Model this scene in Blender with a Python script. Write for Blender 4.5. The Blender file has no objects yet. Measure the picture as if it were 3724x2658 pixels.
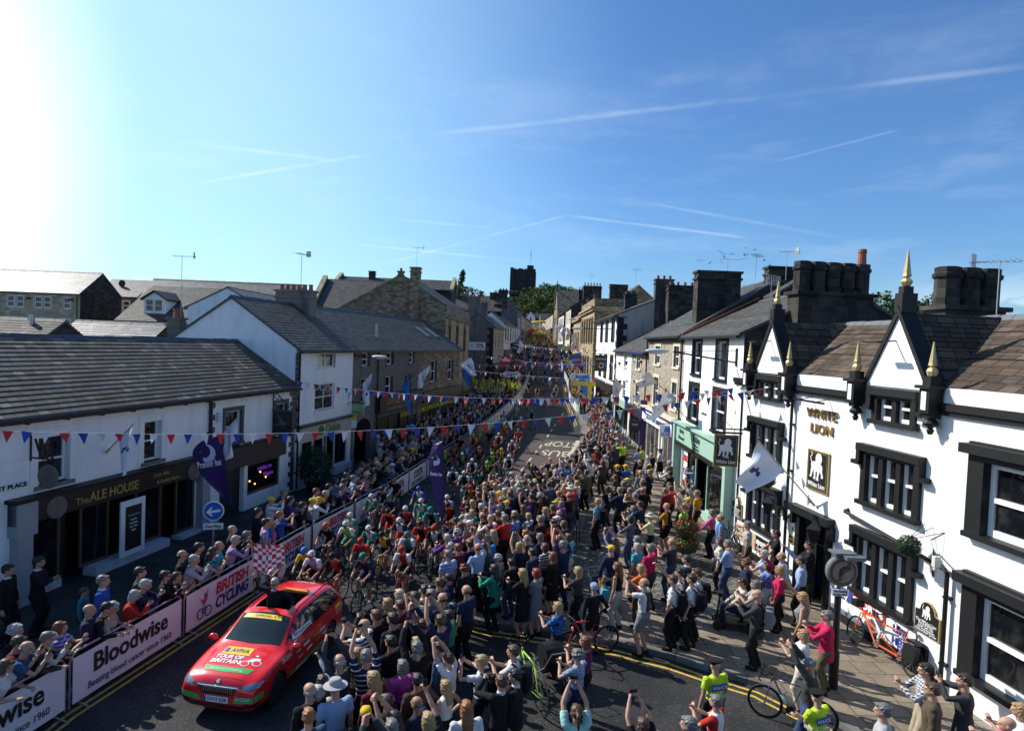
import bpy, bmesh, math, random
import numpy as np
from mathutils import Vector, Matrix, noise
from mathutils.bvhtree import BVHTree
R = math.radians
random.seed(7)
SC = bpy.context.scene
COL = SC.collection
IW, IH, FP = 3724.0, 2658.0, 2290.0
PITCH, ROLL, CH = .0342, .0407, 8.0
cd = bpy.data.cameras.new('camera'); cam = bpy.data.objects.new('camera', cd); COL.objects.link(cam)
cd.sensor_width = 36; cd.lens = FP / IW * 36; cd.clip_start = .1; cd.clip_end = 6000
_f = Vector((0, math.cos(PITCH), -math.sin(PITCH))); _u = Vector((0, math.sin(PITCH), math.cos(PITCH))); _r = Vector((1, 0, 0))
RT = _r * math.cos(ROLL) + _u * math.sin(ROLL); UP = -_r * math.sin(ROLL) + _u * math.cos(ROLL); FW = _f
M = Matrix((RT, UP, -FW)).transposed().to_4x4(); M.translation = Vector((0, 0, CH)); cam.matrix_world = M
SC.camera = cam
CP = Vector((0, 0, CH))
SAZ, SEL = R(-60), R(38)
SD = Vector((math.sin(SAZ) * math.cos(SEL), math.cos(SAZ) * math.cos(SEL), math.sin(SEL)))
sl = bpy.data.lights.new('sun', 'SUN'); so = bpy.data.objects.new('sun', sl); COL.objects.link(so)
sl.energy = 5.0; sl.angle = R(.5); sl.color = (1, .955, .88)
so.rotation_euler = SD.to_track_quat('Z', 'Y').to_euler(); so.location = (-30, 20, 60)
SC.view_settings.view_transform = 'Standard'; SC.view_settings.look = 'None'
SC.view_settings.exposure = .36; SC.view_settings.gamma = 1
SC.cycles.max_bounces = 5; SC.cycles.use_denoising = True; SC.cycles.diffuse_bounces = 2; SC.cycles.glossy_bounces = 3
def ray(u, v):
 return (FW + RT * ((u - IW / 2) / FP) - UP * ((v - IH / 2) / FP))
SKS, SKT = .06, (.92, 1.42, 2.05)
W = bpy.data.worlds.new('World'); SC.world = W; W.use_nodes = True
nt = W.node_tree; nt.nodes.clear(); N = nt.nodes; LK = nt.links
class G:
 """tiny node helper"""
 def __init__(s, tree): s.t = tree
 def n(s, typ, inp=None, **kw):
  x = s.t.nodes.new(typ)
  for k, v in kw.items(): setattr(x, k, v)
  for k, v in (inp or {}).items():
   if isinstance(v, bpy.types.NodeSocket): s.t.links.new(v, x.inputs[k])
   else: x.inputs[k].default_value = v
  return x
 def m(s, op, *a, clamp=False):
  x = s.n('ShaderNodeMath', {i: v for i, v in enumerate(a)}, operation=op); x.use_clamp = clamp; return x.outputs[0]
 def v(s, op, *a):
  x = s.n('ShaderNodeVectorMath', {i: v for i, v in enumerate(a)}, operation=op)
  return x.outputs['Value'] if op in ('DOT_PRODUCT', 'LENGTH', 'DISTANCE') else x.outputs[0]
 def mix(s, f, a, b, typ='MIX'):
  x = s.n('ShaderNodeMix', data_type='RGBA', blend_type=typ)
  for i, v in ((0, f), (6, a), (7, b)):
   if isinstance(v, bpy.types.NodeSocket): s.t.links.new(v, x.inputs[i])
   else: x.inputs[i].default_value = (tuple(v) + (1,))[:4] if not isinstance(v, (int, float)) else v
  return x.outputs[2]
 def ramp(s, f, stops, interp='LINEAR'):
  x = s.n('ShaderNodeValToRGB', {0: f}); x.color_ramp.interpolation = interp; e = x.color_ramp.elements
  while len(e) > 1: e.remove(e[-1])
  for i, (p, c) in enumerate(stops):
   q = e[0] if i == 0 else e.new(p)
   q.position = p; q.color = (tuple(c) + (1,))[:4] if not isinstance(c, (int, float)) else (c, c, c, 1)
  return x.outputs[0]
 def mr(s, v, a, b, c=0, d=1):
  x = s.n('ShaderNodeMapRange', {0: v, 1: a, 2: b, 3: c, 4: d}); x.interpolation_type = 'SMOOTHSTEP'; return x.outputs[0]
g = G(nt)
sky = g.n('ShaderNodeTexSky', sky_type='NISHITA', sun_disc=False)
sky.sun_elevation = SEL; sky.sun_rotation = SAZ; sky.altitude = 100; sky.air_density = 1.1; sky.dust_density = .6; sky.ozone_density = 2.2
geo = g.n('ShaderNodeTexCoord').outputs['Generated']
dn = g.v('NORMALIZE', geo)
col = g.mix(1.0, sky.outputs[0], (1, .98, .95, 1), 'MULTIPLY')
sep = g.n('ShaderNodeSeparateXYZ', {0: dn}); z = sep.outputs[2]
ca = g.v('DOT_PRODUCT', dn, tuple(Vector((math.sin(SAZ), math.cos(SAZ), .2)).normalized()))
col = g.mix(1.0, col, (SKT[0], SKT[1], SKT[2], 1), 'MULTIPLY')
col = g.mix(g.mr(ca, .35, .97, 0, .6), col, tuple(x / SKS for x in (.58, .9, 1.06)))
col = g.mix(g.mr(ca, .87, .994, 0, 1), col, tuple(x / SKS for x in (1.25, 1.25, 1.22)))
nz = g.n('ShaderNodeTexNoise', {'Vector': g.v('MULTIPLY', dn, (1, 1, 2.2)), 'Scale': 5.0, 'Detail': 8.0, 'Roughness': .6}).outputs[0]
cl = None
TR = [((330, 475), (1260, 590), .004, .35), ((700, 670), (1380, 555), .0035, .4), ((1500, 500), (3900, 225), .006, .2), ((1650, 430), (3724, 150), .05, .1),
      ((1380, 965), (2090, 775), .0025, .26), ((2050, 783), (2750, 870), .003, .26), ((2330, 735), (3080, 868), .004, .16), ((1410, 795), (1800, 830), .004, .22), ((2800, 595), (3300, 465), .0025, .13), ((1200, 880), (1960, 955), .003, .25),
      ((1700, 780), (2300, 900), .03, .08)]
for a, b, w, k in TR:
 A = ray(*a).normalized(); B = ray(*b).normalized(); n_ = A.cross(B).normalized(); m_ = (A + B).normalized(); hl = A.dot(m_)
 d = g.m('ABSOLUTE', g.m('ADD', g.v('DOT_PRODUCT', dn, tuple(n_)), g.m('MULTIPLY', g.m('SUBTRACT', nz, .5), w * .8)))
 e = g.m('MULTIPLY', g.mr(d, 0, w, k * .75, 0), g.mr(g.v('DOT_PRODUCT', dn, tuple(m_)), hl, hl + (1 - hl) * .5))
 e = g.m('MULTIPLY', e, g.mr(nz, .4, .6, .15, 1))
 cl = e if cl is None else g.m('ADD', cl, e)
puff = g.n('ShaderNodeTexNoise', {'Vector': g.v('MULTIPLY', dn, (1, 1, 2.4)), 'Scale': 17.0, 'Detail': 9.0, 'Roughness': .55}).outputs[0]
band = g.m('MULTIPLY', g.mr(z, .03, .085, 1.15, 0), g.mr(sep.outputs[0], -.22, -.34))
band2 = g.m('MULTIPLY', g.mr(z, .03, .14, .9, 0), g.mr(sep.outputs[0], .45, .6))
cum = g.m('MULTIPLY', g.mr(puff, .36, .54), g.m('ADD', band, band2))
cirr = g.m('MULTIPLY', g.mr(g.n('ShaderNodeTexNoise', {'Vector': g.v('MULTIPLY', dn, (1.2, 1.5, 6)), 'Scale': 3.5, 'Detail': 7.0, 'Roughness': .65}).outputs[0], .48, .8, 0, .16), g.mr(z, .6, .1))
cl = g.m('ADD', g.m('ADD', cl, g.m('MULTIPLY', cum, .75)), cirr, clamp=True)
col = g.mix(cl, col, tuple(x / SKS for x in (.8, .92, 1.0)))
bg = g.n('ShaderNodeBackground', {0: col, 1: SKS})
LK.new(bg.outputs[0], g.n('ShaderNodeOutputWorld').inputs[0])
def S(c):  # srgb 0-255 -> linear
 return tuple(((x / 255) / 12.92 if x / 255 <= .04045 else ((x / 255 + .055) / 1.055) ** 2.4) for x in c) + (1,)
MATS = {}
def mk(name, col=(.5, .5, .5), rough=.7, metal=0, fn=None, spec=.5, coat=0, bump=None, var=.12, vs=6.0, emit=0):
 """Principled material; fn(g, base) may return a colour socket; bump=(scale, strength)."""
 if name in MATS: return MATS[name]
 m = bpy.data.materials.new(name); m.use_nodes = True; t = m.node_tree; p = t.nodes['Principled BSDF']; gg = G(t)
 c = (tuple(col) + (1,))[:4]
 tc = gg.n('ShaderNodeTexCoord').outputs['Object']
 out = None
 if fn: out = fn(gg, p)
 elif var:
  nn = gg.n('ShaderNodeTexNoise', {'Vector': tc, 'Scale': vs, 'Detail': 4.0, 'Roughness': .6}).outputs[0]
  out = gg.mix(nn, tuple(x * (1 - var) for x in c[:3]), tuple(min(1, x * (1 + var)) for x in c[:3]))
 if out is not None: t.links.new(out, p.inputs['Base Color'])
 else: p.inputs['Base Color'].default_value = c
 p.inputs['Roughness'].default_value = rough; p.inputs['Metallic'].default_value = metal
 p.inputs['Specular IOR Level'].default_value = spec; p.inputs['Coat Weight'].default_value = coat
 if coat: p.inputs['Coat Roughness'].default_value = .03
 if emit: p.inputs['Emission Color'].default_value = c; p.inputs['Emission Strength'].default_value = emit
 if bump:
  nb = gg.n('ShaderNodeTexNoise', {'Vector': tc, 'Scale': bump[0], 'Detail': 4.0}).outputs[0]
  b = gg.n('ShaderNodeBump', {'Height': nb, 'Strength': bump[1], 'Distance': .02})
  t.links.new(b.outputs[0], p.inputs['Normal'])
 MATS[name] = m
 return m
def cellmat(name, cols, w, h, mortar=(.05, .05, .05), mw=.06, rough=.8, offset=.5, bump=.6, src='UV', blotch=.35, mossy=None, dist=.02, spec=.3):
 """coursed cells (slates, stone blocks, paving): each cell hashes its own tone."""
 def fn(g, p):
  v = g.n('ShaderNodeTexCoord').outputs[src]
  wob = g.n('ShaderNodeTexNoise', {'Vector': v, 'Scale': 1.3 / max(w, h), 'Detail': 2.0})
  v2 = g.v('ADD', v, g.v('MULTIPLY', g.v('SUBTRACT', wob.outputs['Color'], (.5, .5, .5)), (w * .12, h * .14, 0)))
  s = g.n('ShaderNodeSeparateXYZ', {0: v2})
  y = g.m('DIVIDE', s.outputs[1], h); r = g.m('FLOOR', y); fy = g.m('SUBTRACT', y, r)
  jit = g.n('ShaderNodeTexWhiteNoise', {'W': r}, noise_dimensions='1D').outputs[0]
  x = g.m('ADD', g.m('DIVIDE', s.outputs[0], w), g.m('MULTIPLY', jit, offset * 2)); c = g.m('FLOOR', x); fx = g.m('SUBTRACT', x, c)
  hsh = g.n('ShaderNodeTexWhiteNoise', {'Vector': g.n('ShaderNodeCombineXYZ', {0: c, 1: r, 2: 3.3}).outputs[0]}, noise_dimensions='3D').outputs[0]
  n = len(cols); base = g.ramp(hsh, [(i / n, cc) for i, cc in enumerate(cols)], 'CONSTANT')
  bl = g.n('ShaderNodeTexNoise', {'Vector': v, 'Scale': .9, 'Detail': 6.0, 'Roughness': .65}).outputs[0]
  fine = g.n('ShaderNodeTexNoise', {'Vector': v, 'Scale': 18.0, 'Detail': 5.0, 'Roughness': .7}).outputs[0]
  base = g.mix(1.0, base, g.ramp(bl, [(.3, 1 - blotch), (.7, 1 + blotch * .6)]), 'MULTIPLY')
  base = g.mix(1.0, base, g.ramp(fine, [(.3, .8), (.7, 1.2)]), 'MULTIPLY')
  if mossy: base = g.mix(g.mr(g.n('ShaderNodeTexNoise', {'Vector': v, 'Scale': 2.3, 'Detail': 8.0, 'Roughness': .75}).outputs[0], .58, .72, 0, .75), base, mossy)
  ex = g.m('MINIMUM', fx, g.m('SUBTRACT', 1.0, fx)); ey = g.m('MINIMUM', fy, g.m('SUBTRACT', 1.0, fy))
  e = g.m('MINIMUM', g.m('MULTIPLY', ex, w / h), ey)
  k = g.mr(e, mw * .4, mw, 0, 1)
  b = g.n('ShaderNodeBump', {'Height': g.m('ADD', g.m('ADD', k, g.m('MULTIPLY', hsh, .6)), g.m('MULTIPLY', fine, .5)), 'Strength': bump, 'Distance': dist})
  g.t.links.new(b.outputs[0], p.inputs['Normal'])
  return g.mix(k, mortar, base)
 return mk(name, rough=rough, fn=fn, spec=spec)
def plaster(name, c=(.5, .5, .5), dirt=(.35, .33, .3), amt=.25, bump=.15, course=0):
 def fn(g, p):
  v = g.n('ShaderNodeTexCoord').outputs['Object']
  a = g.n('ShaderNodeTexNoise', {'Vector': g.v('MULTIPLY', v, (1.5, 1.5, .35)), 'Scale': 1.2, 'Detail': 7.0, 'Roughness': .7}).outputs[0]
  f = g.n('ShaderNodeTexNoise', {'Vector': v, 'Scale': 22.0, 'Detail': 4.0}).outputs[0]
  o = g.mix(g.mr(a, .44, .74, 0, amt), c, dirt)
  h = g.m('ADD', g.m('MULTIPLY', f, .6), a)
  if course:
   s = g.n('ShaderNodeSeparateXYZ', {0: v}); q = g.m('DIVIDE', s.outputs[2], course); fq = g.m('FRACT', q)
   ln = g.mr(fq, .0, .05, 0, 1); h = g.m('ADD', h, ln)
  b = g.n('ShaderNodeBump', {'Height': h, 'Strength': bump, 'Distance': .03}); g.t.links.new(b.outputs[0], p.inputs['Normal'])
  return o
 return mk(name, rough=.75, fn=fn, spec=.25)
def rubble(name, cols, scale, mortar, bump=.6, src='Object', mw=.08, rough=.9):
 def fn(g, p):
  v = g.n('ShaderNodeTexCoord').outputs[src]
  a = g.n('ShaderNodeTexVoronoi', {'Vector': v, 'Scale': scale}, feature='F1'); e = g.n('ShaderNodeTexVoronoi', {'Vector': v, 'Scale': scale}, feature='DISTANCE_TO_EDGE').outputs['Distance']
  hs = g.n('ShaderNodeSeparateXYZ', {0: a.outputs['Color']}).outputs[0]; n = len(cols)
  base = g.ramp(hs, [(i / n, c) for i, c in enumerate(cols)], 'CONSTANT')
  k = g.mr(e, mw * .3, mw, 0, 1)
  f = g.n('ShaderNodeTexNoise', {'Vector': v, 'Scale': scale * 3, 'Detail': 4.0}).outputs[0]
  base = g.mix(1.0, base, g.ramp(f, [(.3, .75), (.7, 1.2)]), 'MULTIPLY')
  b = g.n('ShaderNodeBump', {'Height': g.m('ADD', k, g.m('MULTIPLY', f, .5)), 'Strength': bump, 'Distance': .03}); g.t.links.new(b.outputs[0], p.inputs['Normal'])
  return g.mix(k, mortar, base)
 return mk(name, rough=rough, fn=fn, spec=.2)
def glassfn(g, p):
 v = g.n('ShaderNodeTexCoord').outputs['Object']
 f = g.n('ShaderNodeTexNoise', {'Vector': v, 'Scale': 1.1, 'Detail': 2.0}).outputs[0]
 b = g.n('ShaderNodeBump', {'Height': f, 'Strength': .12, 'Distance': .2}); g.t.links.new(b.outputs[0], p.inputs['Normal'])
 return g.ramp(g.n('ShaderNodeTexNoise', {'Vector': v, 'Scale': 2.5, 'Detail': 5.0}).outputs[0], [(.5, (.006, .007, .009)), (.66, (.02, .02, .021)), (.75, (.05, .047, .042))])
glass = mk('window_glass', rough=.04, fn=glassfn, spec=.6)
white = mk('white_paint', (.78, .78, .77), .45, var=.05)
black = mk('black_paint', (.012, .012, .013), .5, var=.3, spec=.3, bump=(9, .2))
charc = mk('grey_paint', (.055, .062, .075), .55)
cream = mk('cream_stone', (.62, .56, .44), .8)
iron = mk('black_iron', (.01, .01, .011), .4, spec=.4)
leadm = mk('lead_grey', (.12, .13, .14), .5)
galv = mk('galvanised_steel', (.38, .39, .4), .38, .7)
gold = mk('gold_paint', (.5, .39, .18), .45, .3, var=.3)
terra = mk('terracotta', (.3, .1, .06), .8)
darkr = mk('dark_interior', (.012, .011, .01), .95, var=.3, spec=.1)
wallw = plaster('white_wall', (.84, .84, .82), (.5, .48, .42), .4, course=.42)
wallw2 = plaster('white_render', (.82, .82, .8), (.46, .44, .4), .4)
wallb = plaster('shade_tinted_render', (.8, .82, .84), (.42, .42, .4), .4, bump=.35)  # blue cast of the shaded gables is put into this white
peb = rubble('pebbledash', [(.1, .09, .08), (.17, .15, .13), (.24, .22, .2), (.3, .27, .24)], 26, (.13, .12, .11), .5)
rub = rubble('rubble_stone', [(.3, .25, .19), (.38, .33, .26), (.24, .2, .15), (.44, .39, .32)], 5.5, (.36, .31, .24), .5)
grend = plaster('grey_render', (.2, .17, .15), (.07, .065, .06), .8, bump=.3)
GX = [(.3, .22, .135), (.24, .175, .105), (.2, .15, .095), (.34, .265, .17), (.15, .115, .08)]
stone = cellmat('sandstone_blocks', GX, .4, .17, (.1, .08, .06), .05, bump=.5)
stoneb = cellmat('sandstone_bright', [(.42, .33, .19), (.38, .29, .16), (.46, .37, .23), (.33, .25, .15)], .6, .3, (.16, .12, .08), .04, bump=.4)
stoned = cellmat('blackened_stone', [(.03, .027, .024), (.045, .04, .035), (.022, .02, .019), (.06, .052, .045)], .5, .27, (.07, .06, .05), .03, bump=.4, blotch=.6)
slate = cellmat('stone_slates', [(.09, .077, .058), (.12, .102, .078), (.06, .054, .045), (.15, .13, .1), (.085, .074, .06), (.105, .092, .07), (.075, .085, .1), (.13, .112, .088), (.072, .064, .052), (.1, .088, .068), (.082, .072, .057), (.115, .1, .078), (.07, .064, .054), (.095, .083, .065), (.2, .195, .18)], .34, .24, (.012, .012, .012), .05, bump=.9, mossy=(.13, .135, .11), rough=.75, blotch=.4)
slate2 = cellmat('grey_slates', [(.062, .059, .052), (.085, .08, .07), (.05, .048, .045), (.105, .098, .084)], .28, .2, (.015, .015, .015), .05, bump=.8, rough=.62, mossy=(.09, .09, .07))
slateb = cellmat('brown_stone_slates', [(.085, .06, .042), (.115, .08, .055), (.065, .048, .036), (.09, .075, .06), (.14, .1, .07)], .46, .32, (.012, .01, .008), .05, bump=1, mossy=(.07, .07, .055), rough=.9, dist=.05)
slatew = cellmat('weathered_light_slates', [(.2, .18, .16), (.25, .23, .2), (.3, .28, .26), (.17, .15, .14)], .4, .33, (.03, .03, .03), .05, bump=.7, rough=.5)
class MB:
 def __init__(s): s.v = []; s.f = []; s.mi = []; s.uv = []
 def add(s, vs, fs, mi=0, uvs=None):
  b = len(s.v); s.v += [tuple(p) for p in vs]
  for i, f in enumerate(fs):
   s.f.append(tuple(b + k for k in f)); s.mi.append(mi)
   s.uv.append(uvs[i] if uvs else None)
  return s
 def quad(s, a, b, c, d, mi=0, uv=None): return s.add([a, b, c, d], [(0, 1, 2, 3)], mi, [uv] if uv else None)
 def box(s, x0, y0, z0, x1, y1, z1, mi=0):
  v = [(x0, y0, z0), (x1, y0, z0), (x1, y1, z0), (x0, y1, z0), (x0, y0, z1), (x1, y0, z1), (x1, y1, z1), (x0, y1, z1)]
  return s.add(v, [(0, 3, 2, 1), (4, 5, 6, 7), (0, 1, 5, 4), (1, 2, 6, 5), (2, 3, 7, 6), (3, 0, 4, 7)], mi)
 def tube(s, pts, r, n=8, mi=0, caps=True):
  P = [Vector(p) for p in pts]; rr = r if isinstance(r, (list, tuple)) else [r] * len(P); b = len(s.v); ref = None
  for i, p in enumerate(P):
   t = (P[min(i + 1, len(P) - 1)] - P[max(i - 1, 0)])
   t = t.normalized() if t.length > 1e-9 else Vector((0, 0, 1))
   if ref is None: ref = t.orthogonal().normalized()
   ref = (ref - t * ref.dot(t)); ref = ref.normalized() if ref.length > 1e-6 else t.orthogonal().normalized()
   c = t.cross(ref)
   for k in range(n):
    a = 2 * math.pi * k / n; s.v.append(tuple(p + (ref * math.cos(a) + c * math.sin(a)) * rr[i]))
  for i in range(len(P) - 1):
   for k in range(n):
    k2 = (k + 1) % n; s.f.append((b + i * n + k, b + i * n + k2, b + (i + 1) * n + k2, b + (i + 1) * n + k)); s.mi.append(mi); s.uv.append(None)
  if caps:
   s.f.append(tuple(b + k for k in range(n - 1, -1, -1))); s.mi.append(mi); s.uv.append(None)
   s.f.append(tuple(b + (len(P) - 1) * n + k for k in range(n))); s.mi.append(mi); s.uv.append(None)
  return s
 def lathe(s, prof, c=(0, 0, 0), n=12, mi=0, ax='z', sx=1, sy=1):
  b = len(s.v)
  for r, h in prof:
   for k in range(n):
    a = 2 * math.pi * k / n; x, y = r * math.cos(a) * sx, r * math.sin(a) * sy
    q = (x, y, h) if ax == 'z' else ((h, x, y) if ax == 'x' else (x, h, y))
    s.v.append((c[0] + q[0], c[1] + q[1], c[2] + q[2]))
  for i in range(len(prof) - 1):
   for k in range(n):
    k2 = (k + 1) % n; q = (b + i * n + k, b + i * n + k2, b + (i + 1) * n + k2, b + (i + 1) * n + k)
    s.f.append(q); s.mi.append(mi); s.uv.append(None)
  s.f.append(tuple(b + k for k in range(n - 1, -1, -1))); s.mi.append(mi); s.uv.append(None)
  s.f.append(tuple(b + (len(prof) - 1) * n + k for k in range(n))); s.mi.append(mi); s.uv.append(None)
  return s
 def ell(s, c, r, n=12, m=8, mi=0, rot=None):
  b = len(s.v)
  for i in range(m + 1):
   t = math.pi * i / m
   for k in range(n):
    a = 2 * math.pi * k / n; q = Vector((r[0] * math.sin(t) * math.cos(a), r[1] * math.sin(t) * math.sin(a), r[2] * math.cos(t)))
    if rot: q = rot @ q
    s.v.append((c[0] + q[0], c[1] + q[1], c[2] + q[2]))
  for i in range(m):
   for k in range(n):
    k2 = (k + 1) % n; s.f.append((b + i * n + k, b + (i + 1) * n + k, b + (i + 1) * n + k2, b + i * n + k2)); s.mi.append(mi); s.uv.append(None)
  return s
 def prism(s, poly, y0, y1, mi=0, ax='y'):
  """extrude 2D poly (x,z) along y (or (x,y) along z with ax='z', (y,z) along x with ax='x')"""
  n = len(poly); b = len(s.v)
  for h in (y0, y1):
   for p in poly: s.v.append((p[0], h, p[1]) if ax == 'y' else ((p[0], p[1], h) if ax == 'z' else (h, p[0], p[1])))
  for k in range(n):
   k2 = (k + 1) % n; s.f.append((b + k, b + k2, b + n + k2, b + n + k)); s.mi.append(mi); s.uv.append(None)
  s.f.append(tuple(b + k for k in range(n - 1, -1, -1))); s.mi.append(mi); s.uv.append(None)
  s.f.append(tuple(b + n + k for k in range(n))); s.mi.append(mi); s.uv.append(None)
  return s
 def mesh(s, name, mats, smooth=False, boxuv=False):
  me = bpy.data.meshes.new(name); me.from_pydata(s.v, [], s.f)
  for m in (mats if isinstance(mats, (list, tuple)) else [mats]): me.materials.append(m)
  me.polygons.foreach_set('material_index', s.mi)
  if boxuv or any(u for u in s.uv):
   ul = me.uv_layers.new(name='UVMap')
   for p, u in zip(me.polygons, s.uv):
    nn = p.normal
    for j, li in enumerate(p.loop_indices):
     if u: ul.data[li].uv = u[j]
     else:
      co = me.vertices[me.loops[li].vertex_index].co
      ul.data[li].uv = (co.x, co.z) if abs(nn.y) > .7 else ((co.y, co.z) if abs(nn.x) > .5 else (co.x, co.y if abs(nn.z) > .9 else co.y * 1.2))
  if smooth: me.polygons.foreach_set('use_smooth', [True] * len(me.polygons))
  me.update(); return me
 def build(s, name, mats, parent=None, smooth=False, boxuv=False, loc=None, rot=None, fix=True):
  me = s.mesh(name, mats, smooth, boxuv)
  if fix:
   bm = bmesh.new(); bm.from_mesh(me); bmesh.ops.recalc_face_normals(bm, faces=bm.faces); bm.to_mesh(me); bm.free()
  return link(name, me, parent, loc, rot)
def link(name, me, parent=None, loc=None, rot=None):
 o = bpy.data.objects.new(name, me); COL.objects.link(o)
 if parent: o.parent = parent
 if loc is not None: o.location = loc
 if rot is not None: o.rotation_euler = rot
 return o
def tag(o, label=None, cat=None, group=None, kind=None):
 if label:
  w = label.split()
  o['label'] = ' '.join(w[:16]).rstrip(',') if len(w) > 16 else label
 if cat: o['category'] = cat
 if group: o['group'] = group
 if kind: o['kind'] = kind
 return o
def thing(name, label, cat, loc=(0, 0, 0), rz=0, group=None):
 o = bpy.data.objects.new(name, None); COL.objects.link(o); o.location = loc; o.rotation_euler = (0, 0, rz); o.empty_display_size = .3
 return tag(o, label, cat, group)
TC = {}
def textmesh(txt, size=1, ext=.01, align='CENTER', shear=0, bold=0, space=1):
 k = (txt, size, ext, align, shear, bold, space)
 if k in TC: return TC[k]
 cu = bpy.data.curves.new('lettering', 'FONT'); cu.body = txt; cu.size = size; cu.extrude = ext; cu.align_x = align; cu.align_y = 'CENTER'
 cu.shear = shear; cu.offset = bold; cu.space_character = space; cu.resolution_u = 3
 o = bpy.data.objects.new('tmp', cu); COL.objects.link(o); dg = bpy.context.evaluated_depsgraph_get()
 me = bpy.data.meshes.new_from_object(o.evaluated_get(dg)); bpy.data.objects.remove(o); me.name = 'lettering'; TC[k] = me
 return me
def text(txt, mat, parent, loc, size, rot=(R(90), 0, 0), name='lettering', width=None, **kw):
 """lettering lying in the local XZ plane facing -Y by default"""
 me = textmesh(txt, size, **kw).copy(); me.materials.clear(); me.materials.append(mat)
 o = link(name, me, parent, loc, rot)
 if width:
  xs = [v.co.x for v in me.vertices]; o.scale.x = width / (max(xs) - min(xs))
 return o
GP = [(-200, 0), (40, 0), (65, .8), (90, 2.0), (120, 4.2), (150, 7), (220, 13), (300, 18), (6000, 18)]
def gz(y):
 return float(np.interp(y, [a for a, b in GP], [b for a, b in GP]))
CROPS = dict(c1=(0, 950, 2.069), c2=(1000, 900, 1.8967), c3=(2000, 850, 2.03), c4=(2700, 850, 2.03), c5=(0, 1550, 2.276), c6=(0, 2050, 1.751), c7=(2600, 1550, 2.025), c8=(2500, 2100, 1.8595), b1=(1000, 1750, 3.249), b2=(1600, 1700, 2.706), b3=(2050, 1600, 2.499), b4=(650, 2000, 2.468), b5=(1100, 2150, 2.845), b6=(1800, 2150, 2.678), b7=(1600, 1200, 2.845), b8=(700, 1300, 2.276), e1=(1600, 1480, 3.793), e2=(1850, 1000, 3.793), e3=(1500, 950, 4.55), e4=(2600, 1900, 4.55), d=(0, 0, .6109), p=(0, 0, 1))
def px(c, x, y):
 o = CROPS[c]; return o[0] + x / o[2], o[1] + y / o[2]
def at(c, x, y, Y):
 """the point of the place seen at that pixel at distance Y along the street"""
 r = ray(*px(c, x, y)); return CP + r * (Y / r.y)
def onwall(fr, c, x, y, off=0.0):
 r = ray(*px(c, x, y)); n = Vector((-fr.x.y, fr.x.x, 0)); o = fr.o + n * off; return CP + r * ((o - CP).dot(n) / r.dot(n))
def onground(c, x, y, h=0.0):
 r = ray(*px(c, x, y)); r = r / r.y; Y = 4.0
 while Y < 420:
  q = CP + r * Y
  if q.z <= gz(q.y) + h: return Vector((q.x, q.y, gz(q.y)))
  Y += .06
 return CP + r * 420
# ================================================================ the setting: ground, road, pavements
def asph(g, p):
 v = g.n('ShaderNodeTexCoord').outputs['Object']
 f = g.n('ShaderNodeTexNoise', {'Vector': v, 'Scale': 60.0, 'Detail': 3.0}).outputs[0]
 a = g.n('ShaderNodeTexNoise', {'Vector': v, 'Scale': .5, 'Detail': 6.0, 'Roughness': .7}).outputs[0]
 vo = g.n('ShaderNodeTexVoronoi', {'Vector': v, 'Scale': 45.0}).outputs['Color']
 b = g.n('ShaderNodeBump', {'Height': f, 'Strength': .9, 'Distance': .02}); g.t.links.new(b.outputs[0], p.inputs['Normal'])
 base = g.mix(g.mr(a, .35, .65), (.02, .02, .022), (.05, .048, .047))
 base = g.mix(1.0, base, g.ramp(g.n('ShaderNodeSeparateXYZ', {0: vo}).outputs[0], [(0, .6), (.5, 1), (.93, 1.2), (.97, 3.0)], 'CONSTANT'), 'MULTIPLY')
 return g.mix(1.0, base, g.ramp(f, [(.3, .7), (.7, 1.3)]), 'MULTIPLY')
asphalt = mk('asphalt', rough=.85, fn=asph, spec=.35)
def redtar(g, p):
 v = g.n('ShaderNodeTexCoord').outputs['Object']
 f = g.n('ShaderNodeTexNoise', {'Vector': v, 'Scale': 60.0, 'Detail': 3.0}).outputs[0]; a = g.n('ShaderNodeTexNoise', {'Vector': v, 'Scale': .8, 'Detail': 6.0, 'Roughness': .7}).outputs[0]
 return g.mix(1.0, g.mix(a, (.062, .04, .034), (.09, .062, .052)), g.ramp(f, [(.3, .7), (.7, 1.3)]), 'MULTIPLY')
redt = mk('red_surfacing', rough=.9, fn=redtar)
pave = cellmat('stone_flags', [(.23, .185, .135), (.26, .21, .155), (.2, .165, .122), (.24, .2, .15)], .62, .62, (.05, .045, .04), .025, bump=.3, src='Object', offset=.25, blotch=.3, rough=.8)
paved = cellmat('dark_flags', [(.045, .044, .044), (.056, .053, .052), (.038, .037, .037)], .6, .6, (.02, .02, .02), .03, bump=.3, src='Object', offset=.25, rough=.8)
setts = rubble('stone_setts', [(.13, .12, .105), (.17, .155, .135), (.1, .095, .085), (.2, .185, .16)], 5.5, (.035, .045, .025), .8, mw=.07)
kerbm = cellmat('kerb_stone', [(.15, .145, .14), (.18, .175, .165), (.13, .125, .12)], .9, 5, (.04, .04, .04), .004, bump=.2, src='UV')
ylw = mk('yellow_road_paint', rough=.8, fn=lambda g, p: g.mix(g.mr(g.n('ShaderNodeTexNoise', {'Vector': g.n('ShaderNodeTexCoord').outputs['Object'], 'Scale': 11.0, 'Detail': 8.0, 'Roughness': .75}).outputs[0], .52, .62), (.55, .37, .06), (.1, .085, .05)))
wroad = mk('worn_cream_road_paint', (.5, .46, .32), .75, var=.35, vs=9)
grassm = mk('dark_grass', (.035, .055, .02), .95, var=.4, vs=.4)
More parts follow.
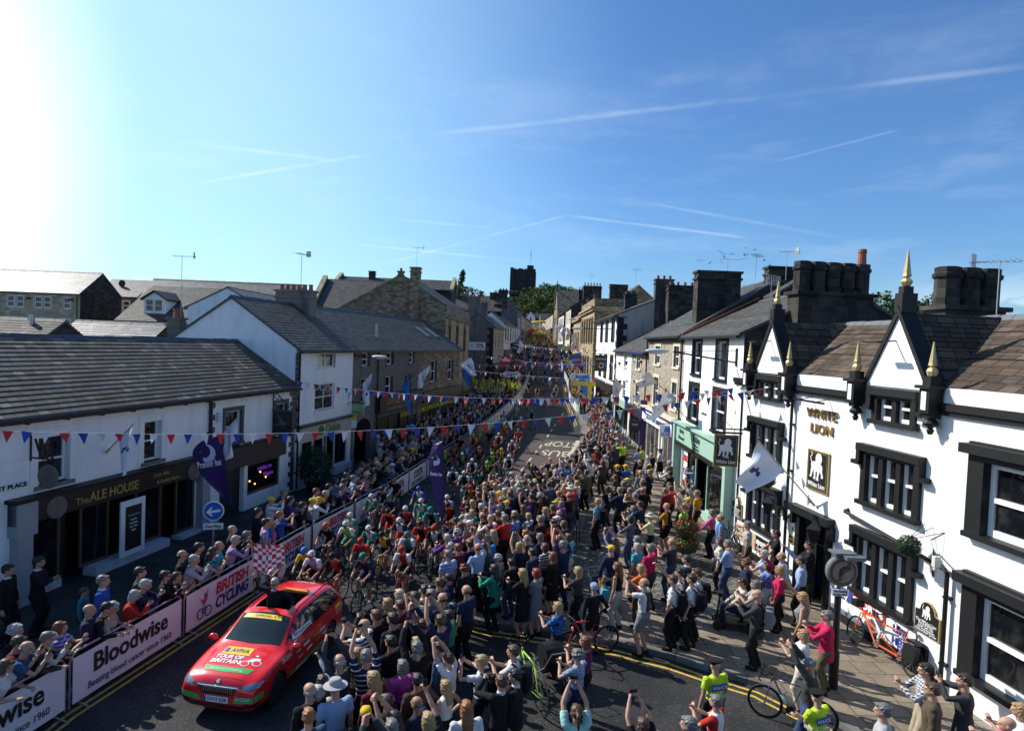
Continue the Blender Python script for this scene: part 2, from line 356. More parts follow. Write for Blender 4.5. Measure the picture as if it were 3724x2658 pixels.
def sheet(name, poly, dz, mat, side=0.0, step=3.0):
 """polygon laid dz above the terrain; cut into strips along Y so it follows the slope"""
 bm = bmesh.new(); vs = [bm.verts.new((x, y, 0)) for x, y in poly]; bm.faces.new(vs)
 for yy in [a for a, b in GP[1:-1]] + list(np.arange(45, 300, 7.5)):
  if min(p[1] for p in poly) < yy < max(p[1] for p in poly):
   bmesh.ops.bisect_plane(bm, geom=bm.verts[:] + bm.edges[:] + bm.faces[:], plane_co=(0, yy, 0), plane_no=(0, 1, 0))
 for v in bm.verts: v.co.z = gz(v.co.y) + dz
 if side:
  r = bmesh.ops.extrude_face_region(bm, geom=bm.faces[:])
  for v in [q for q in r['geom'] if isinstance(q, bmesh.types.BMVert)]: v.co.z -= side
 bmesh.ops.recalc_face_normals(bm, faces=bm.faces)
 me = bpy.data.meshes.new(name); bm.to_mesh(me); bm.free(); me.materials.append(mat)
 if sum(p.normal.z for p in me.polygons) < 0: me.flip_normals()
 return tag(link(name, me), kind='structure')
mb = MB(); xs = [-3000, -300, -60, -30, -14, 0, 14, 30, 60, 300, 3000]; ys = [-60, 0, 20, 40, 52, 65, 78, 90, 105, 120, 135, 150, 185, 220, 260, 300, 600, 5000]
for j in range(len(ys) - 1):
 for i in range(len(xs) - 1):
  mb.quad(*[(xs[a], ys[b], gz(ys[b])) for a, b in ((i, j), (i + 1, j), (i + 1, j + 1), (i, j + 1))])
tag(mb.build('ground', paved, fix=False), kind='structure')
KL = [(-9.6, 4), (-9.3, 12.7), (-8.65, 16.1), (-8.0, 19.6), (-7.4, 23.1), (-6.65, 26.4), (-5.95, 29.8), (-5.3, 34.6), (-4.5, 40), (-3.4, 45.5), (-2.1, 54), (-.6, 64.5), (.7, 75), (1.5, 85), (2.6, 103), (2.9, 130), (3.2, 160), (5.0, 230)]
KR = [(10.6, 4), (8.9, 9.5), (7.38, 13.4), (6.32, 14.8), (5.5, 15.3), (4.5, 16.0), (3.15, 16.65), (1.5, 17.1), (-.1, 17.45), (-.85, 17.7), (-1.15, 18.6), (-.85, 22), (.4, 28), (2.0, 35), (3.85, 41.8), (5.6, 49.5), (6.6, 58), (6.9, 66), (7.3, 80), (8.1, 90), (8.5, 104), (9.3, 125), (8.6, 150), (8.2, 175), (9.5, 230)]
sheet('road', [(-9.6, -5)] + KL + KR[::-1] + [(10.6, -5)], .006, asphalt)
sheet('road_patch', [(-3.2, 9.5), (-1.6, 9.2), (-1.0, 12.6), (-2.7, 13.1)], .012, mk('tar_patch', (.02, .02, .021), .8, var=.3, bump=(60, .5)))
sheet('drain_cover', [(.9, 16.1), (1.3, 16.0), (1.36, 16.5), (.96, 16.6)], .014, mk('drain_iron', (.015, .014, .014), .6, bump=(40, 1)))
sheet('drain_cover', [(-1.9, 10.0), (-1.3, 10.0), (-1.3, 10.6), (-1.9, 10.6)], .016, mk('drain_iron'))
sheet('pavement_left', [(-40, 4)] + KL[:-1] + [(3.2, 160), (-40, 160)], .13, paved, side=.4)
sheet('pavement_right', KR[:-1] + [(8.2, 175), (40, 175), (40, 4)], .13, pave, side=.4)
sheet('red_road_surface', [(.0, 33), (-.2, 38), (2.08, 50.9), (5.3, 50.9), (5.45, 48.8), (3.75, 41.7), (2, 35.2), (.9, 31)], .014, redt)
sheet('setts', [(2.6, 23.5), (3.3, 26.8), (3.9, 30), (4.9, 30), (4.3, 24), (3.7, 19.8), (2.6, 19.0), (2.0, 20.2)], .144, setts)
sheet('setts', [(4.6, 18.4), (8.7, 18.6), (8.5, 24.5), (7.6, 26), (6.9, 24.4), (5.8, 24.0), (4.9, 21.4)], .144, setts)
def kerb(name, pts, w):
 mb = MB(); acc = 0; out = []
 for i, (x, y) in enumerate(pts):
  a = Vector(pts[max(i - 1, 0)]); b = Vector(pts[min(i + 1, len(pts) - 1)]); t = (b - a).normalized(); n = Vector((-t.y, t.x)) * w
  out.append(((x, y), (x + n.x, y + n.y)))
 for i in range(len(out) - 1):
  (a, a2), (b, b2) = out[i], out[i + 1]; L = (Vector(a) - Vector(b)).length; za, zb = gz(a[1]), gz(b[1])
  top = .139
  mb.quad((*a, za + top), (*b, zb + top), (*b2, zb + top), (*a2, za + top), uv=[(acc, 0), (acc + L, 0), (acc + L, .3), (acc, .3)])
  s = -.004 if w > 0 else .004
  mb.quad((*a, za), (*b, zb), (*b, zb + top), (*a, za + top), uv=[(acc, 0), (acc + L, 0), (acc + L, .3), (acc, .3)]); acc += L
 return tag(mb.build(name, kerbm, boxuv=True), kind='structure')
def off(pts, d):
 o = []
 for i, (x, y) in enumerate(pts):
  a = Vector(pts[max(i - 1, 0)]); b = Vector(pts[min(i + 1, len(pts) - 1)]); t = (b - a).normalized(); o.append((x - t.y * d, y + t.x * d))
 return o
kerb('kerb_right', off(KR[:-1], .004), -.17); kerb('kerb_left', off(KL[:-1], -.004), .17)
def line(name, pts, w, mat, dz=.022):
 L = off(pts, -w / 2); Q = off(pts, w / 2); mb = MB()
 for i in range(len(pts) - 1): mb.quad(*[(x, y, gz(y) + dz) for x, y in (L[i], L[i + 1], Q[i + 1], Q[i])])
 return tag(mb.build(name, mat, fix=False), kind='structure')
def dens(pts, s=1.2):
 o = []
 for a, b in zip(pts[:-1], pts[1:]):
  n = max(1, int((Vector(b) - Vector(a)).length / s))
  o += [tuple(Vector(a).lerp(Vector(b), k / n)) for k in range(n)]
 return o + [pts[-1]]
krn = dens(KR[1:11]); line('yellow_road_line', off(krn, .28), .09, ylw); line('yellow_road_line', off(krn, .52), .09, ylw)
krf = dens(KR[16:20]); line('yellow_road_line', off(krf, .3), .09, ylw); line('yellow_road_line', off(krf, .52), .09, ylw)
kln = dens(KL[0:4]); line('yellow_road_line', off(kln, -.45), .08, ylw); line('yellow_road_line', off(kln, -.65), .08, ylw)
klf = dens(KL[9:14]); line('yellow_road_line', off(klf, -.45), .09, ylw)
line('cream_road_line', dens([(2.6, 37), (3.75, 41.5), (5.35, 48.8), (5.7, 51)]), .5, wroad, .02)
mb = MB()
for a, b in zip([(5.64, 66.7), (4.98, 62.3), (4.36, 59.1), (3.82, 56), (3.35, 53.2), (2.55, 48.6), (2.08, 46.1), (1.6, 43.6), (1.05, 40.8), (.55, 37.6)], [(5.3, 64.4), (4.7, 60.7), (4.15, 57.9), (3.6, 54.8), (3.15, 52), (2.32, 47.2), (1.87, 44.9), (1.32, 42.2), (.8, 39.4), (.3, 36.2)]):
 t = (Vector(b) - Vector(a)).normalized() * .06; n = (-t.y, t.x)
 mb.quad(*[(x, y, gz(y) + .022) for x, y in ((a[0] + n[0], a[1] + n[1]), (a[0] - n[0], a[1] - n[1]), (b[0] - n[0], b[1] - n[1]), (b[0] + n[0], b[1] + n[1]))])
tag(mb.build('centre_road_line', wroad, fix=False), kind='structure')
for w, x, y, wd in (('BUS', 3.45, 45.6, 2.1), ('STOP', 4.15, 49.2, 2.5)):
 o = text(w, wroad, None, (x, y, gz(y) + .02), 2.2, rot=(0, 0, R(180 - 11)), name='road_lettering', ext=.002, bold=.012, width=wd); o.scale.y = 1.35; o.rotation_euler.x = R(-1.6)
 tag(o, kind='structure')
mb = MB(); HC = (6, 300)
def hillz(x, y):
 d = math.hypot((x - HC[0]) / 1.0, (y - HC[1]) / .75); return gz(y) - 1 + 13.2 * max(0, 1 - (d / 48) ** 2) ** .8 + (noise.noise(Vector((x * .07, y * .07, 0))) * 1.3 if d < 60 else 0)
hx = np.linspace(-80, 92, 44); hy = np.linspace(232, 372, 36)
for j in range(35):
 for i in range(43): mb.quad(*[(hx[a], hy[b], hillz(hx[a], hy[b])) for a, b in ((i, j), (i + 1, j), (i + 1, j + 1), (i, j + 1))])
tag(mb.build('castle_hill', grassm, fix=False, smooth=True), kind='structure')
# ================================================================ buildings
class FR:
 def __init__(s, ox, oy, az, side):
  s.o = Vector((ox, oy, 0)); s.x = Vector((math.sin(R(az)), math.cos(R(az)), 0)); s.rz = R(90 - az)
  if side == 'R': s.x = -s.x; s.rz = R(-90 - az)
  if side == 'F': s.x = Vector((math.cos(R(az)), math.sin(R(az)), 0)); s.rz = R(az)   # faces the camera
  s.y = Vector((-s.x.y, s.x.x, 0))
 def p(s, x, y, z): return s.o + s.x * x + s.y * y + Vector((0, 0, z))
FL = FR(-13.2, 19.7, 11.35, 'L'); FWL = FR(10.58, 14.8, -6.55, 'R'); FRR = FR(9.3, 25.8, 1.0, 'R')
class Bld:
 def __init__(s, name, label, fr, x0, x1, cat='building', group=None, zb=None):
  s.fr, s.x0, s.x1 = fr, x0, x1; q = fr.p(x0, 0, 0)
  s.zb = min(gz(q.y), gz(fr.p(x1, 0, 0).y)) if zb is None else zb
  s.root = thing(name, label, cat, (q.x, q.y, s.zb), fr.rz, group)
 def part(s, name, mb, mat, parent=None, smooth=False, boxuv=False, fix=True):
  return mb.build(name, mat, parent or s.root, smooth, boxuv, loc=None if parent else (-s.x0, 0, -s.zb), fix=fix)
 def walls(s, mat, ze, depth, holes=(), ridge=None, back=None, reveal=.22, revmat=None, right_mat=None, left_mat=None, z0=None, y0=0):
  """front wall with true openings; gables when ridge=(y,z)"""
  x0, x1 = s.x0, s.x1; zb = s.zb - .3 if z0 is None else z0; mb = MB()
  X = sorted({x0, x1, *[h[0] for h in holes], *[h[1] for h in holes]}); Z = sorted({zb, ze, *[h[2] for h in holes], *[h[3] for h in holes]})
  for i in range(len(X) - 1):
   for j in range(len(Z) - 1):
    cx, cz = (X[i] + X[i + 1]) / 2, (Z[j] + Z[j + 1]) / 2
    if any(h[0] < cx < h[1] and h[2] < cz < h[3] for h in holes): continue
    q = [(X[i], y0, Z[j]), (X[i + 1], y0, Z[j]), (X[i + 1], y0, Z[j + 1]), (X[i], y0, Z[j + 1])]; mb.quad(*q, uv=[(a[0], a[2]) for a in q])
  for a, b, c, d in [h[:4] for h in holes]:
   for q in ([(a, y0, c), (a, y0 + reveal, c), (a, y0 + reveal, d), (a, y0, d)], [(b, y0, c), (b, y0, d), (b, y0 + reveal, d), (b, y0 + reveal, c)], [(a, y0, d), (a, y0 + reveal, d), (b, y0 + reveal, d), (b, y0, d)], [(a, y0, c), (b, y0, c), (b, y0 + reveal, c), (a, y0 + reveal, c)]):
    mb.quad(*q, uv=[(k[0] + k[1], k[2]) for k in q])
  back = ze if back is None else back
  for k, x in enumerate((x0, x1)):
   prof = [(y0, zb), (y0, ze)] + ([ridge] if ridge else []) + [(depth, back), (depth, zb)]
   vs = [(x, y, z) for y, z in prof]; ids = tuple(range(len(vs)))
   mb.add(vs, [ids if k == 0 else ids[::-1]], (1 if k == 0 else 2), [[(y, z) for y, z in (prof if k == 0 else prof[::-1])]])
  q = [(x1, depth, zb), (x0, depth, zb), (x0, depth, back), (x1, depth, back)]; mb.quad(*q, uv=[(a[0], a[2]) for a in q])
  if not ridge: mb.quad((x0, y0, ze), (x1, y0, ze), (x1, depth, back), (x0, depth, back), uv=[(x0, 0), (x1, 0), (x1, depth), (x0, depth)])
  s.wall = s.part('wall', mb, [mat, left_mat or mat, right_mat or mat], boxuv=True, fix=False)
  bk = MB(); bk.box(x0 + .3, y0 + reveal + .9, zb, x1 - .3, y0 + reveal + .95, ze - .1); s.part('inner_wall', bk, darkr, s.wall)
 def roof(s, mat, ze, ridge, depth, back, over=.3, verge=.06, th=.11, ridgemat=None, y0=0, x0=None, x1=None, name='roof', gutter=True):
  a, b = (s.x0 if x0 is None else x0) - verge, (s.x1 if x1 is None else x1) + verge; ry, rz_ = ridge; mb = MB()
  m1 = (rz_ - ze) / (ry - y0); m2 = (rz_ - back) / (depth - ry)
  e = (y0 - over, ze - m1 * over); w = (depth + over * .6, back - m2 * over * .6)
  for (p, q) in ((e, ridge), (ridge, w)):
   L = math.hypot(q[0] - p[0], q[1] - p[1]); n = max(2, int(L / .24))
   for k in range(n):
    t0, t1 = k / n, (k + 1) / n
    if p is ridge: ya, za = p[0] + (q[0] - p[0]) * t0, p[1] + (q[1] - p[1]) * t0; yb, zb_ = p[0] + (q[0] - p[0]) * t1, p[1] + (q[1] - p[1]) * t1; la, lb = th, th + .022; u0, u1 = L * t0, L * t1
    else: ya, za = p[0] + (q[0] - p[0]) * t0, p[1] + (q[1] - p[1]) * t0; yb, zb_ = p[0] + (q[0] - p[0]) * t1, p[1] + (q[1] - p[1]) * t1; la, lb = th + .022, th; u0, u1 = L * t0, L * t1
    mb.quad((a, ya, za + la), (b, ya, za + la), (b, yb, zb_ + lb), (a, yb, zb_ + lb), uv=[(a, u0), (b, u0), (b, u1), (a, u1)])
    if k and p is not ridge: mb.quad((a, ya, za + th), (b, ya, za + th), (b, ya, za + la), (a, ya, za + la), uv=[(a, u0)] * 4)
  mb.quad((a, e[0], e[1]), (a, ry, rz_), (b, ry, rz_), (b, e[0], e[1]), 1); mb.quad((a, ry, rz_), (a, w[0], w[1]), (b, w[0], w[1]), (b, ry, rz_), 1)
  for x in (a, b):
   f = (x, e[0], e[1]), (x, ry, rz_), (x, ry, rz_ + th), (x, e[0], e[1] + th + .022); mb.quad(*(f if x == b else f[::-1]), mi=1)
   f = (x, ry, rz_), (x, w[0], w[1]), (x, w[0], w[1] + th + .022), (x, ry, rz_ + th); mb.quad(*(f if x == b else f[::-1]), mi=1)
  mb.quad((a, e[0], e[1]), (b, e[0], e[1]), (b, e[0], e[1] + th + .022), (a, e[0], e[1] + th + .022), 1)
  mb.quad((b, w[0], w[1]), (a, w[0], w[1]), (a, w[0], w[1] + th + .022), (b, w[0], w[1] + th + .022), 1)
  r = s.part(name, mb, [mat, charc], fix=False)
  rt = MB(); x = a
  rnd = random.Random(int(abs(a) * 10))
  while x < b - .05:
   x2 = min(x + .46, b); dz = rnd.uniform(-.012, .012)
   rt.prism([(ry - .15, rz_ + th - .09 + dz), (ry, rz_ + th + .07 + dz), (ry + .15, rz_ + th - .09 + dz)], x, x2 - .015, ax='x'); x = x2
  s.part('ridge_tiles', rt, ridgemat or charc, r)
  if gutter:
   gt_ = MB(); gt_.box(a, e[0] - .1, e[1] - .06, b, e[0] + .02, e[1] + .05); s.part('gutter', gt_, black, r)
  s.slope = lambda y: (ze + m1 * (y - y0) if y <= ry else rz_ - m2 * (y - ry)) + th
  s.rf = r
  return r
 def window(s, x0, x1, z0, z1, y=.12, bars=(1, 1), sur=None, sill=None, fmat=None, fw=.06, sw=.14, pane=None, sash=True, name='window', silld=.1, surp=.04, y0=0, label=None):
  mb = MB(); fm = fmat or white; y += y0
  mb.box(x0, y, z0, x0 + fw, y + .07, z1); mb.box(x1 - fw, y, z0, x1, y + .07, z1); mb.box(x0 + fw, y, z1 - fw, x1 - fw, y + .07, z1); mb.box(x0 + fw, y, z0, x1 - fw, y + .07, z0 + fw * 1.3)
  nx, nz = bars
  for k in range(1, nx): c = x0 + (x1 - x0) * k / nx; mb.box(c - fw * .35, y + .01, z0 + fw, c + fw * .35, y + .05, z1 - fw)
  for k in range(1, nz): c = z0 + (z1 - z0) * k / nz; mb.box(x0 + fw, y - .015, c - fw * .45, x1 - fw, y + .05, c + fw * .45)
  o = s.part(name, mb, fm)
  if label: o['label'] = label
  pm = MB(); pm.box(x0 + .02, y + .055, z0 + .02, x1 - .02, y + .065, z1 - .02); s.part('pane', pm, pane or glass, o)
  if sur:
   sm = MB(); sm.box(x0 - sw, y0 - surp, z0, x0, y0 + .1, z1); sm.box(x1, y0 - surp, z0, x1 + sw, y0 + .1, z1); sm.box(x0 - sw, y0 - surp, z1, x1 + sw, y0 + .1, z1 + sw); s.part('surround', sm, sur, o)
  if sill:
   sm = MB(); sm.box(x0 - sw, y0 - silld, z0 - .12, x1 + sw, y + .02, z0); s.part('sill', sm, sill, o)
  return o
 def chimney(s, x0, x1, y0, y1, z0, z1, mat, pots=0, potmat=None, along='y', cap=True, poth=.35, name='chimney', potr=.13):
  mb = MB(); mb.box(x0, y0, z0, x1, y1, z1)
  if cap: mb.box(x0 - .08, y0 - .08, z1 - .38, x1 + .08, y1 + .08, z1 - .26); mb.box(x0 - .09, y0 - .09, z1, x1 + .09, y1 + .09, z1 + .12)
  c = s.part(name, mb, mat, boxuv=True)
  for k in range(pots):
   t = (k + .5) / pots; px_, py_ = ((x0 + x1) / 2, y0 + (y1 - y0) * t) if along == 'y' else (x0 + (x1 - x0) * t, (y0 + y1) / 2)
   pm = MB(); pm.lathe([(potr * 1.05, 0), (potr * .85, poth * .75), (potr * 1.05, poth * .8), (potr * 1.05, poth), (potr * .7, poth)], (px_, py_, z1 + (.12 if cap else 0)), 10); s.part('chimney_pot', pm, potmat or terra, c)
  return c
 def box(s, name, mat, *b, parent=None, boxuv=False):
  mb = MB()
  for q in b: mb.box(*q)
  return s.part(name, mb, mat, parent, boxuv=boxuv)
 def quoins(s, x, z0, z1, mat, w=.38, dirn=1, name='quoins', h=.3, side=None):
  mb = MB(); z = z0; k = 0
  while z < z1 - .05:
   L = w if k % 2 else w * .62
   a, b = (x, x + L * dirn) if dirn > 0 else (x - L, x); mb.box(a, -.025, z, b, .05, min(z + h - .015, z1))
   if side is not None:
    L2 = w * .62 if k % 2 else w; mb.box(x - .025 if side < 0 else x - .03, -.02, z, x + .03 if side < 0 else x + .025, L2, min(z + h - .015, z1))
   z += h; k += 1
  return s.part(name, mb, mat)
 def text(s, t, mat, x, z, size, y=-.02, parent=None, **kw):
  return text(t, mat, parent or s.root, (x - (0 if parent else s.x0), y, z - (0 if parent else s.zb)), size, **kw)
 def downpipe(s, x, z0, z1, y=-.12, r=.05):
  mb = MB(); mb.tube([(x, y, z1), (x, y, z0)], r, 8)
  for z in np.arange(z0 + .8, z1, 1.6): mb.box(x - .08, y - .02, z, x + .08, .0, z + .06)
  return s.part('downpipe', mb, black)
def aerial(fr_p, h, kind=0, rz=0, label='thin television aerial on a pole', group='television aerials on the roofs'):
 mb = MB(); mb.tube([(0, 0, 0), (0, 0, h)], .016, 6)
 t = thing('television_aerial', label, 'aerial', fr_p, rz, None); mb.build('pole', galv, t)
 bm_ = MB(); L = 1.2 if kind != 2 else 1.6; bm_.tube([(-L * .4, 0, h - .05), (L * .6, 0, h - .05 + .08)], .014, 5)
 for k in range(9):
  x = -L * .35 + L * .9 * k / 8; w = .22 + .1 * (k == 0)
  if kind == 2: w = .3
  bm_.tube([(x, -w if kind != 1 else 0, h - (.0 if kind != 1 else .25)), (x, w if kind != 1 else 0, h + (.0 if kind != 1 else .25))], .008, 4)
 if kind == 0: bm_.box(L * .5, -.16, h - .1, L * .53, .16, h + .25)
 bm_.build('antenna', galv, t); return t
pgold = mk('dull_gold_lettering', (.42, .26, .07), .5, var=.2); pblk = mk('dark_signboard', (.014, .012, .01), .45, var=.3)
RDG, BK = (3.3, 7.5), 6.6
b = Bld('ale_house', 'white painted ale house with long stone slate roof and dark shopfront', FL, -9, 5.6)
hs = [(-1.72, -.7, 3.35, 4.75), (2.24, 3.06, 3.33, 4.75), (-1.85, 4.9, .1, 2.42)]
b.walls(wallw, 5.62, BK, hs, RDG, 5.6, reveal=.24); b.roof(slate, 5.5, RDG, BK, 5.5, verge=0)
for x in np.arange(-6, 5.5, 1.25): b.box('gutter_bracket', iron, (x, -.3, 5.2, x + .03, -.02, 5.42))
for x0, x1, z0, z1 in hs[:2]:
 w_ = b.window(x0, x1, z0, z1, .17, (1, 2), None, leadm, fw=.06); b.box('plaster_band', wallw2, (x0 - .24, -.035, z0 - .1, x0 - .01, .05, z1 + .1), (x1 + .01, -.035, z0 - .1, x1 + .22, .05, z1 + .1), (x0 - .24, -.035, z1 + .1, x1 + .22, .05, z1 + .26), parent=w_)
f = b.box('fascia', pblk, (-2.6, -.3, 2.42, 5.4, -.02, 3.05)); b.box('cornice', black, (-2.7, -.42, 3.05, 5.5, -.02, 3.16), parent=f)
b.text('The', pgold, -.52, 2.66, .3, -.32, f); b.text('ALE HOUSE', pgold, .72, 2.7, .42, -.32, f, width=1.95, bold=.004); b.text('Cask Ales', pgold, 2.75, 2.86, .19, -.32, f); b.text('& Bottle Beers', pgold, 3.1, 2.6, .19, -.32, f)
rondm = mk('carved_roundel', (.14, .12, .1), .7, bump=(30, .8))
for x, z in ((-1.38, 2.68), (4.42, 2.62)):
 mb = MB(); mb.lathe([(.3, -.36), (.33, -.34), (.33, -.3), (.02, -.3)], (x, 0, z), 24, ax='y'); mb.box(x - .02, -.375, z - .27, x + .02, -.35, z + .27); mb.box(x - .27, -.375, z - .02, x + .27, -.35, z + .02); b.part('roundel', mb, rondm, f)
for x in (-2.3, 5.2):
 b.box('pilaster', plaster('grey_painted_timber', (.3, .31, .33), amt=.3), (x - .22, -.3, .0, x + .22, 0, 2.1), (x - .3, -.36, 2.1, x + .3, 0, 3.1), (x - .25, -.33, 0, x + .25, 0, .4))
rs = plaster('painted_stall_riser', (.5, .52, .55), (.3, .3, .3), .5)
b.box('stall_riser', rs, (-2.02, -.02, -.1, -.9, .2, .38), (0.0, -.35, -.1, 3.2, .15, .42), (3.85, -.3, -.1, 4.95, .15, .28))
for x0, x1, z0 in ((-2.0, -.95, .4), (-.25, .85, .44), (1.95, 3.15, .44), (3.9, 4.9, .3)):
 b.window(x0, x1, z0, 2.38, .02, (1, 1), fmat=mk('brown_shop_timber', (.1, .06, .035), .6), fw=.07, name='shop_window', sill=None)
b.box('door', mk('dark_door', (.02, .018, .016), .6), (-.92, .5, .0, -.3, .55, 2.35), (3.25, .5, 0, 3.85, .55, 2.35))
m = b.box('menu_board', white, (.87, -.42, .42, 1.9, -.36, 2.28)); b.box('blackboard', pblk, (1.05, -.44, .62, 1.72, -.425, 2.08), parent=m)
b.text('Opening Hours', mk('green_chalk', (.1, .45, .3), .8), 1.38, 1.78, .1, -.446, m, width=.5)
for k in range(4): b.text(('Real Ale', 'Craft Beer', 'Fine Wine', 'Spirits')[k], white, 1.38, 1.62 - k * .12, .08, -.446, m)
dp = MB(); sgn = thing('street_name_plate', 'white street name plate lettered in black on the white ale house wall', 'sign', FL.p(-2.75, -.03, 3.5), FL.rz)
dp.box(-.75, 0, -.1, .75, .03, .1).build('plate', white, sgn); text('MARKET PLACE', black, sgn, (0, -.012, 0), .17, width=1.36, bold=.004)
q = FL.p(-1.95, -.62, 3.72); sgn = thing('hanging_round_sign', 'round carved stone coloured disc hanging from black scrolled bracket on the ale house', 'sign', q, FL.rz)
MB().lathe([(.3, -.03), (.34, -.02), (.34, .02), (.3, .03)], (0, 0, 0), 28, ax='x').box(-.05, -.3, -.02, .05, .3, .02).box(-.05, -.02, -.3, .05, .02, .3).build('disc', rondm, sgn)
mb = MB().tube([(0, .6, .5), (0, -.35, .5)], .025, 6).tube([(0, .6, 1.15), (0, .6, .4)], .03, 6)
for k in range(3): mb.tube([(0, .45 - k * .22, 1.05 - k * .12), (0, .25 - k * .2, .52)], .035, 6)
mb.tube([(0, -.2, .5), (0, -.2, .33)], .01, 4).tube([(0, .2, .5), (0, .2, .33)], .01, 4).build('bracket', iron, sgn)
b = Bld('bar_building', 'white bar with slate grey quoins and dark shopfront beside the ale house', FL, 5.6, 12.1)
hs = [(6.65, 7.72, 3.32, 4.68), (10.35, 11.3, 3.25, 4.7), (6.4, 8.05, 0, 2.15), (8.3, 10.85, .75, 2.15)]
b.walls(wallw2, 5.62, BK, hs, RDG, 5.6); b.roof(slate, 5.5, RDG, BK, 5.5, verge=0)
for x0, x1, z0, z1 in hs[:2]: b.window(x0, x1, z0, z1, .1, (1, 2), charc, charc, fw=.06, sw=.17)
b.quoins(5.62, 3.15, 5.4, charc, .36, 1, h=.25); b.quoins(12.1, .2, 5.4, charc, .5, -1, h=.25)
f = b.box('fascia', mk('brown_stone_fascia', (.05, .04, .033), .8, bump=(20, .5)), (6.0, -.18, 2.2, 11.1, 0, 3.1)); b.box('cornice', black, (5.9, -.26, 3.1, 11.2, 0, 3.18), parent=f)
w_ = b.window(8.3, 10.85, .75, 2.15, .05, (1, 1), fmat=mk('brown_shop_timber'), fw=.09, name='shop_window')
neon = mk('purple_window_writing', (.2, .04, .5), .5, emit=.25, var=0); b.text('Wibble for', neon, 9.75, 1.78, .26, .09, w_); b.text('Wiggins', neon, 10.05, 1.45, .26, .09, w_)
amb = mk('orange_window_lamp', (1, .3, .03), .5, emit=6, var=0)
for x, z in ((8.6, 1.35), (9.0, 1.15), (9.4, 1.62), (9.85, 1.3)): b.part('lamp', MB().ell((x, .09, z), (.035, .035, .035), 8, 6), amb, w_)
b.box('door', mk('dark_door'), (6.4, .25, 0, 8.05, .3, 2.15)); b.downpipe(5.6, 3.1, 5.4)
b.part('alarm_box', MB().box(6.05, -.1, 4.3, 6.3, 0, 4.7), mk('pale_blue_plastic', (.5, .6, .75), .5))
for x in (7.2, 9.9): b.part('lamp', MB().tube([(x, -.1, 3.25), (x, -.35, 3.3)], .02, 5).ell((x, -.38, 3.27), (.09, .09, .06)), galv)
q = FL.p(10.1, -.55, 3.9); sgn = thing('swallow_sign', 'dark square pub sign with a flying bird under scrolled bracket on the bar building', 'sign', q, FL.rz)
MB().box(-.03, -.5, -.6, .03, .5, .5).build('board', pblk, sgn); MB().box(-.05, -.55, .5, .05, .55, .58).build('board_top', charc, sgn)
mb = MB().tube([(0, .5, 1.5), (0, -.45, .6)], .025, 6).tube([(0, .5, 1.6), (0, .5, -.6)], .03, 6)
for y, z, r_ in ((.2, .85, .24), (.33, 1.2, .12), (-.15, .72, .1)):
 mb.tube([(0, y + r_ * math.cos(a), z + r_ * math.sin(a)) for a in np.linspace(0, 2 * math.pi, 17)], .014, 5)
mb.build('bracket', charc, sgn)
MB().prism([(-.4, -.1), (-.1, 0), (.3, .38), (.1, 0), (.4, -.2), (0, -.14), (-.1, -.35), (-.12, -.1)], -.036, -.03, ax='x').build('emblem', mk('faint_grey', (.09, .1, .1)), sgn)
OR, OB = (3.73, 9.75), 9.0
b = Bld('charity_shop', 'tall white charity shop with grey quoins and large white gable', FL, 12.1, 18.5)
hs = [(14.15, 16.2, 6.28, 7.1), (14.05, 16.25, 3.97, 5.42), (12.75, 18.0, .1, 2.5)]
b.walls(wallw2, 7.35, OB, hs, OR, 6.35, left_mat=wallb); b.roof(slate2, 7.35, OR, OB, 6.35, verge=.08)
curt = mk('dusky_curtained_glass', rough=.08, fn=lambda g, p: g.ramp(g.n('ShaderNodeTexNoise', {'Vector': g.n('ShaderNodeTexCoord').outputs['Object'], 'Scale': 3.0, 'Detail': 4.0}).outputs[0], [(.4, (.01, .01, .01)), (.6, (.16, .15, .13))]))
b.window(14.15, 16.2, 6.28, 7.1, .08, (2, 1), white, white, fw=.07, sw=.1, pane=curt); b.window(14.05, 16.25, 3.97, 5.42, .08, (2, 2), None, white, fw=.06)
b.quoins(12.1, 5.6, 7.1, charc, .42, 1, h=.28); b.quoins(12.1, 3.3, 5.5, charc, .3, 1, h=.28)
f = b.box('fascia', mk('beige_fascia', (.4, .37, .33), .6), (12.3, -.25, 2.55, 18.45, 0, 3.3)); b.box('cornice', pblk, (12.2, -.38, 3.3, 18.5, 0, 3.4), parent=f)
grn = mk('green_lettering', (.06, .22, .04), .5); b.text('Oxfam', grn, 15.75, 2.95, .62, -.27, f, width=1.7, bold=.012)
mb = MB(); mb.lathe([(.26, -.27), (.26, -.3), (.2, -.3), (.2, -.27)], (14.35, 0, 2.95), 20, ax='y'); mb.ell((14.35, -.28, 3.03), (.08, .03, .08)); mb.prism([(14.2, 2.75), (14.5, 2.75), (14.35, 2.95)], -.3, -.27); b.part('emblem', mb, grn, f)
b.window(12.8, 14.0, .75, 2.5, .0, (1, 1), fmat=rs, fw=.08, name='shop_window'); b.window(14.0, 15.2, .6, 2.5, .0, (1, 1), fmat=rs, fw=.08, name='shop_window'); b.window(16.4, 18.0, .6, 2.5, .0, (1, 1), fmat=rs, fw=.08, name='shop_window')
b.box('stall_riser', rs, (12.3, -.15, -.1, 15.25, .2, .6), (16.35, -.15, -.1, 18.4, .2, .6)); b.window(15.3, 16.3, .05, 2.45, .4, (1, 1), fmat=rs, fw=.1, name='door')
b.box('satellite_bracket', white, (17.9, -.1, 4.1, 18.0, 0, 4.4))
b.chimney(17.9, 18.7, 2.6, 4.9, 8.9, 10.6, grend, 6)
sgn = thing('green_hanging_sign', 'small green charity shop sign hanging from scrolled bracket', 'sign', FL.p(18.0, -.65, 3.75), FL.rz)
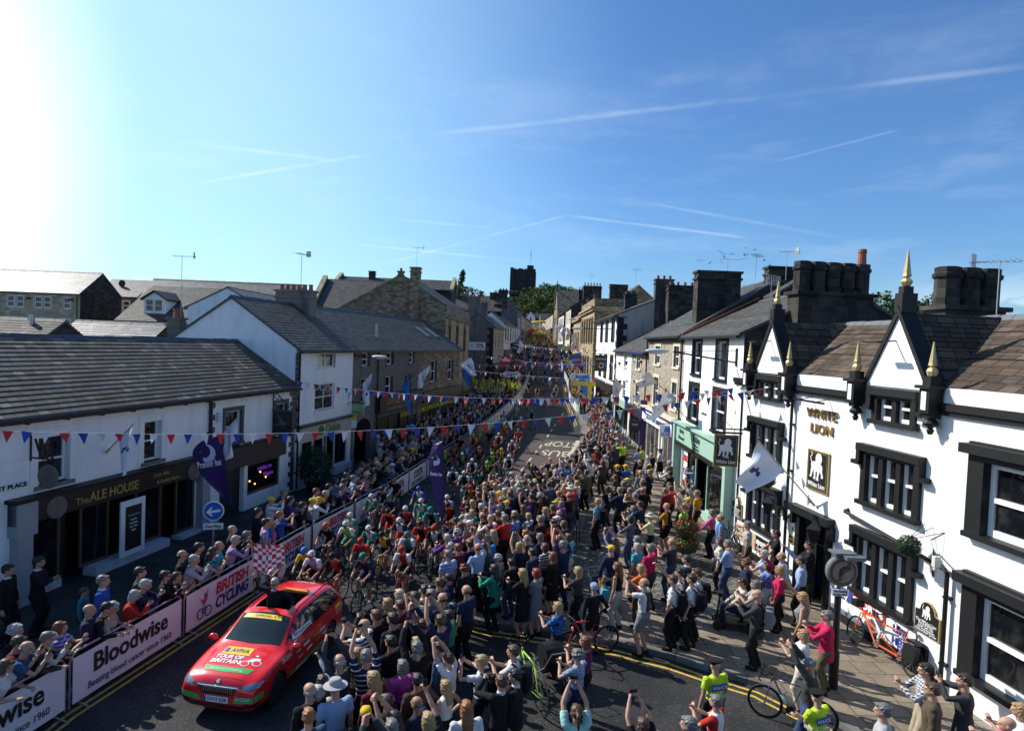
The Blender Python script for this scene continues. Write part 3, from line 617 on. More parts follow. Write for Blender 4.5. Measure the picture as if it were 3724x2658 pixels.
MB().box(-.03, -.38, -.3, .03, .38, .3).build('board', mk('pale_green', (.25, .45, .2), .5), sgn); MB().tube([(0, .6, .42), (0, -.4, .42)], .02, 6).tube([(0, .6, 1.0), (0, .6, .2)], .02, 6).tube([(0, .6, .95), (0, .1, .8), (0, -.3, .45)], .015, 6).build('bracket', iron, sgn)
text('Oxfam', grn, sgn, (-.04, 0, -.16), .22, rot=(R(90), 0, R(-90)))
b.downpipe(12.25, .2, 7.2)
b = Bld('pebbledash_building', 'grey pebbledashed building with stone arch and small dark windows', FL, 18.5, 30.3)
hs = [(x, x + 1.25, 6.22, 7.08) for x in (19.7, 23.6, 27.9)] + [(19.65, 20.9, 3.9, 5.46), (23.45, 24.85, 4.05, 5.42), (27.2, 28.4, 4.05, 5.42), (18.9, 21.3, 0, 2.2), (22.4, 30.0, .3, 2.7)]
b.walls(peb, 7.35, OB, hs, OR, 6.35, reveal=.3); b.roof(slate2, 7.35, OR, OB, 6.35, verge=0)
for h_ in hs[:6]: b.window(*h_[:2], h_[2], h_[3], .2, (1, 2), grend, grend, fw=.07, sw=.12)
mb = MB()
for k in range(9):
 a0, a1 = math.pi * k / 9 + .02, math.pi * (k + 1) / 9 - .02; c = 20.1
 mb.prism([(c - 1.2 * math.cos(a0), 2.2 + .75 * math.sin(a0)), (c - 1.55 * math.cos(a0), 2.2 + 1.1 * math.sin(a0)), (c - 1.55 * math.cos(a1), 2.2 + 1.1 * math.sin(a1)), (c - 1.2 * math.cos(a1), 2.2 + .75 * math.sin(a1))], -.05, .1)
mb.box(18.55, -.05, 0, 18.9, .1, 2.2); mb.box(21.3, -.05, 0, 21.65, .1, 2.2); a_ = b.part('stone_arch', mb, grend)
mb = MB(); mb.prism([(20.1 - 1.2 * math.cos(a), 2.2 + .75 * math.sin(a)) for a in np.linspace(0, math.pi, 15)], -.03, .06); b.part('arch_head', mb, darkr, a_)
f = b.box('fascia', pblk, (22.0, -.35, 3.0, 30.2, 0, 4.1)); b.box('cornice', black, (21.9, -.45, 4.1, 30.3, 0, 4.22), parent=f)
b.text('COWGILLS of CLITHEROE', pgold, 25.9, 3.72, .52, -.37, f, width=6.0); b.text('4-6 Market Place   01200 423587', mk('faint_cream', (.3, .27, .2)), 25.9, 3.25, .3, -.37, f, width=5.6)
yf = mk('yellow_green_strip', (.5, .58, .03), .6, var=.05)
lit = mk('shop_display', rough=.3, fn=lambda g, p: g.ramp(g.n('ShaderNodeTexNoise', {'Vector': g.v('MULTIPLY', g.n('ShaderNodeTexCoord').outputs['Object'], (1, 1, 1)), 'Scale': 5.0, 'Detail': 6.0, 'Roughness': .8}).outputs[0], [(.35, (.01, .01, .01)), (.5, (.02, .06, .05)), (.56, (.22, .05, .03)), (.62, (.3, .26, .1)), (.68, (.05, .12, .3)), (.8, (.5, .5, .45))]))
for x0, x1, t in ((22.5, 26.2, ''), (26.5, 29.9, 'TOYS, GAMES & JIGSAWS')):
 w_ = b.window(x0, x1, .4, 2.65, .02, (2, 1), fmat=pblk, fw=.08, name='shop_window', pane=lit)
 if t: b.box('window_strip', yf, (x0 + .1, -.01, 2.35, x1 - .1, .01, 2.62), parent=w_); b.text(t, pblk, (x0 + x1) / 2, 2.48, .24, -.02, w_, width=3.0)
b.downpipe(22.0, 2, 7.2)
vp = MB().tube([(24.0, 1.0, 7.9), (24.0, 1.0, 9.0)], .12, 8); b.part('vent_pipe', vp, galv, b.rf)
def walllamp(fr, x, z, L, label, up=.0):
 t = thing('street_lamp', label, 'street lamp', fr.p(x, 0, z), fr.rz)
 MB().tube([(0, -.02, 0), (0, -L * .8, up)], .035, 8).tube([(0, -.02, .5), (0, -L * .75, up)] if L > 2 else [(0, -.02, -.3), (0, -.5, 0)], .015, 5).box(-.08, -.05, -.15, .08, 0, .6).build('bracket', iron, t)
 mb = MB(); mb.ell((0, -L, up), (.17, .5, .1), 12, 8); mb.build('lamp_head', mk('pale_lamp_head', (.6, .62, .63), .4), t, smooth=True)
 MB().ell((0, -L - .05, up - .05), (.13, .32, .1), 12, 8).build('lamp_bowl', mk('frosted_bowl', (.7, .72, .72), .15), t, smooth=True); return t
walllamp(FL, 18.7, 6.9, 1.6, 'grey street lamp bracketed to the pebbledash front above the charity shop')
b = Bld('stone_shop', 'coursed stone shop with cream cornered windows at end of slate row', FL, 30.3, 41.5)
hs = [(32.8, 34.45, 4.55, 6.35), (37.6, 39.3, 4.5, 6.35), (31.0, 35.5, .7, 2.75), (36.0, 41, .7, 2.75)]
b.walls(stone, 7.35, OB, hs, OR, 6.35); b.roof(slate2, 7.35, OR, OB, 6.35, verge=.05)
for h_ in hs[:2]: b.window(*h_, .14, (1, 2), grend, grend, fw=.07, sw=.12)
f = b.box('fascia', pblk, (30.6, -.35, 3.0, 41.3, 0, 3.9))
for x0, x1, t in ((31.0, 35.5, 'COUNTRY & BARGAINS'), (36.0, 41, 'COUNTRY & GIFTS')):
 w_ = b.window(x0, x1, .7, 2.7, .02, (2, 1), fmat=pblk, fw=.08, name='shop_window', pane=lit); b.box('window_strip', yf, (x0 + .1, -.01, 2.35, x1 - .1, .01, 2.62), parent=w_)
 b.text(t, pblk, (x0 + x1) / 2, 2.48, .24, -.02, w_, width=3.4)
b.box('corbels', grend, *[(x, -.12, 7.1, x + .12, 0, 7.3) for x in np.arange(30.6, 41.3, .6)])
for x in (35.5, 37.8):
 y0, y1 = 1.4, 2.5; z0, z1 = b.slope(y0) + .03, b.slope(y1) + .03; mb = MB(); mb.add([(x, y0, z0), (x + 1.1, y0, z0), (x + 1.1, y1, z1), (x, y1, z1), (x, y0, z0 + .07), (x + 1.1, y0, z0 + .07), (x + 1.1, y1, z1 + .07), (x, y1, z1 + .07)], [(4, 5, 6, 7), (0, 1, 5, 4), (1, 2, 6, 5), (3, 0, 4, 7), (2, 3, 7, 6)]); b.part('skylight', mb, mk('skylight_glass', (.25, .32, .33), .15), b.rf)
F8 = FR(-6.7, 62, 4.2, 'L')
b = Bld('stone_gable_building', 'tall sandstone building with big gable, projecting chimney and parapet', F8, 0, 16)
hs = [(1.2, 2.7, 6.9, 9.6), (6.2, 7.6, 6.9, 9.6), (11.5, 12.9, 6.9, 9.6)]
b.walls(stone, 11.4, 11, hs, (4.6, 14.2), 10.6, left_mat=stone); b.roof(slate2, 11.4, (4.6, 14.2), 11, 10.6, over=-.5, verge=-.1, gutter=False)
b.part('front_facing', MB().box(0.02, -.06, 2, 1.2, .0, 10.4).box(2.7, -.06, 2, 6.2, 0, 10.4).box(7.6, -.06, 2, 11.5, 0, 10.4).box(12.9, -.06, 2, 16, 0, 10.4), stoneb, boxuv=True)
for h_ in hs: b.window(*h_, .14, (2, 2), stoneb, stoneb, fw=.1, sw=.16, surp=.1)
b.box('cornice', grend, (-.12, -.35, 10.2, 16.1, .1, 10.42)); b.box('parapet', stone, (-.02, -.08, 10.42, 16, .25, 11.6), boxuv=True)
c_ = b.chimney(-.35, .5, 2.7, 3.6, 1, 15.0, stone, 0); b.chimney(-.1, .4, 4.4, 4.9, 13.6, 14.6, stone, 1, poth=.3)
mb = MB(); mb.prism([(-.12, 10.9), (4.6, 14.2), (11.1, 10.5), (11.1, 10.72), (4.6, 14.45), (-.12, 11.15)], -.08, .22, ax='x'); b.part('gable_coping', mb, stone, boxuv=True)
aerial(F8.p(.1, 3.1, 15.1), 2.0, 0, .4, 'tall television aerial with two arrays on the chimney of the big stone gable')
FB = FR(-25.4, 88, 1.0, 'F')
b = Bld('old_warehouse', 'long dark stone warehouse with two parapet gabled slate roofs behind the shops', FB, 0, 16.5, zb=0)
b.walls(stoned, 15.1, 9, [(13.6, 14.9, 13.0, 14.4)], (4.5, 16.7), 15.0); b.roof(slate2, 15.1, (4.5, 16.7), 9, 15.0, gutter=True)
b.window(13.6, 14.9, 13.0, 14.4, .05, (5, 4), fw=.07)
for x in (-.25, 16.3): b.part('gable_coping', MB().prism([(-.4, 14.9), (4.5, 17.0), (9.3, 14.9), (9.3, 15.3), (4.5, 17.4), (-.4, 15.3)], x, x + .5, ax='x'), stoneb, boxuv=True)
b.chimney(4.2, 5.0, 3.5, 4.5, 16, 17.6, stoned, 0)
FB2 = FR(-23.6, 74, 1.0, 'F'); b2 = Bld('warehouse_wing', 'lower slate roofed stone wing with pale parapet gable in front of the warehouse', FB2, 0, 12.5, zb=0)
b2.walls(stoned, 11.4, 12, (), (5.0, 15.0), 11.2); b2.roof(slate2, 11.4, (5.0, 15.0), 12, 11.2)
b2.part('gable_coping', MB().prism([(-.5, 11.2), (5, 15.2), (5, 15.6), (-.5, 11.6)], -.35, .25, ax='x'), stoneb, boxuv=True)
y0, y1 = 2.6, 3.4; b2.part('skylight', MB().add([(8.0, y0, b2.slope(y0) + .04), (8.8, y0, b2.slope(y0) + .04), (8.8, y1, b2.slope(y1) + .04), (8.0, y1, b2.slope(y1) + .04)], [(0, 1, 2, 3)]), mk('skylight_glass'), b2.rf)
F9 = FR(-2.7, 85, 4.8, 'L')
b = Bld('rendered_corner_house', 'brown rendered house with black quoins and a large stained chimney', F9, 0, 15)
hs = [(2.2, 3.8, 7.4, 9.6), (6.6, 8.2, 7.4, 9.6), (11, 12.6, 7.4, 9.6)]
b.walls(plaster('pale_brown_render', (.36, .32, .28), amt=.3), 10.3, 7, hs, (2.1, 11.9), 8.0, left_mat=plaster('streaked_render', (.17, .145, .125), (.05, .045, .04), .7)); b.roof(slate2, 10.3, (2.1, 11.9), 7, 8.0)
for h_ in hs: b.window(*h_, .14, (1, 2), cream, cream, fw=.1, sw=.2)
b.quoins(0, 2, 10.1, black, .8, 1, h=.55, side=-1); b.chimney(-.02, .8, 2.0, 3.6, 9, 14.0, grend, 3, terra); b.chimney(5, 6, 1.6, 2.6, 11, 13.6, grend, 2)
b.part('shop_front', MB().box(.3, -.4, 2, 14.7, 0, 5.2), pblk)
q = F9.p(-.06, 2.15, 7.5)
sgn = thing('sale_banner', 'white banner lettered seventy percent off on the brown gable wall', 'banner', q, R(180 - 4.8) + R(180))
sgn.scale = (.6, 1, .64); MB().box(-1.9, -.03, -.85, 1.9, .02, .85).build('cloth', white, sgn)
redl = mk('dark_red_lettering', (.4, .02, .03), .6, var=.05); text('70%', redl, sgn, (.65, -.04, .1), 1.15, width=1.9, bold=.02); text('OFF', pblk, sgn, (.9, -.04, -.62), .3); text('UP', pblk, sgn, (-1.2, -.04, .35), .4); text('TO', pblk, sgn, (-1.2, -.04, -.15), .4)
b = Bld('white_fronted_shops', 'narrow white fronted shops with slate roof down the left of the far street', F9, 15, 40)
hs = [(x, x + 1.5, 8.6, 10.6) for x in (17, 21, 26, 31, 36)]
b.walls(wallw2, 11.2, 7, hs, (2.2, 12.9), 9); b.roof(slate2, 11.2, (2.2, 12.9), 7, 9)
for h_ in hs: b.window(*h_, .14, (1, 2), black, black, fw=.1, sw=.15)
b.part('shop_front', MB().box(15.3, -.4, 2, 39.7, 0, 7.0), mk('drab_shopfront', (.06, .06, .07), .5)); b.chimney(24, 25, 1.6, 2.8, 12.2, 14.6, stoned, 4)
F10 = FR(.7, 126, 4.0, 'L')
b = Bld('grey_gable_house', 'grey stone gabled house with chimney stack rising behind the left shops', F10, 0, 16)
b.walls(plaster('dark_grey_render', (.11, .11, .115), (.2, .2, .2), .5), 15.2, 8, [(2, 3.5, 11, 13), (7, 8.5, 11, 13)], (3.4, 17.6), 13.0); b.roof(slate2, 15.2, (3.4, 17.6), 8, 13); b.chimney(-.1, .7, 2.2, 3.9, 15, 18.6, stoned, 3)
for h_ in ((2, 3.5, 11, 13), (7, 8.5, 11, 13)): b.window(*h_, .14, (1, 2), white, white, fw=.1, sw=.15)
b = Bld('far_left_terrace', 'low terrace with pale fronts at the top left of the street', F10, 16, 75)
hs = [(x, x + 1.6, 12.4, 14) for x in np.arange(19, 74, 6.5)]
b.walls(plaster('cream_render', (.4, .36, .3)), 14.6, 8, hs, (3.4, 16.2), 13); b.roof(slate2, 14.6, (3.4, 16.2), 8, 13)
for h_ in hs: b.window(*h_, .14, (1, 2), None, cream, fw=.1)
b.part('shop_front', MB().box(16.3, -.4, 4, 74.7, 0, 11.4), mk('drab_shopfront')); b.chimney(32, 33, 2.8, 4, 15.4, 17.6, stoned, 4); b.chimney(55, 56, 2.8, 4, 15.4, 18, stoned, 4)
FD = FR(-11.2, 108, 0, 'F'); b = Bld('dark_stone_house', 'dark stone house with twin chimneys between the warehouse and the rendered corner', FD, 0, 9, zb=0)
b.walls(stoned, 13.5, 8, (), (4, 16.0), 13.5); b.roof(slate2, 13.5, (4, 16), 8, 13.5); b.chimney(.2, 1.6, 3.4, 4.4, 15, 17.2, stoned, 3); b.chimney(6.8, 8.6, 3.4, 4.4, 15, 16.8, stoned, 3)
FD = FR(-8.0, 92, -8, 'F'); b = Bld('small_white_gable', 'small white gable wall under the dark stone house', FD, 0, 3.4, zb=0)
b.walls(wallw2, 11.2, 5, (), None, 11.2); b.part('roof', MB().prism([(-.2, 12.9), (3.6, 11.2), (3.6, 11.35), (-.2, 13.1)], -.1, 5.1), slate2); b.part('gable', MB().prism([(0, 11.2), (3.4, 11.2), (0, 12.9)], .01, .2), wallw2)
FH = FR(-79.6, 76, -2, 'F')
b = Bld('stone_hotel', 'long honey stone building with white paired windows and pale slate roof', FH, 0, 28, zb=0)
hs = []
for x in (.6, 1.8, 4.2, 5.4, 7.8, 9.0, 11.6, 12.8, 15.0, 16.2, 19.0, 20.15, 22.4, 23.5, 25.9): hs += [(x, x + .95, 9.95, 11.4), (x, x + .95, 7.3, 8.8)]
b.walls(cellmat('hotel_stone', [(.55, .42, .26), (.48, .36, .22), (.6, .48, .31), (.4, .31, .19)], .6, .3, (.3, .24, .16), .04, bump=.4), 11.9, 7.5, hs, (3.8, 14.6), 11.9, right_mat=stoned); b.roof(cellmat('grey_brown_slates', [(.17, .15, .13), (.2, .18, .16), (.14, .125, .11)], .35, .3, (.06, .055, .05), .05, bump=.5, rough=.5), 11.9, (3.8, 14.6), 7.5, 11.9, gutter=False)  # right gable's shade is put into its colour with the near-black stone
for h_ in hs: b.window(*h_, .05, (1, 2), cream, None, fw=.13, sw=.1)
b.downpipe(27.7, 0, 11.8)
for x in (21.8, 27.0): b.part('lamp', MB().ell((x, -.2, 11.1), (.25, .2, .12)), iron)
FH2 = FR(-57.5, 86, -2, 'F'); b = Bld('stone_annexe', 'stone annexe with one white window between hotel and rendered houses', FH2, 0, 6.3, zb=0)
b.walls(stone, 12.3, 8, [(4.2, 5.2, 10.4, 11.7)], (4, 14.7), 12.3, right_mat=wallb); b.roof(mk('grey_brown_slates'), 12.3, (4, 14.7), 8, 12.3); b.window(4.2, 5.2, 10.4, 11.7, .05, (1, 2), cream, cream, fw=.13)
d_ = MB(); d_.lathe([(.5, 0), (.4, .12), (.05, .2)], (2.6, 2.2, 14.2), 14, ax='y'); b.part('satellite_dish', d_, iron)
FH3 = FR(-37.8, 60, 0, 'F'); b = Bld('slate_roofed_house', 'house with dark slate roof and white gabled dormer window', FH3, 0, 7, zb=0)
hs = [(x, x + .9, 6.2, 7.6) for x in (.8, 2.4, 4.6)]
b.walls(stone, 8.8, 11, hs, (6, 12.4), 8.8, right_mat=wallb); b.roof(slate2, 8.8, (6, 12.4), 11, 8.8)
for h_ in hs: b.window(*h_, .1, (1, 2), white, white, fw=.1)
dm = MB(); dm.prism([(2.0, 9.2), (4.1, 9.2), (4.1, 10.9), (3.05, 11.6), (2.0, 10.9)], 1.0, 4.6); dw = b.part('dormer', dm, wallw2)
b.part('dormer_roof', MB().prism([(1.75, 10.78), (3.05, 11.62), (3.05, 11.76), (1.75, 10.92)], .75, 4.8).prism([(3.05, 11.62), (4.35, 10.78), (4.35, 10.92), (3.05, 11.76)], .75, 4.8), slate2, dw)
for x in (2.2, 3.08): b.part('dormer_window', MB().box(x, .9, 9.7, x + .8, .98, 10.9), white, dw); b.part('pane', MB().box(x + .09, .87, 9.8, x + .71, .89, 10.28).box(x + .09, .87, 10.34, x + .71, .89, 10.82), glass, dw)
FH4 = FR(-29.0, 56, 0, 'R'); b = Bld('white_gabled_house', 'white rendered house with pale slate roof, its gable turned to the town', FH4, -12, 0, zb=0)
b.walls(wallb, 10.1, 8, (), (3.5, 11.9), 9.6, right_mat=wallb); b.roof(mk('grey_brown_slates'), 10.1, (3.5, 11.9), 8, 9.6)
FH5 = FR(-46, 76, 0, 'F'); b = Bld('pale_slate_roof_house', 'house showing only a broad pale slate roof behind the dormer', FH5, 0, 19, zb=0)
b.walls(stone, 10.5, 9, (), (4.5, 14.3), 10.5); b.roof(mk('grey_brown_slates'), 10.5, (4.5, 14.3), 9, 10.5)
FO = FR(-34.2, 30, 0, 'F'); b = Bld('dark_outbuilding', 'low outbuilding with ribbed dark slate roof just behind the ale house', FO, 0, 11, zb=0)
b.walls(stoned, 6.7, 5.2, (), (2.6, 8.15), 6.7); b.roof(slate, 6.7, (2.6, 8.15), 5.2, 6.7); b.part('flue', MB().tube([(9.6, 2.2, 7.5), (9.6, 2.2, 8.5)], .12, 10), galv)
FO = FR(-25, 33.6, 0, 'F'); b = Bld('pale_outbuilding', 'low outbuilding with sunlit pale stone slates behind the ale house', FO, 0, 5.2, zb=0)
b.walls(stone, 6.8, 5, (), (2.5, 8.2), 6.8); b.roof(slatew, 6.8, (2.5, 8.2), 5, 6.8)
b.chimney(5.5, 6.2, 1.9, 2.6, 5.5, 8.6, grend, 1, terra, poth=.5, potr=.2)
aerial(FO.p(6.1, 2.2, 8.6), 3.6, 0, .3, 'very tall thin mast with small aerial rising over the ale house roof')
aerial(FL.p(18.2, 3.4, 10.7), 2.2, 0, 1.2, 'television aerial on the grey chimney of the charity shop')
# ================================================================ right side buildings
def mull(b, x0, x1, z0, z1, n, top=True):
 """black mullioned window with hood mould and white sashes; outer size"""
 j = .2; o = b.box('window', black, (x0, -.1, z0 + .12, x0 + j, .1, z1 - .22), (x1 - j, -.1, z0 + .12, x1, .1, z1 - .22), (x0, -.1, z1 - .3, x1, .04, z1 - .19))
 b.box('hood', black, (x0 - .1, -.22, z1 - .2, x1 + .1, .06, z1), (x0 - .1, -.2, z1 - .5, x0 + .05, .0, z1 - .2), (x1 - .05, -.2, z1 - .5, x1 + .1, .0, z1 - .2), (x0 - .28, -.22, z1 - .62, x0 + .05, 0, z1 - .5), (x1 - .05, -.22, z1 - .62, x1 + .28, 0, z1 - .5), parent=o)
 b.box('sill', black, (x0 - .05, -.2, z0, x1 + .05, .1, z0 + .12), parent=o)
 W_ = (x1 - x0 - 2 * j); m = .17; lw = (W_ - m * (n - 1)) / n
 for k in range(n):
  a = x0 + j + k * (lw + m); c = a + lw
  if k: b.box('mullion', black, (a - m, -.07, z0 + .12, a, .1, z1 - .2), parent=o)
  s = b.box('sash', white, (a, .05, z0 + .12, a + .07, .12, z1 - .2), (c - .07, .05, z0 + .12, c, .12, z1 - .2), (a + .07, .05, z1 - .27, c - .07, .12, z1 - .2), (a + .07, .05, z0 + .12, c - .07, .12, z0 + .22), (a + .07, .04, (z0 + z1) / 2 - .04, c - .07, .12, (z0 + z1) / 2 + .03), parent=o)
  b.box('pane', glass, (a + .03, .125, z0 + .14, c - .03, .135, z1 - .22), parent=s)
 return o, (x0 + .02, x1 - .02, z0 + .02, z1 - .02)
b = Bld('corner_pub', 'white painted corner pub with black mullioned windows, pointed gables and gold finials', FWL, -11.35, 6.4)
W_ = [(-9.72, -7.55, 4.0, 5.6, 3), (-9.75, -7.45, 1.4, 3.2, 3), (-3.22, -1.0, 3.85, 5.58, 3), (-3.3, -1.05, 1.27, 3.18, 3), (-9.35, -7.68, 6.3, 7.24, 2), (-2.9, -1.25, 6.2, 7.2, 2)]
hol = []
for w_ in W_: o, h_ = mull(b, *w_); hol.append(h_)
hol += [(-6.15, -4.7, -.3, 2.78), (.45, 2.9, 4.05, 5.95), (.5, 2.9, .85, 3.0)]
RG = (3.0, 9.15); UV_ = plaster('pub_white_wall', (.79, .79, .78), (.42, .4, .35), .42, course=.0, bump=.12)
b.walls(UV_, 7.25, 7.5, hol, RG, 7.0, left_mat=stoned, right_mat=UV_, reveal=.14)
b.roof(slateb, 7.05, RG, 7.5, 7.0, over=-.28, verge=0, ridgemat=leadm, gutter=False)
for x0, x1 in ((-6.75, -3.7), (-.42, 6.45), (-11.3, -10.2)): b.box('cornice', black, (x0, -.14, 6.82, x1, -.005, 7.0), (x0, -.08, 6.7, x1, -.005, 6.83))
for x0, x1 in ((-6.75, -3.7), (-.42, 6.45), (-11.3, -10.2)): b.box('parapet', UV_, (x0, -.05, 7.0, x1, .3, 7.36))
def tri(cx, hw, zb, za, pr):
 g_ = b.part('gable', MB().prism([(cx - hw, zb), (cx + hw, zb), (cx, za)], -.06, .25), UV_)
 q = .08
 b.part('gable_coping', MB().prism([(cx - hw - q, zb - .02), (cx - hw + .06, zb - .02), (cx, za - .02), (cx, za + .2)], -.12, .3).prism([(cx + hw + q, zb - .02), (cx, za + .2), (cx, za - .02), (cx + hw - .06, zb - .02)], -.16, .3), black, g_)
 for sgn in (-1, 1):
  mb = MB(); n = 8
  for k in range(n):
   t0, t1 = k / n, (k + 1) / n; xa, za_ = cx + sgn * hw * (1 - t0), zb + (za - zb) * t0; xb, zb_ = cx + sgn * hw * (1 - t1), zb + (za - zb) * t1
   ya = max(.3, (za_ - 7.05) / (RG[1] - 7.05) * 3.0 - .1) + .35; yb = (zb_ - 7.05) / (RG[1] - 7.05) * 3.0 + .25
   q_ = [(xa, .3, za_ + .03), (xa, ya, za_ + .03), (xb, yb, zb_ + .01), (xb, .3, zb_ + .01)]
   if sgn > 0: q_ = q_
   mb.quad(*(q_ if sgn > 0 else q_[::-1]), uv=[(p_[1], (p_[2] - zb) * 1.15) for p_ in (q_ if sgn > 0 else q_[::-1])])
  b.part('gable_roof', mb, slateb, g_, fix=False)
 return g_
tri(-8.5, 1.2, 7.3, 9.2, 0); tri(-2.05, 1.25, 7.25, 9.25, 0)
def finial(cx, z, base, sc=1.0):
 """small black pier with white inset, gold ball and spike"""
 if base:
  o = b.box('kneeler', black, (cx - .16, -.42, 6.72, cx + .16, -.06, 7.32), (cx - .24, -.5, 7.32, cx + .24, -.0, 7.4), (cx - .13, -.38, 7.4, cx + .13, -.1, 7.62), (cx - .12, -.35, 6.6, cx + .12, -.05, 6.72))
  b.part('corbel', MB().lathe([(.05, 6.2), (.09, 6.3), (.05, 6.36), (.16, 6.42), (.18, 6.48), (.1, 6.6)], (cx, -.2, 0), 10), black, o); b.box('inset', white, (cx - .08, -.435, 6.8, cx + .08, -.42, 7.25), parent=o); z = 7.62; y = -.24
 else: o = b.box('apex_pier', black, (cx - .14, -.14, z - .1, cx + .14, .3, z + .42), (cx - .1, -.08, z + .42, cx + .1, .2, z + .6)); z += .6; y = .06
 f = b.part('finial', MB().lathe([(.06, z - .02), (.1, z + .02), (.12 * sc, z + .09), (.13 * sc, z + .13), (.1, z + .2), (.05, z + .23), (.1 * sc, z + .27), (.085 * sc, z + .33), (.015, z + .85 * sc)], (cx, y, 0), 8), gold, o)
for x in (-9.75, -6.98, -3.42, -.62): finial(x, 0, 1)
finial(-8.5, 9.25, 0, 1.0); finial(-2.05, 9.35, 0, 1.15)
gl_ = mk('bronze_letter', (.34, .2, .06), .35, .5); f = b.text('WHITE', gl_, -5.3, 6.14, .42, -.04, width=1.6, ext=.02, bold=.006); b.text('LION', gl_, -5.25, 5.66, .42, -.04, width=1.15, ext=.02, bold=.006)
b.part('sign_light', MB().box(-6.3, -.42, 6.52, -4.7, -.34, 6.58).tube([(-5.9, 0, 6.66), (-5.9, -.4, 6.58)], .015, 5).tube([(-5.0, 0, 6.66), (-5.0, -.4, 6.58)], .015, 5), iron)
for x in (-8.5, -2.05): b.part('gable_lamp', MB().box(x - .5, -.75, 8.42, x + .1, -.62, 8.47).tube([(x - .1, -.06, 8.5), (x - .1, -.7, 8.45)], .02, 5), iron)
def lion(b, cx, cz, s, y, par):
 """white lion drawn from rounded shapes on the board"""
 mb = MB(); E_ = lambda x, z, rx, rz: mb.ell((cx + x * s, y, cz + z * s), (rx * s, .012, rz * s), 14, 8)
 E_(.08, .5, .2, .22); E_(.02, .42, .13, .15); E_(-.05, .2, .24, .2); E_(.14, .16, .2, .17); E_(-.22, .22, .17, .15)
 for a, c, d, e in ((-.3, .1, -.36, -.2), (-.14, .1, -.12, -.24), (.1, .08, .06, -.26), (.24, .1, .36, -.14)): mb.tube([(cx + a * s, y, cz + c * s), (cx + d * s, y, cz + e * s)], [.08 * s, .045 * s], 6); E_(d - .03, e - .02, .07, .035)
 mb.tube([(cx - .34 * s, y, cz + .28 * s), (cx - .44 * s, y, cz + .5 * s), (cx - .34 * s, y, cz + .62 * s), (cx - .4 * s, y, cz + .72 * s)], .022 * s, 5)
 for v in range(len(mb.v)): x_, y_, z_ = mb.v[v]; mb.v[v] = (x_, y + (y_ - y) * .06, z_)
 o = b.part('emblem', mb, white, par)
gline = mk('gold_border', (.5, .36, .12), .5, .3)
def pubboard(b, x0, x1, z0, z1, y=0, parent=None, txt=('The', 'White Lion')):
 p = b.box('sign_board', gline, (x0, y - .06, z0, x1, y - .01, z1)); q = b.box('sign_face', pblk, (x0 + .03, y - .065, z0 + .03, x1 - .03, y - .055, z1 - .03), parent=p); w = x1 - x0; h = z1 - z0; c = (x0 + x1) / 2
 b.box('sign_line', gline, (x0 + .07, y - .07, z0 + .07, x1 - .07, y - .064, z0 + .08), (x0 + .07, y - .07, z1 - .08, x1 - .07, y - .064, z1 - .07), (x0 + .07, y - .07, z0 + .07, x0 + .08, y - .064, z1 - .07), (x1 - .08, y - .07, z0 + .07, x1 - .07, y - .064, z1 - .07), parent=p)
 lion(b, c, z0 + h * .48, w * .75, y - .075, p); b.text(txt[0], white, c, z0 + h * .3, h * .12, y - .07, p); b.text(txt[1], white, c, z0 + h * .15, h * .16, y - .07, p, width=w * .8, bold=.003)
pubboard(b, -5.88, -4.75, 3.68, 4.98)
def archboard(b, x0, x1, z0, z1, lines):
 c, w = (x0 + x1) / 2, x1 - x0; pr = [(x0, z0), (x1, z0), (x1, z1 - w * .35), (x1 - w * .15, z1 - w * .33)] + [(c + w * .3 * math.cos(a), z1 - w * .3 + w * .3 * math.sin(a)) for a in np.linspace(0, math.pi, 9)] + [(x0 + w * .15, z1 - w * .33), (x0, z1 - w * .35)]
 p = b.part('sign_board', MB().prism(pr, -.06, -.01), gline); b.part('sign_face', MB().prism([(c + (x - c) * .94, (z0 + z1) / 2 + (z - (z0 + z1) / 2) * .96) for x, z in pr], -.068, -.06), pblk, p)
 lion(b, c, z1 - w * .42, w * .42, -.075, p)
 for k, t in enumerate(lines): b.text(t, white, c, z1 - w * .66 - k * (z1 - z0 - w * .66) / (len(lines) + .2), w * (.13 if k == 0 else .095), -.072, p)
L5 = ('The White Lion', 'Bed & Breakfast', 'Local Cask Ales', 'Live Entertainment', 'Covered Beer Garden')
archboard(b, -.9, -.12, 1.25, 2.07, L5); archboard(b, -10.95, -10.15, 1.34, 2.25, L5)
o = b.box('door', black, (-6.35, -.08, 0, -6.12, .12, 2.8), (-4.7, -.08, 0, -4.45, .12, 2.8), (-6.12, .12, 0, -5.4, .16, 2.7)); b.box('hood', black, (-6.5, -.3, 2.78, -4.35, .05, 3.02), (-6.5, -.2, 2.35, -6.36, 0, 2.78), (-4.44, -.2, 2.35, -4.3, 0, 2.78), parent=o)
b.box('door_leaf', darkr, (-5.4, .3, 0, -4.7, .34, 2.7), parent=o)
o = b.part('plaque', MB().lathe([(.17, -.03), (.17, 0)], (-6.62, 0, 1.72), 18, ax='y'), gold); b.part('plaque_face', MB().lathe([(.14, -.036), (.14, -.03)], (-6.62, 0, 1.72), 18, ax='y'), pblk, o); b.text('FREE HOUSE', gold, -6.62, 1.72, .05, -.04, o); b.box('plaque', mk('grey_plaque', (.12, .13, .13), .6), (-6.62, -.02, 2.02, -6.4, 0, 2.14))
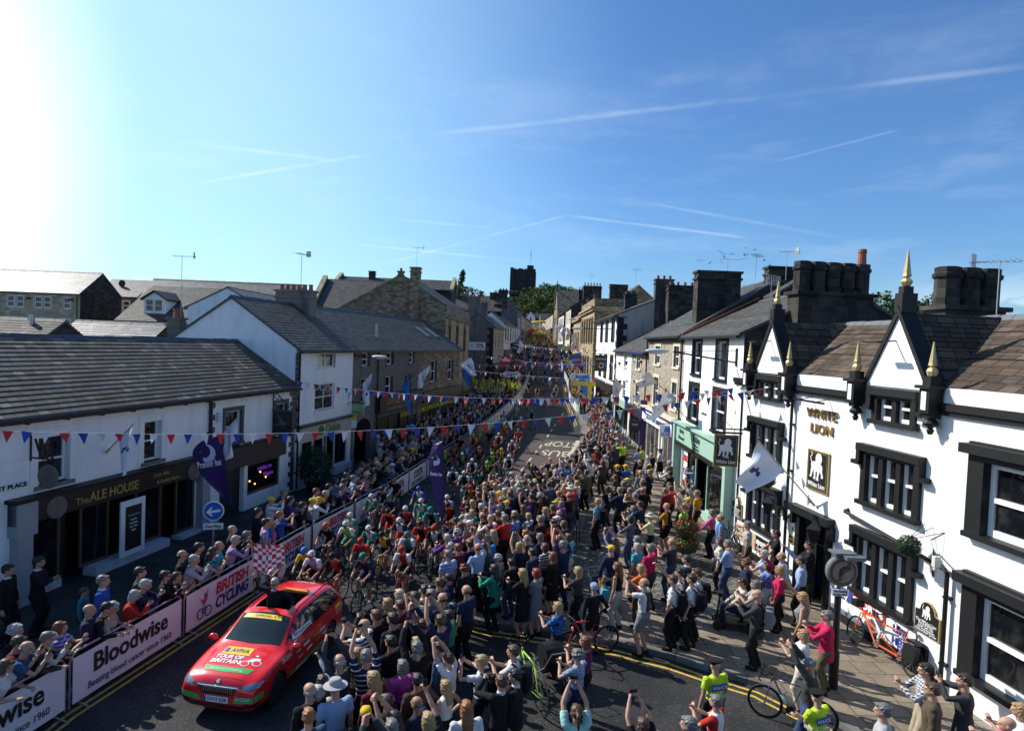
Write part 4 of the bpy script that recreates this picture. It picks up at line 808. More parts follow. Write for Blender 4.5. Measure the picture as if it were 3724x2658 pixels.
for x0, x1, z0, z1 in ((.45, 2.9, 4.05, 5.95), (.5, 2.9, .85, 3.0)):
 b.window(x0 + .42, x1 - .3, z0 + .12, z1 - .15, .08, (1, 2), black, black, fw=.12, sw=.42, silld=.2, surp=.12); b.box('hood', black, (x0 - .1, -.3, z1, x1 + .2, .02, z1 + .22))
b.downpipe(-6.86, 0, 6.8); b.downpipe(.08, 0, 3.05); b.part('waste_pipe', MB().tube([(-3.76, -.12, 3.45), (0, -.12, 3.08), (.08, -.12, 3.0)], .05, 8).tube([(-3.76, -.12, 3.45), (-3.76, .02, 3.5)], .06, 8), black)
b.part('alarm_box', MB().box(-1.18, -.1, 6.4, -1.0, 0, 6.72), white); cm = b.part('camera_bracket', MB().tube([(-.45, -.03, 2.75), (-.45, -.03, 3.3), (-.4, -.1, 3.42), (.0, -.35, 3.4)], .02, 6), iron); b.part('security_camera', MB().box(-.03, -.45, 3.15, .07, -.3, 3.4).ell((.02, -.38, 3.1), (.06, .06, .07)), mk('cream_plastic', (.6, .58, .5), .5), cm)
b.box('plinth', black, (-4.35, -.04, -.2, .05, 0.0, .42)); b.box('plinth', black, (-11.35, -.04, -.2, -6.9, 0, .4)); b.box('pavement_flap', mk('blue_grey_board', (.16, .18, .22), .6), (-4.2, -.1, .42, -2.2, 0, .52))
b.part('wire', MB().tube([(-.6, -.01, 3.6), (-.2, -.01, 3.9), (-.6, -.5, 3.62)], .008, 4), iron); b.part('wire', MB().tube([(-7.75, -.01, 3.7), (-7.3, -.01, 3.95), (-7.6, -.5, 3.75)], .008, 4), iron)
def banner(name, label, x0, x1, z0, z1, mat, y=-.03):
 t = thing(name, label, 'banner', FWL.p(x0, y, z0), FWL.rz); MB().box(0, -.01, 0, x1 - x0, .01, z1 - z0).build('cloth', mat, t); return t
t = banner('sports_banner', 'red white and blue sports banner under the large ground floor pub window', -4.0, -1.95, .86, 1.18, mk('banner_red', (.6, .03, .04), .5, var=.03)); MB().box(0, -.02, 0, .68, -.011, .32).build('blue_panel', mk('banner_blue', (.03, .06, .35), .5), t)
text('sky', white, t, (.34, -.024, .15), .3, bold=.01); text('SPORTS', white, t, (1.36, -.02, .16), .27, width=1.25, bold=.012)
t = banner('live_banner', 'small white banner lettered live here beside the sports banner', -1.9, -.85, .45, 1.12, white); bl_ = mk('banner_blue'); text('LIVE', bl_, t, (.5, -.02, .48), .26, bold=.008); text('HERE', bl_, t, (.55, -.02, .17), .26, bold=.008)
photom = mk('photo_print', rough=.5, fn=lambda g, p: g.ramp(g.n('ShaderNodeTexNoise', {'Vector': g.n('ShaderNodeTexCoord').outputs['Object'], 'Scale': 5.0, 'Detail': 3.0}).outputs[0], [(.35, (.5, .36, .2)), (.55, (.6, .5, .36)), (.62, (.4, .05, .04)), (.7, (.6, .6, .55))]))
t = banner('sport_banner', 'tan and black sport banner under the left ground floor pub window', -10.7, -7.4, .55, 1.16, photom); MB().box(1.75, -.02, .02, 2.7, -.011, .6).build('dark_panel', pblk, t); text('sport', white, t, (2.15, -.024, .4), .3, bold=.012); text('BAR & GRILL', white, t, (2.2, -.024, .14), .12)
def shafts(b, x0, x1, y0, y1, z0, zb, zt, n, r, potk=None, name='chimney_stack'):
 c = b.box(name, stoned, (x0, y0, z0, x1, y1, zb), (x0 - .12, y0 - .12, zb, x1 + .12, y1 + .12, zb + .14), boxuv=True)
 for k in range(n):
  cy = y0 + (y1 - y0) * (k + .5) / n; cx = (x0 + x1) / 2
  b.part('chimney_shaft', MB().lathe([(r * 1.02, zb + .14), (r * .97, zb + .22), (r * .97, zt - .38), (r * 1.15, zt - .32), (r * 1.15, zt - .22), (r * .98, zt - .18), (r * 1.0, zt - .02), (r * .75, zt)], (cx, cy, 0), 8), stoned, c, boxuv=True)
  if potk == k: b.part('chimney_pot', MB().lathe([(.17, zt), (.15, zt + .45), (.17, zt + .47), (.16, zt + .6)], (cx, cy, 0), 12), terra, c)
shafts(b, -10.6, -9.8, 1.65, 4.8, 6.8, 10.4, 11.75, 5, .325, 4); shafts(b, -5.0, -4.2, 3.1, 5.15, 7.5, 9.6, 10.95, 3, .36)
def aer(fr, x, y, z, h, k, rz, lab): aerial(fr.p(x, y, z), h, k, rz, lab)
aer(FWL, -2.2, 2.9, 9.3, 1.5, 0, 2.2, 'television aerial in front of the dark right-hand pub chimney')
t = thing('pub_sign', 'black hanging pub sign with white lion under an ornate iron bracket', 'sign', at('p', 2637, 1672, 24.2), R(-3)); bb = Bld.__new__(Bld); bb.root = t; bb.x0 = 0; bb.zb = 0
pubboard(bb, -.46, .46, -.25, .98); MB().box(-.55, -.04, 1.02, .6, .04, 1.09).tube([(-.5, 0, 1.2), (1.0, 0, 1.2)], .03).box(.9, -.06, .7, .98, .06, 1.4).tube([(-.3, 0, 1.22), (-.2, 0, 1.42), (0, 0, 1.46), (.2, 0, 1.24)], .015, 5).tube([(-.3, 0, 1.0), (-.3, 0, 1.2)], .012, 4).tube([(.3, 0, 1.0), (.3, 0, 1.2)], .012, 4).build('bracket', iron, t)
b = Bld('menswear_shop', 'white building with tall black windows over a pale green shopfront', FRR, -9.0, .45)
hs = [(-7.0, -5.65, 6.85, 8.5), (-3.0, -1.66, 6.8, 8.5), (-7.3, -5.75, 4.45, 6.2), (-3.1, -1.5, 4.45, 6.2), (-8.3, -.2, .2, 3.0)]
b.walls(wallw, 8.8, 8, hs, (3.9, 10.75), 8.4, right_mat=stoned); b.roof(slate2, 8.8, (3.9, 10.75), 8, 8.4, over=.25)
for h_ in hs[:4]: b.window(*h_, .12, (1, 2), black, black, fw=.07, sw=.24)
mint = mk('mint_green_paint', (.32, .5, .4), .5); f = b.box('fascia', mint, (-8.8, -.3, 3.15, .1, -.02, 4.05), (-8.95, -.4, .1, -8.6, 0, 4.2), (-.2, -.4, .1, .15, 0, 4.2)); b.box('cornice', mint, (-9.0, -.5, 4.1, .2, 0, 4.2), parent=f)
b.box('awning_case', pblk, (-8.6, -.36, 2.95, -.2, -.05, 3.14), parent=f); dg_ = mk('dark_green_lettering', (.03, .08, .05)); b.text('Quality', dg_, -7.4, 3.75, .3, -.32, f); b.text('Menswear', dg_, -7.4, 3.4, .3, -.32, f); b.text('Attire', dg_, -4.6, 3.72, .5, -.32, f, bold=.01); b.text('of Clitheroe', dg_, -4.6, 3.42, .17, -.32, f); b.text('Tel 01200 422 542', dg_, -4.6, 3.25, .15, -.32, f)
for x0, x1 in ((-8.2, -5.6), (-3.7, -.4)): b.window(x0, x1, .5, 2.95, .02, (1, 1), fmat=mint, fw=.09, name='shop_window')
b.box('stall_riser', mint, (-8.3, -.1, -.1, -5.5, .2, .5), (-3.8, -.1, -.1, -.3, .2, .5)); b.box('door', darkr, (-5.4, .8, 0, -3.9, .85, 2.9))
s_ = b.box('sale_poster', white, (-7.9, -.0, .7, -7.15, .01, 2.85)); red = mk('poster_red', (.6, .02, .02), .6)
for z in (.95, 1.6, 2.3): b.text('SALE', red, -7.52, z, .42, -.01, s_, width=.7, bold=.02)
plt = b.box('street_name_plate', white, (-5.1, -.02, 4.9, -3.9, 0, 5.1)); b.text('MARKET PLACE', black, -4.5, 5.0, .12, -.03, plt)
b.downpipe(-8.95, .2, 8.6)
b.part('verge_tiles', MB().prism([(-.2, 8.82), (3.9, 11.0), (3.9, 11.1), (-.2, 8.95)], -9.05, -8.8, ax='x'), terra, b.rf)
walllamp(FRR, -.3, 7.6, 3.3, 'long armed street lamp bracketed over the pavement from the menswear shop', .35)
b = Bld('rear_range', 'higher slate roofed range rising behind the menswear shop', FR(9.3 + 4.4, 25.8, 1, 'R'), -9.0, -7.4)
b.walls(stoned, 11.2, 6, (), (1.4, 12.1), 9); b.roof(slate2, 11.2, (1.4, 12.1), 6, 9, gutter=False)
for u, v_, Y_, h, k, rz, lab in [(2645, 1000, 38, .95, 2, .5, 'many pronged aerial left of the aerial cluster by the big chimney'), (2747, 1012, 37, 1.35, 2, 1.0, 'tall many pronged aerial in middle of the aerial cluster'), (2857, 1020, 34, 1.55, 0, .2, 'right-hand aerial of the cluster, next to the octagonal pub chimneys'), (2803, 1080, 30, .8, 1, .6, 'short white aerial on the menswear shop ridge')]: aerial(at('p', u, v_, Y_), h, k, rz, lab)
b = Bld('rubble_fronted_house', 'rubble stone house with cream window surrounds over purple and white shopfronts', FRR, -18.8, -9.0)
hs = [(-16.4, -14.9, 7.05, 8.25), (-11.2, -9.95, 7.05, 8.25), (-16.4, -15.0, 4.35, 6.2), (-11.25, -10.1, 4.6, 6.15), (-18.3, -9.6, .2, 3.0)]
b.walls(rub, 8.95, 10, hs, (5, 12.1), 8.7, left_mat=stoned, right_mat=stoned); b.roof(slate2, 8.95, (5, 12.1), 10, 8.7, over=.3)
for h_ in hs[:4]: b.window(*h_, .1, (1, 2), cream, cream, fw=.07, sw=.2, surp=.04)
b.box('eaves_band', stoned, (-18.8, -.12, 8.5, -9.0, 0, 8.85)); pur = mk('purple_paint', (.05, .025, .14), .5); b.box('fascia', white, (-18.6, -.3, 3.1, -9.3, 0, 3.85)); f = b.box('fascia_trim', pur, (-18.7, -.38, 3.85, -9.2, 0, 4.0), (-18.9, -.4, .1, -18.6, 0, 4.4), (-9.3, -.4, .1, -9.05, 0, 4.0)); b.text('SKIPTON', mk('bright_blue', (.02, .2, .6), .5), -15.5, 3.48, .55, -.32, f, width=3); b.text('BUILDING SOCIETY', pur, -12.0, 3.45, .4, -.32, f, width=3.5)
for x0, x1 in ((-18.2, -14.2), (-13.0, -9.6)): b.window(x0, x1, .5, 3.0, .02, (3, 1), fmat=white, fw=.08, name='shop_window', pane=lit)
b.box('door_case', white, (-14.1, -.05, 0, -13.8, .3, 3), (-13.3, -.05, 0, -13.0, .3, 3)); b.downpipe(-18.8, .2, 8.8); b.chimney(-10.7, -9.8, .8, 3.2, 8.6, 12.45, stoned, 0, cap=True); b.chimney(-9.9, -9.2, 4.5, 6.3, 11.4, 12.75, stoned, 0)
b.box('ledge', cream, (-18.7, -.45, 4.0, -9.2, 0, 4.1))
sgn = thing('building_society_sign', 'white and blue projecting sign over the purple shopfront', 'sign', at('c3', 870, 1502, 36), 0); MB().box(-.5, -.05, 0, .5, .05, .7).build('board', white, sgn); MB().prism([(-.26, .3), (.26, .3), (.19, .6), (-.19, .6)], -.06, -.05).build('emblem', mk('bright_blue'), sgn); text('SKIPTON', mk('bright_blue'), sgn, (0, -.06, .17), .2, width=.8)
MB().tube([(-.5, 0, .78), (1.0, 0, .78)], .03, 6).build('bracket', iron, sgn)
sgn = thing('cafe_sign', 'dark lettered projecting sign with scrolled top left of the purple shopfront', 'sign', at('c3', 625, 1450, 43), 0); MB().box(-.4, -.05, 0, .4, .05, .7).tube([(-.4, 0, .8), (.9, 0, .8)], .03, 6).build('board', mk('dark_navy', (.015, .015, .04), .5), sgn); text('Cafe', white, sgn, (0, -.06, .4), .2)
b = Bld('low_rubble_house', 'lower rubble house with two cream framed windows and dark blue gutter', FRR, -25.7, -18.8)
hs = [(-23.2, -21.6, 6.45, 7.7), (-23.1, -21.6, 3.9, 5.4), (-25.2, -19.2, .8, 2.9)]
b.walls(rub, 7.85, 9, hs, (4.5, 10.5), 7.6, left_mat=stoned); b.roof(slate2, 7.85, (4.5, 10.5), 9, 7.6)
for h_ in hs[:2]: b.window(*h_, .1, (1, 2), cream, cream, fw=.07, sw=.22)
b.window(-25.2, -19.2, .8, 2.9, .02, (3, 1), fmat=pblk, fw=.08, name='shop_window'); b.box('fascia', mk('dark_navy'), (-25.5, -.35, 3.0, -19.0, 0, 3.6)); b.box('blue_gutter', mk('gutter_blue', (.02, .03, .12), .5), (-25.6, -.42, 7.62, -18.9, -.3, 7.78))
b = Bld('narrow_white_house', 'narrow white rendered house with tall sash windows', FRR, -34.2, -25.7)
hs = [(-29.6, -28.1, 6.4, 7.6), (-29.6, -28.1, 3.7, 5.2), (-33.8, -26.2, 1.0, 3.0)]
b.walls(wallw2, 7.85, 9, hs, (4.5, 10.5), 7.6); b.roof(slate2, 7.85, (4.5, 10.5), 9, 7.6)
for h_ in hs[:2]: b.window(*h_, .1, (1, 2), None, white, fw=.1)
b.window(-33.8, -26.2, 1.0, 3.0, .02, (3, 1), fmat=mint, fw=.08, name='shop_window'); b.box('fascia', mint, (-34, -.35, 3.0, -26, 0, 3.6))
b = Bld('tall_white_shop', 'tall white shop with black window surrounds and black quoins', FRR, -51.3, -34.2)
hs = [(x, x + 1.5, z0, z1) for x in (-47.0, -42.6, -37.9) for z0, z1 in ((8.75, 10.55), (4.9, 7.0))] + [(-50, -35, 1.2, 3.6)]
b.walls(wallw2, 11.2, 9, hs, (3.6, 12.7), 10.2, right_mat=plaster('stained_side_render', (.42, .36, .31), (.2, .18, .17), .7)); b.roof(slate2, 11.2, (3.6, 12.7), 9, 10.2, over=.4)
for h_ in hs[:6]: b.window(*h_, .14, (1, 2), black, black, fw=.08, sw=.3, surp=.06)
b.quoins(-34.2, 1, 11, black, .9, -1, h=.55, side=1); b.window(-50, -35, 1.2, 3.6, .02, (4, 1), fmat=pblk, fw=.1, name='shop_window'); b.box('fascia', pblk, (-50.6, -.35, 3.6, -34.6, 0, 4.4)); b.box('eaves_board', charc, (-51.4, -.42, 10.9, -34.1, 0, 11.12))
b.chimney(-35, -34.15, 3.4, 5.1, 9, 14.6, plaster('near_black_render', (.05, .05, .055), amt=.3), 3, terra); b.chimney(-33.9, -32.5, 4.3, 6.9, 6, 13.9, stoned, 4, terra)  # first chimney is near-black render on every side
b.chimney(-50.5, -49.6, 3, 4.4, 11, 14.4, stoned, 2, stoned, potr=.3); aerial(FRR.p(-50, 4.2, 13), 4.5, 1, .2, 'pair of tall thin aerials left of the near-black chimney')
sgn = thing('clothes_shop_sign', 'black square hanging sign with round white badge on the tall white shop', 'sign', at('c3', 375, 1015, 61), 0); sgn.scale = (.58, 1, .62); MB().box(-1.0, -.05, 0, 1.0, .05, 2.5).build('board', pblk, sgn); MB().tube([(-1.1, 0, 2.7), (2.2, 0, 2.7)], .05, 6).tube([(-.8, 0, 2.5), (-.8, 0, 2.7)], .03).tube([(.8, 0, 2.5), (.8, 0, 2.7)], .03).build('bracket', iron, sgn)
text('FATFACE', white, sgn, (0, -.06, 1.9), .4, width=1.6); MB().lathe([(.45, -.07), (.45, -.055)], (0, 0, .9), 20, ax='y').build('badge', mk('grey_badge', (.5, .5, .5)), sgn); MB().lathe([(.3, -.08), (.3, -.07)], (0, 0, .9), 20, ax='y').build('badge_centre', pblk, sgn)
FBK = FR(10.3, 81, 1, 'R'); b = Bld('bank', 'classical sandstone bank with parapet, cornice and tall narrow windows', FBK, -18, 0)
hs = [(x, x + 1.3, z0, z1) for x in (-16, -12.6, -9.2, -5.8, -2.6) for z0, z1 in ((8.6, 11.8), (3.6, 6.6))]
b.walls(stoneb, 13.1, 12, hs, None, 13.1, right_mat=stone)
for h_ in hs: b.window(*h_, .18, (1, 2), stoneb, stoneb, fw=.09, sw=.2, surp=.1)
b.box('cornice', stoneb, (-18.2, -.5, 13.0, .5, 12, 13.25), (-18.1, -.3, 12.7, .3, 12, 13.0), boxuv=True); b.box('parapet', stone, (-18, -.05, 13.25, -.0, .35, 14.3), (-.3, .35, 13.25, .02, 12, 14.3), boxuv=True)
for x in (-.4, -17.9, -9): b.part('urn_pier', MB().box(x - .2, -.15, 14.3, x + .4, .4, 14.8), stone)
b.text('BARCLAYS', mk('bank_blue', (.02, .14, .5), .5, emit=.1), 0, 0, 1.0); o_ = b.root.children[-1]; o_.location = (18.06, 3.2, 9 - b.zb); o_.rotation_euler = (R(90), 0, R(90)); o_.scale.x = 1.0
b.part('gable_wall', MB().prism([(3, 13.1), (11.5, 13.1), (7, 17.0)], -8.5, -8.0, ax='x'), stone, boxuv=True); b.part('gable_roof', MB().prism([(2.8, 13.1), (11.8, 13.1), (7, 17.1)], -17, -8.5, ax='x'), slate2, boxuv=True); b.chimney(-9.5, -8.6, 3.0, 5.5, 14, 16.9, stoned, 0)
FB3 = FR(10.6, 100, 1, 'R'); b = Bld('small_stone_bank', 'lower ornate stone front beyond the bank', FB3, -14, 0)
hs = [(x, x + 1.2, 7.5, 10.3) for x in (-12.5, -9.5, -6.5, -3.3)]
b.walls(stoneb, 12.4, 10, hs, None, 12.4); [b.window(*h_, .15, (1, 2), stoneb, stoneb, fw=.1) for h_ in hs]; b.box('cornice', stoneb, (-14.1, -.4, 12.2, .2, 10, 12.6), boxuv=True); b.box('parapet', stone, (-14, -.05, 12.6, 0, .3, 13.2), boxuv=True)
FB4 = FR(10.6, 118, 0, 'R'); b = Bld('tall_cream_building', 'tall cream fronted building with dark side wall and many chimney pots', FB4, -11, 0)
hs = [(x, x + 1.1, z, z + 1.9) for x in (-9.5, -6.5, -3.5) for z in (12.6, 9.4)]
b.walls(plaster('cream_front', (.62, .56, .45)), 15.4, 9, hs, (4, 18.0), 15.0, right_mat=stoned); b.roof(slate2, 15.4, (4, 18.0), 9, 15.0); [b.window(*h_, .12, (1, 2), None, white, fw=.1) for h_ in hs]; b.chimney(-1.2, -.2, 2.2, 5.6, 15, 19.3, stoned, 6, terra, poth=.6); b.chimney(-10, -9, 2.2, 4.6, 15, 19.3, stoned, 5, terra, poth=.6)
b.part('shop_front', MB().box(-10.8, -.4, 3, -.2, 0, 7.6), mk('drab_shopfront'))
aerial(FB4.p(-.7, 3.6, 19.3), 2.2, 1, .4, 'small aerial among the chimney pots of the tall cream building')
FB5 = FR(10.6, 134, 0, 'R'); b = Bld('white_sash_building', 'white fronted building with rows of sash windows far up the right side', FB5, -15, 0)
hs = [(x, x + 1.2, z, z + 2) for x in (-13, -9.5, -6, -2.6) for z in (12.0, 9.0)]
b.walls(wallw2, 15, 8, hs, (4, 17.2), 14.6, right_mat=stoned); b.roof(slate2, 15, (4, 17.2), 8, 14.6); [b.window(*h_, .12, (1, 2), black, white, fw=.1) for h_ in hs]; b.part('shop_front', MB().box(-14.8, -.4, 4, -.2, 0, 8.4), mk('drab_shopfront'))
FB6 = FR(10.4, 152, 0, 'R'); b = Bld('gothic_stone_front', 'gothic stone building with steep pointed gable and slender spirelet', FB6, -12, 0)
b.walls(stone, 17, 9, [(-9, -7.6, 12, 15), (-4.6, -3.2, 12, 15)], None, 17); b.part('gable', MB().prism([(-7, 17), (-.2, 17), (-3.6, 21.6)], -.1, 6), stone, boxuv=True); [b.window(*h_, .12, (1, 2), stone, stone, fw=.1) for h_ in [(-9, -7.6, 12, 15), (-4.6, -3.2, 12, 15)]]
b.part('spirelet', MB().lathe([(.5, 17), (.45, 21), (.05, 24)], (-11.5, .3, 0), 8), stoned); b.part('pinnacle', MB().lathe([(.25, 21.2), (.02, 24.5)], (-3.6, 0, 0), 6), stoned)
FB7 = FR(10.2, 230, 0, 'R'); b = Bld('far_right_terrace', 'mixed terrace at the top right of the street', FB7, 0, 64)
b.fr = FB7; hs = [(x, x + 1.5, 14.0, 15.8) for x in np.arange(2, 60, 6.5)]
b.walls(plaster('buff_render', (.45, .38, .3)), 16.6, 8, hs, (4, 18.6), 15); b.roof(slate2, 16.6, (4, 18.6), 8, 15); [b.window(*h_, .12, (1, 2), None, cream, fw=.1) for h_ in hs]; b.part('shop_front', MB().box(.2, -.4, 4, 63.8, 0, 12.6), mk('drab_shopfront')); b.chimney(20, 21, 3.4, 4.8, 17.6, 20.4, stoned, 4); b.chimney(42, 43, 3.4, 4.8, 17.6, 20.4, stoned, 4)
FT = FR(4.6, 233, 0, 'F'); b = Bld('white_gabled_hall', 'row of small white gabled houses closing the top of the street', FT, 0, 12)
b.walls(wallw2, 17.2, 8, [(6.5, 7.6, 15, 16.4), (9.5, 10.6, 15, 16.4)], (4, 19.6), 17.2); b.roof(slate2, 17.2, (4, 19.6), 8, 17.2)
for h_ in [(6.5, 7.6, 15, 16.4), (9.5, 10.6, 15, 16.4)]: b.window(*h_, .1, (1, 2), None, cream)
for cx, w, zt in ((1.6, 1.6, 20.2), (5.6, 1.0, 18.6)):
 g_ = b.part('gable', MB().prism([(cx - w, 13), (cx + w, 13), (cx + w, zt - w * 1.25), (cx, zt), (cx - w, zt - w * 1.25)], -.8, 3.0), wallw2); b.part('gable_roof', MB().prism([(cx - w - .2, zt - w * 1.4), (cx, zt), (cx, zt + .2), (cx - w - .2, zt - w * 1.2)], -1, 3).prism([(cx, zt), (cx + w + .2, zt - w * 1.4), (cx + w + .2, zt - w * 1.2), (cx, zt + .2)], -1, 3), slate2, g_); b.part('window', MB().box(cx - .3, -.85, zt - 3.6, cx + .3, -.8, zt - 2.2), glass, g_)
b.chimney(8.6, 10.2, 3.4, 4.4, 18, 20.4, stoned, 4);
FT = FR(9.5, 226, 0, 'F'); b = Bld('buff_hall', 'buff stone building with dark hipped slate roof closing the top right of the street', FT, 0, 12); b.walls(plaster('buff_render'), 17.0, 8, (), (4, 19.4), 17.0); b.roof(slate2, 17.0, (4, 19.4), 8, 17.0); b.chimney(8, 9, 3.4, 4.4, 18, 20.6, stoned, 2)
KP = (8.2 - 9, 0); Y = 288; q = at('e3', 1620, 400, Y); q2 = at('e3', 2030, 400, Y); cx = (q.x + q2.x) / 2; w = (q2.x - q.x) / 2
t = thing('castle_keep', 'dark ruined square castle keep with flagpole on the wooded hill', 'castle', (cx, Y, 30)); zt = at('e3', 1700, 110, Y).z - 30; rg = random.Random(3)
mb = MB(); n = 20; dpt = w * 1.7
for side in range(4):
 for k in range(n):
  a, c = k / n, (k + 1) / n; h = zt - 1.2 * abs(noise.noise(Vector((k * .35 + side * 7, 0, 0)))) - (.8 if k > n * .6 and side == 0 else 0)
  if side == 0: mb.box(-w + 2 * w * a, 0, -6, -w + 2 * w * c, 1.2, h)
  if side == 2: mb.box(-w + 2 * w * a, dpt - 1.2, -6, -w + 2 * w * c, dpt, h)
  if side == 1: mb.box(w - 1.2, 1.2 + (dpt - 2.4) * a, -6, w, 1.2 + (dpt - 2.4) * c, h)
  if side == 3: mb.box(-w, 1.2 + (dpt - 2.4) * a, -6, -w + 1.2, 1.2 + (dpt - 2.4) * c, h)
mb.build('wall', cellmat('keep_stone', [(.035, .033, .036), (.05, .047, .048), (.028, .027, .03)], .8, .45, (.02, .02, .02), .04, bump=.5), t, boxuv=True)
th_ = at('e3', 1930, 70, Y).z - 30
MB().box(w * .3, -.35, -6, w * .82, 2.2, th_).box(-w - .3, -.35, -6, -w + 1.4, 1.5, zt + .1).box(w - 1.4, -.3, -6, w + .25, 1.6, zt - 1.6).build('turret', mk('keep_stone'), t, boxuv=True)
MB().prism([(-.75, -6), (.75, -6), (.75, 2.6), (0, 3.6), (-.75, 2.6)], -.4, -.1).build('doorway', darkr, t, loc=(.4, 0, 1))
MB().tube([(w * .55, 1, th_), (w * .55, 1, th_ + 8)], .09, 6).build('flagpole', mk('white_paint'), t); MB().box(w * .55, .98, th_ + 3.6, w * .55 + .25, 1.02, th_ + 6.2).build('flag', mk('banner_blue'), t)
MB().prism([(-24, -1), (12, -1), (12, -8), (-24, -8)][::-1], -3, -2.4).build('terrace_wall', mk('keep_stone'), t, boxuv=True)
# ================================================================ trees
def leafm(name, a, b):
 def fn(g, p):
  v = g.n('ShaderNodeTexCoord').outputs['Object']
  return g.mix(g.n('ShaderNodeTexNoise', {'Vector': v, 'Scale': .9, 'Detail': 3.0}).outputs[0], a, b)
 return mk(name, rough=.7, fn=fn, spec=.2)
LFS = [leafm('mid_green_leaves', (.035, .075, .018), (.085, .14, .035)), leafm('dark_leaves', (.02, .045, .018), (.045, .08, .025)), leafm('olive_leaves', (.06, .085, .015), (.13, .15, .03))]
bark = mk('bark', (.07, .055, .04), .9, var=.3, bump=(14, .6))
TREES = {}
def treemesh(kind, seed):
 if (kind, seed) in TREES: return TREES[kind, seed]
 rg = random.Random(seed); tr = MB(); lf = MB(); H = 10.0; C = []
 if kind == 'cone':
  tr.tube([(0, 0, 0), (0, 0, H)], [.28, .04], 7)
  for k in range(75):
   z = 1.3 + (H - 1.2) * (k / 75); r = (1 - (z / (H + .3))) * 2.6 * rg.uniform(.55, 1.1) + .1; a = rg.uniform(0, 6.28); C.append((r * math.cos(a), r * math.sin(a), z, .55))
 else:
  tr.tube([(0, 0, 0), (.1, .05, 3), (0, .1, 6)], [.42, .3, .12], 8)
  for k in range(9):
   a = k * 2.4; z0 = rg.uniform(2, 4.5); L = rg.uniform(2.4, 3.8); tr.tube([(0, 0, z0), (L * .5 * math.cos(a), L * .5 * math.sin(a), z0 + 1.4), (L * math.cos(a), L * math.sin(a), z0 + 2.6)], [.18, .1, .03], 5)
  for k in range(95):
   a = rg.uniform(0, 6.28); u = rg.uniform(-.75, 1); rr = rg.uniform(.55, 1.0) ** .6; s = math.sqrt(1 - u * u)
   w = 1 + .3 * noise.noise(Vector((math.cos(a) * s * 1.5 + seed, math.sin(a) * s * 1.5, u * 1.5)))
   C.append((3.9 * rr * s * math.cos(a) * w, 3.9 * rr * s * math.sin(a) * w, 6.2 + 3.7 * rr * u * w, .8))
 for cx, cy, cz, cr in C:
  for j in range(26):
   d = Vector((rg.gauss(0, 1), rg.gauss(0, 1), rg.gauss(0, .8))).normalized() * cr * rg.uniform(.3, 1.05); c = Vector((cx, cy, cz)) + d
   n = (d.normalized() + Vector((rg.gauss(0, .6), rg.gauss(0, .6), rg.gauss(.3, .6)))).normalized(); t = n.orthogonal().normalized(); b_ = n.cross(t); s = rg.uniform(.1, .22); q = rg.uniform(0, 3.14); t, b_ = t * math.cos(q) + b_ * math.sin(q), b_ * math.cos(q) - t * math.sin(q)
   lf.add([c + t * s * 1.3, c + b_ * s * .8, c - t * s * 1.3, c - b_ * s * .8], [(0, 1, 2, 3)])
 TREES[kind, seed] = (tr.mesh('trunk', bark, True), lf.mesh('crown', LFS[0]))
 return TREES[kind, seed]
def tree(x, y, z, s, kind, seed, leaf, label, sx=1, group=None):
 t = thing('conifer_tree' if kind == 'cone' else 'broadleaf_tree', label, 'tree', (x, y, z), random.uniform(0, 6), group); t.scale = (s * sx, s * sx, s); a, b = treemesh(kind, seed)
 link('trunk', a, t); o = link('crown', b, t); o.material_slots[0].link = 'OBJECT'; o.material_slots[0].material = LFS[leaf]
rg = random.Random(5); n = 0
side = ('left', 'middle', 'right')
for i, (u, v, Y, s) in enumerate([(1850, 1150, 262, .95), (1872, 1120, 268, 1.0), (1890, 1170, 250, 1.0), (1905, 1105, 272, .9), (1925, 1140, 255, 1.1), (1945, 1085, 280, 1.15), (1960, 1120, 262, 1.2), (1975, 1165, 250, 1.1), (1985, 1075, 285, 1.25), (2000, 1110, 265, 1.25), (2020, 1150, 255, 1.1), (2025, 1080, 282, 1.25), (2045, 1110, 268, 1.2), (2065, 1085, 280, 1.2), (2075, 1130, 262, 1.1), (2095, 1100, 275, 1.05), (1880, 1190, 246, 1.0), (1940, 1190, 246, 1.1), (2115, 1120, 270, 1.0), (1960, 1200, 244, 1.0), (2000, 1185, 246, 1.1), (2040, 1185, 248, 1.1), (2085, 1170, 252, 1.0)]):
 r_ = ray(u, v); q = CP + r_ * (Y / r_.y); s *= 1.2; tree(q.x, q.y, q.z - 6.2 * s, s, 'ball', 1 + i % 3, (2, 0, 1, 0, 2)[i % 5], 'leafy tree of the dark wood covering the hill below the castle', 1.15, 'trees on the castle hill')
r_ = ray(1683, 985); q = CP + r_ * (190 / r_.y); tree(q.x, q.y, q.z - 13.5, 1.35, 'cone', 4, 1, 'tall pointed conifer left of the castle', .95)
for i, (u, v, Y, s, lb) in enumerate([(1655, 1035, 170, .95, 'round bright tree left of the tall conifer'), (1725, 1045, 185, .85, 'dark round tree just right of the tall conifer'), (1785, 1075, 200, .75, 'small pale green tree between the chimneys left of the castle'), (1755, 1080, 200, .6, 'small dark tree behind the grey chimney'), (3215, 1062, 70, 1.0, 'tree behind the octagonal chimneys of the pub'), (3285, 1078, 66, 1.0, 'tree crown rising between the pub gable and the dark chimneys'), (3375, 1092, 72, 1.0, 'tree crown just left of the right-hand dark chimney')]):
 r_ = ray(u, v); q = CP + r_ * (Y / r_.y); tree(q.x, q.y, q.z - 10 * s, s, 'ball', 1 + i % 3, (2, 1, 0, 1, 0, 1, 0)[i], lb)
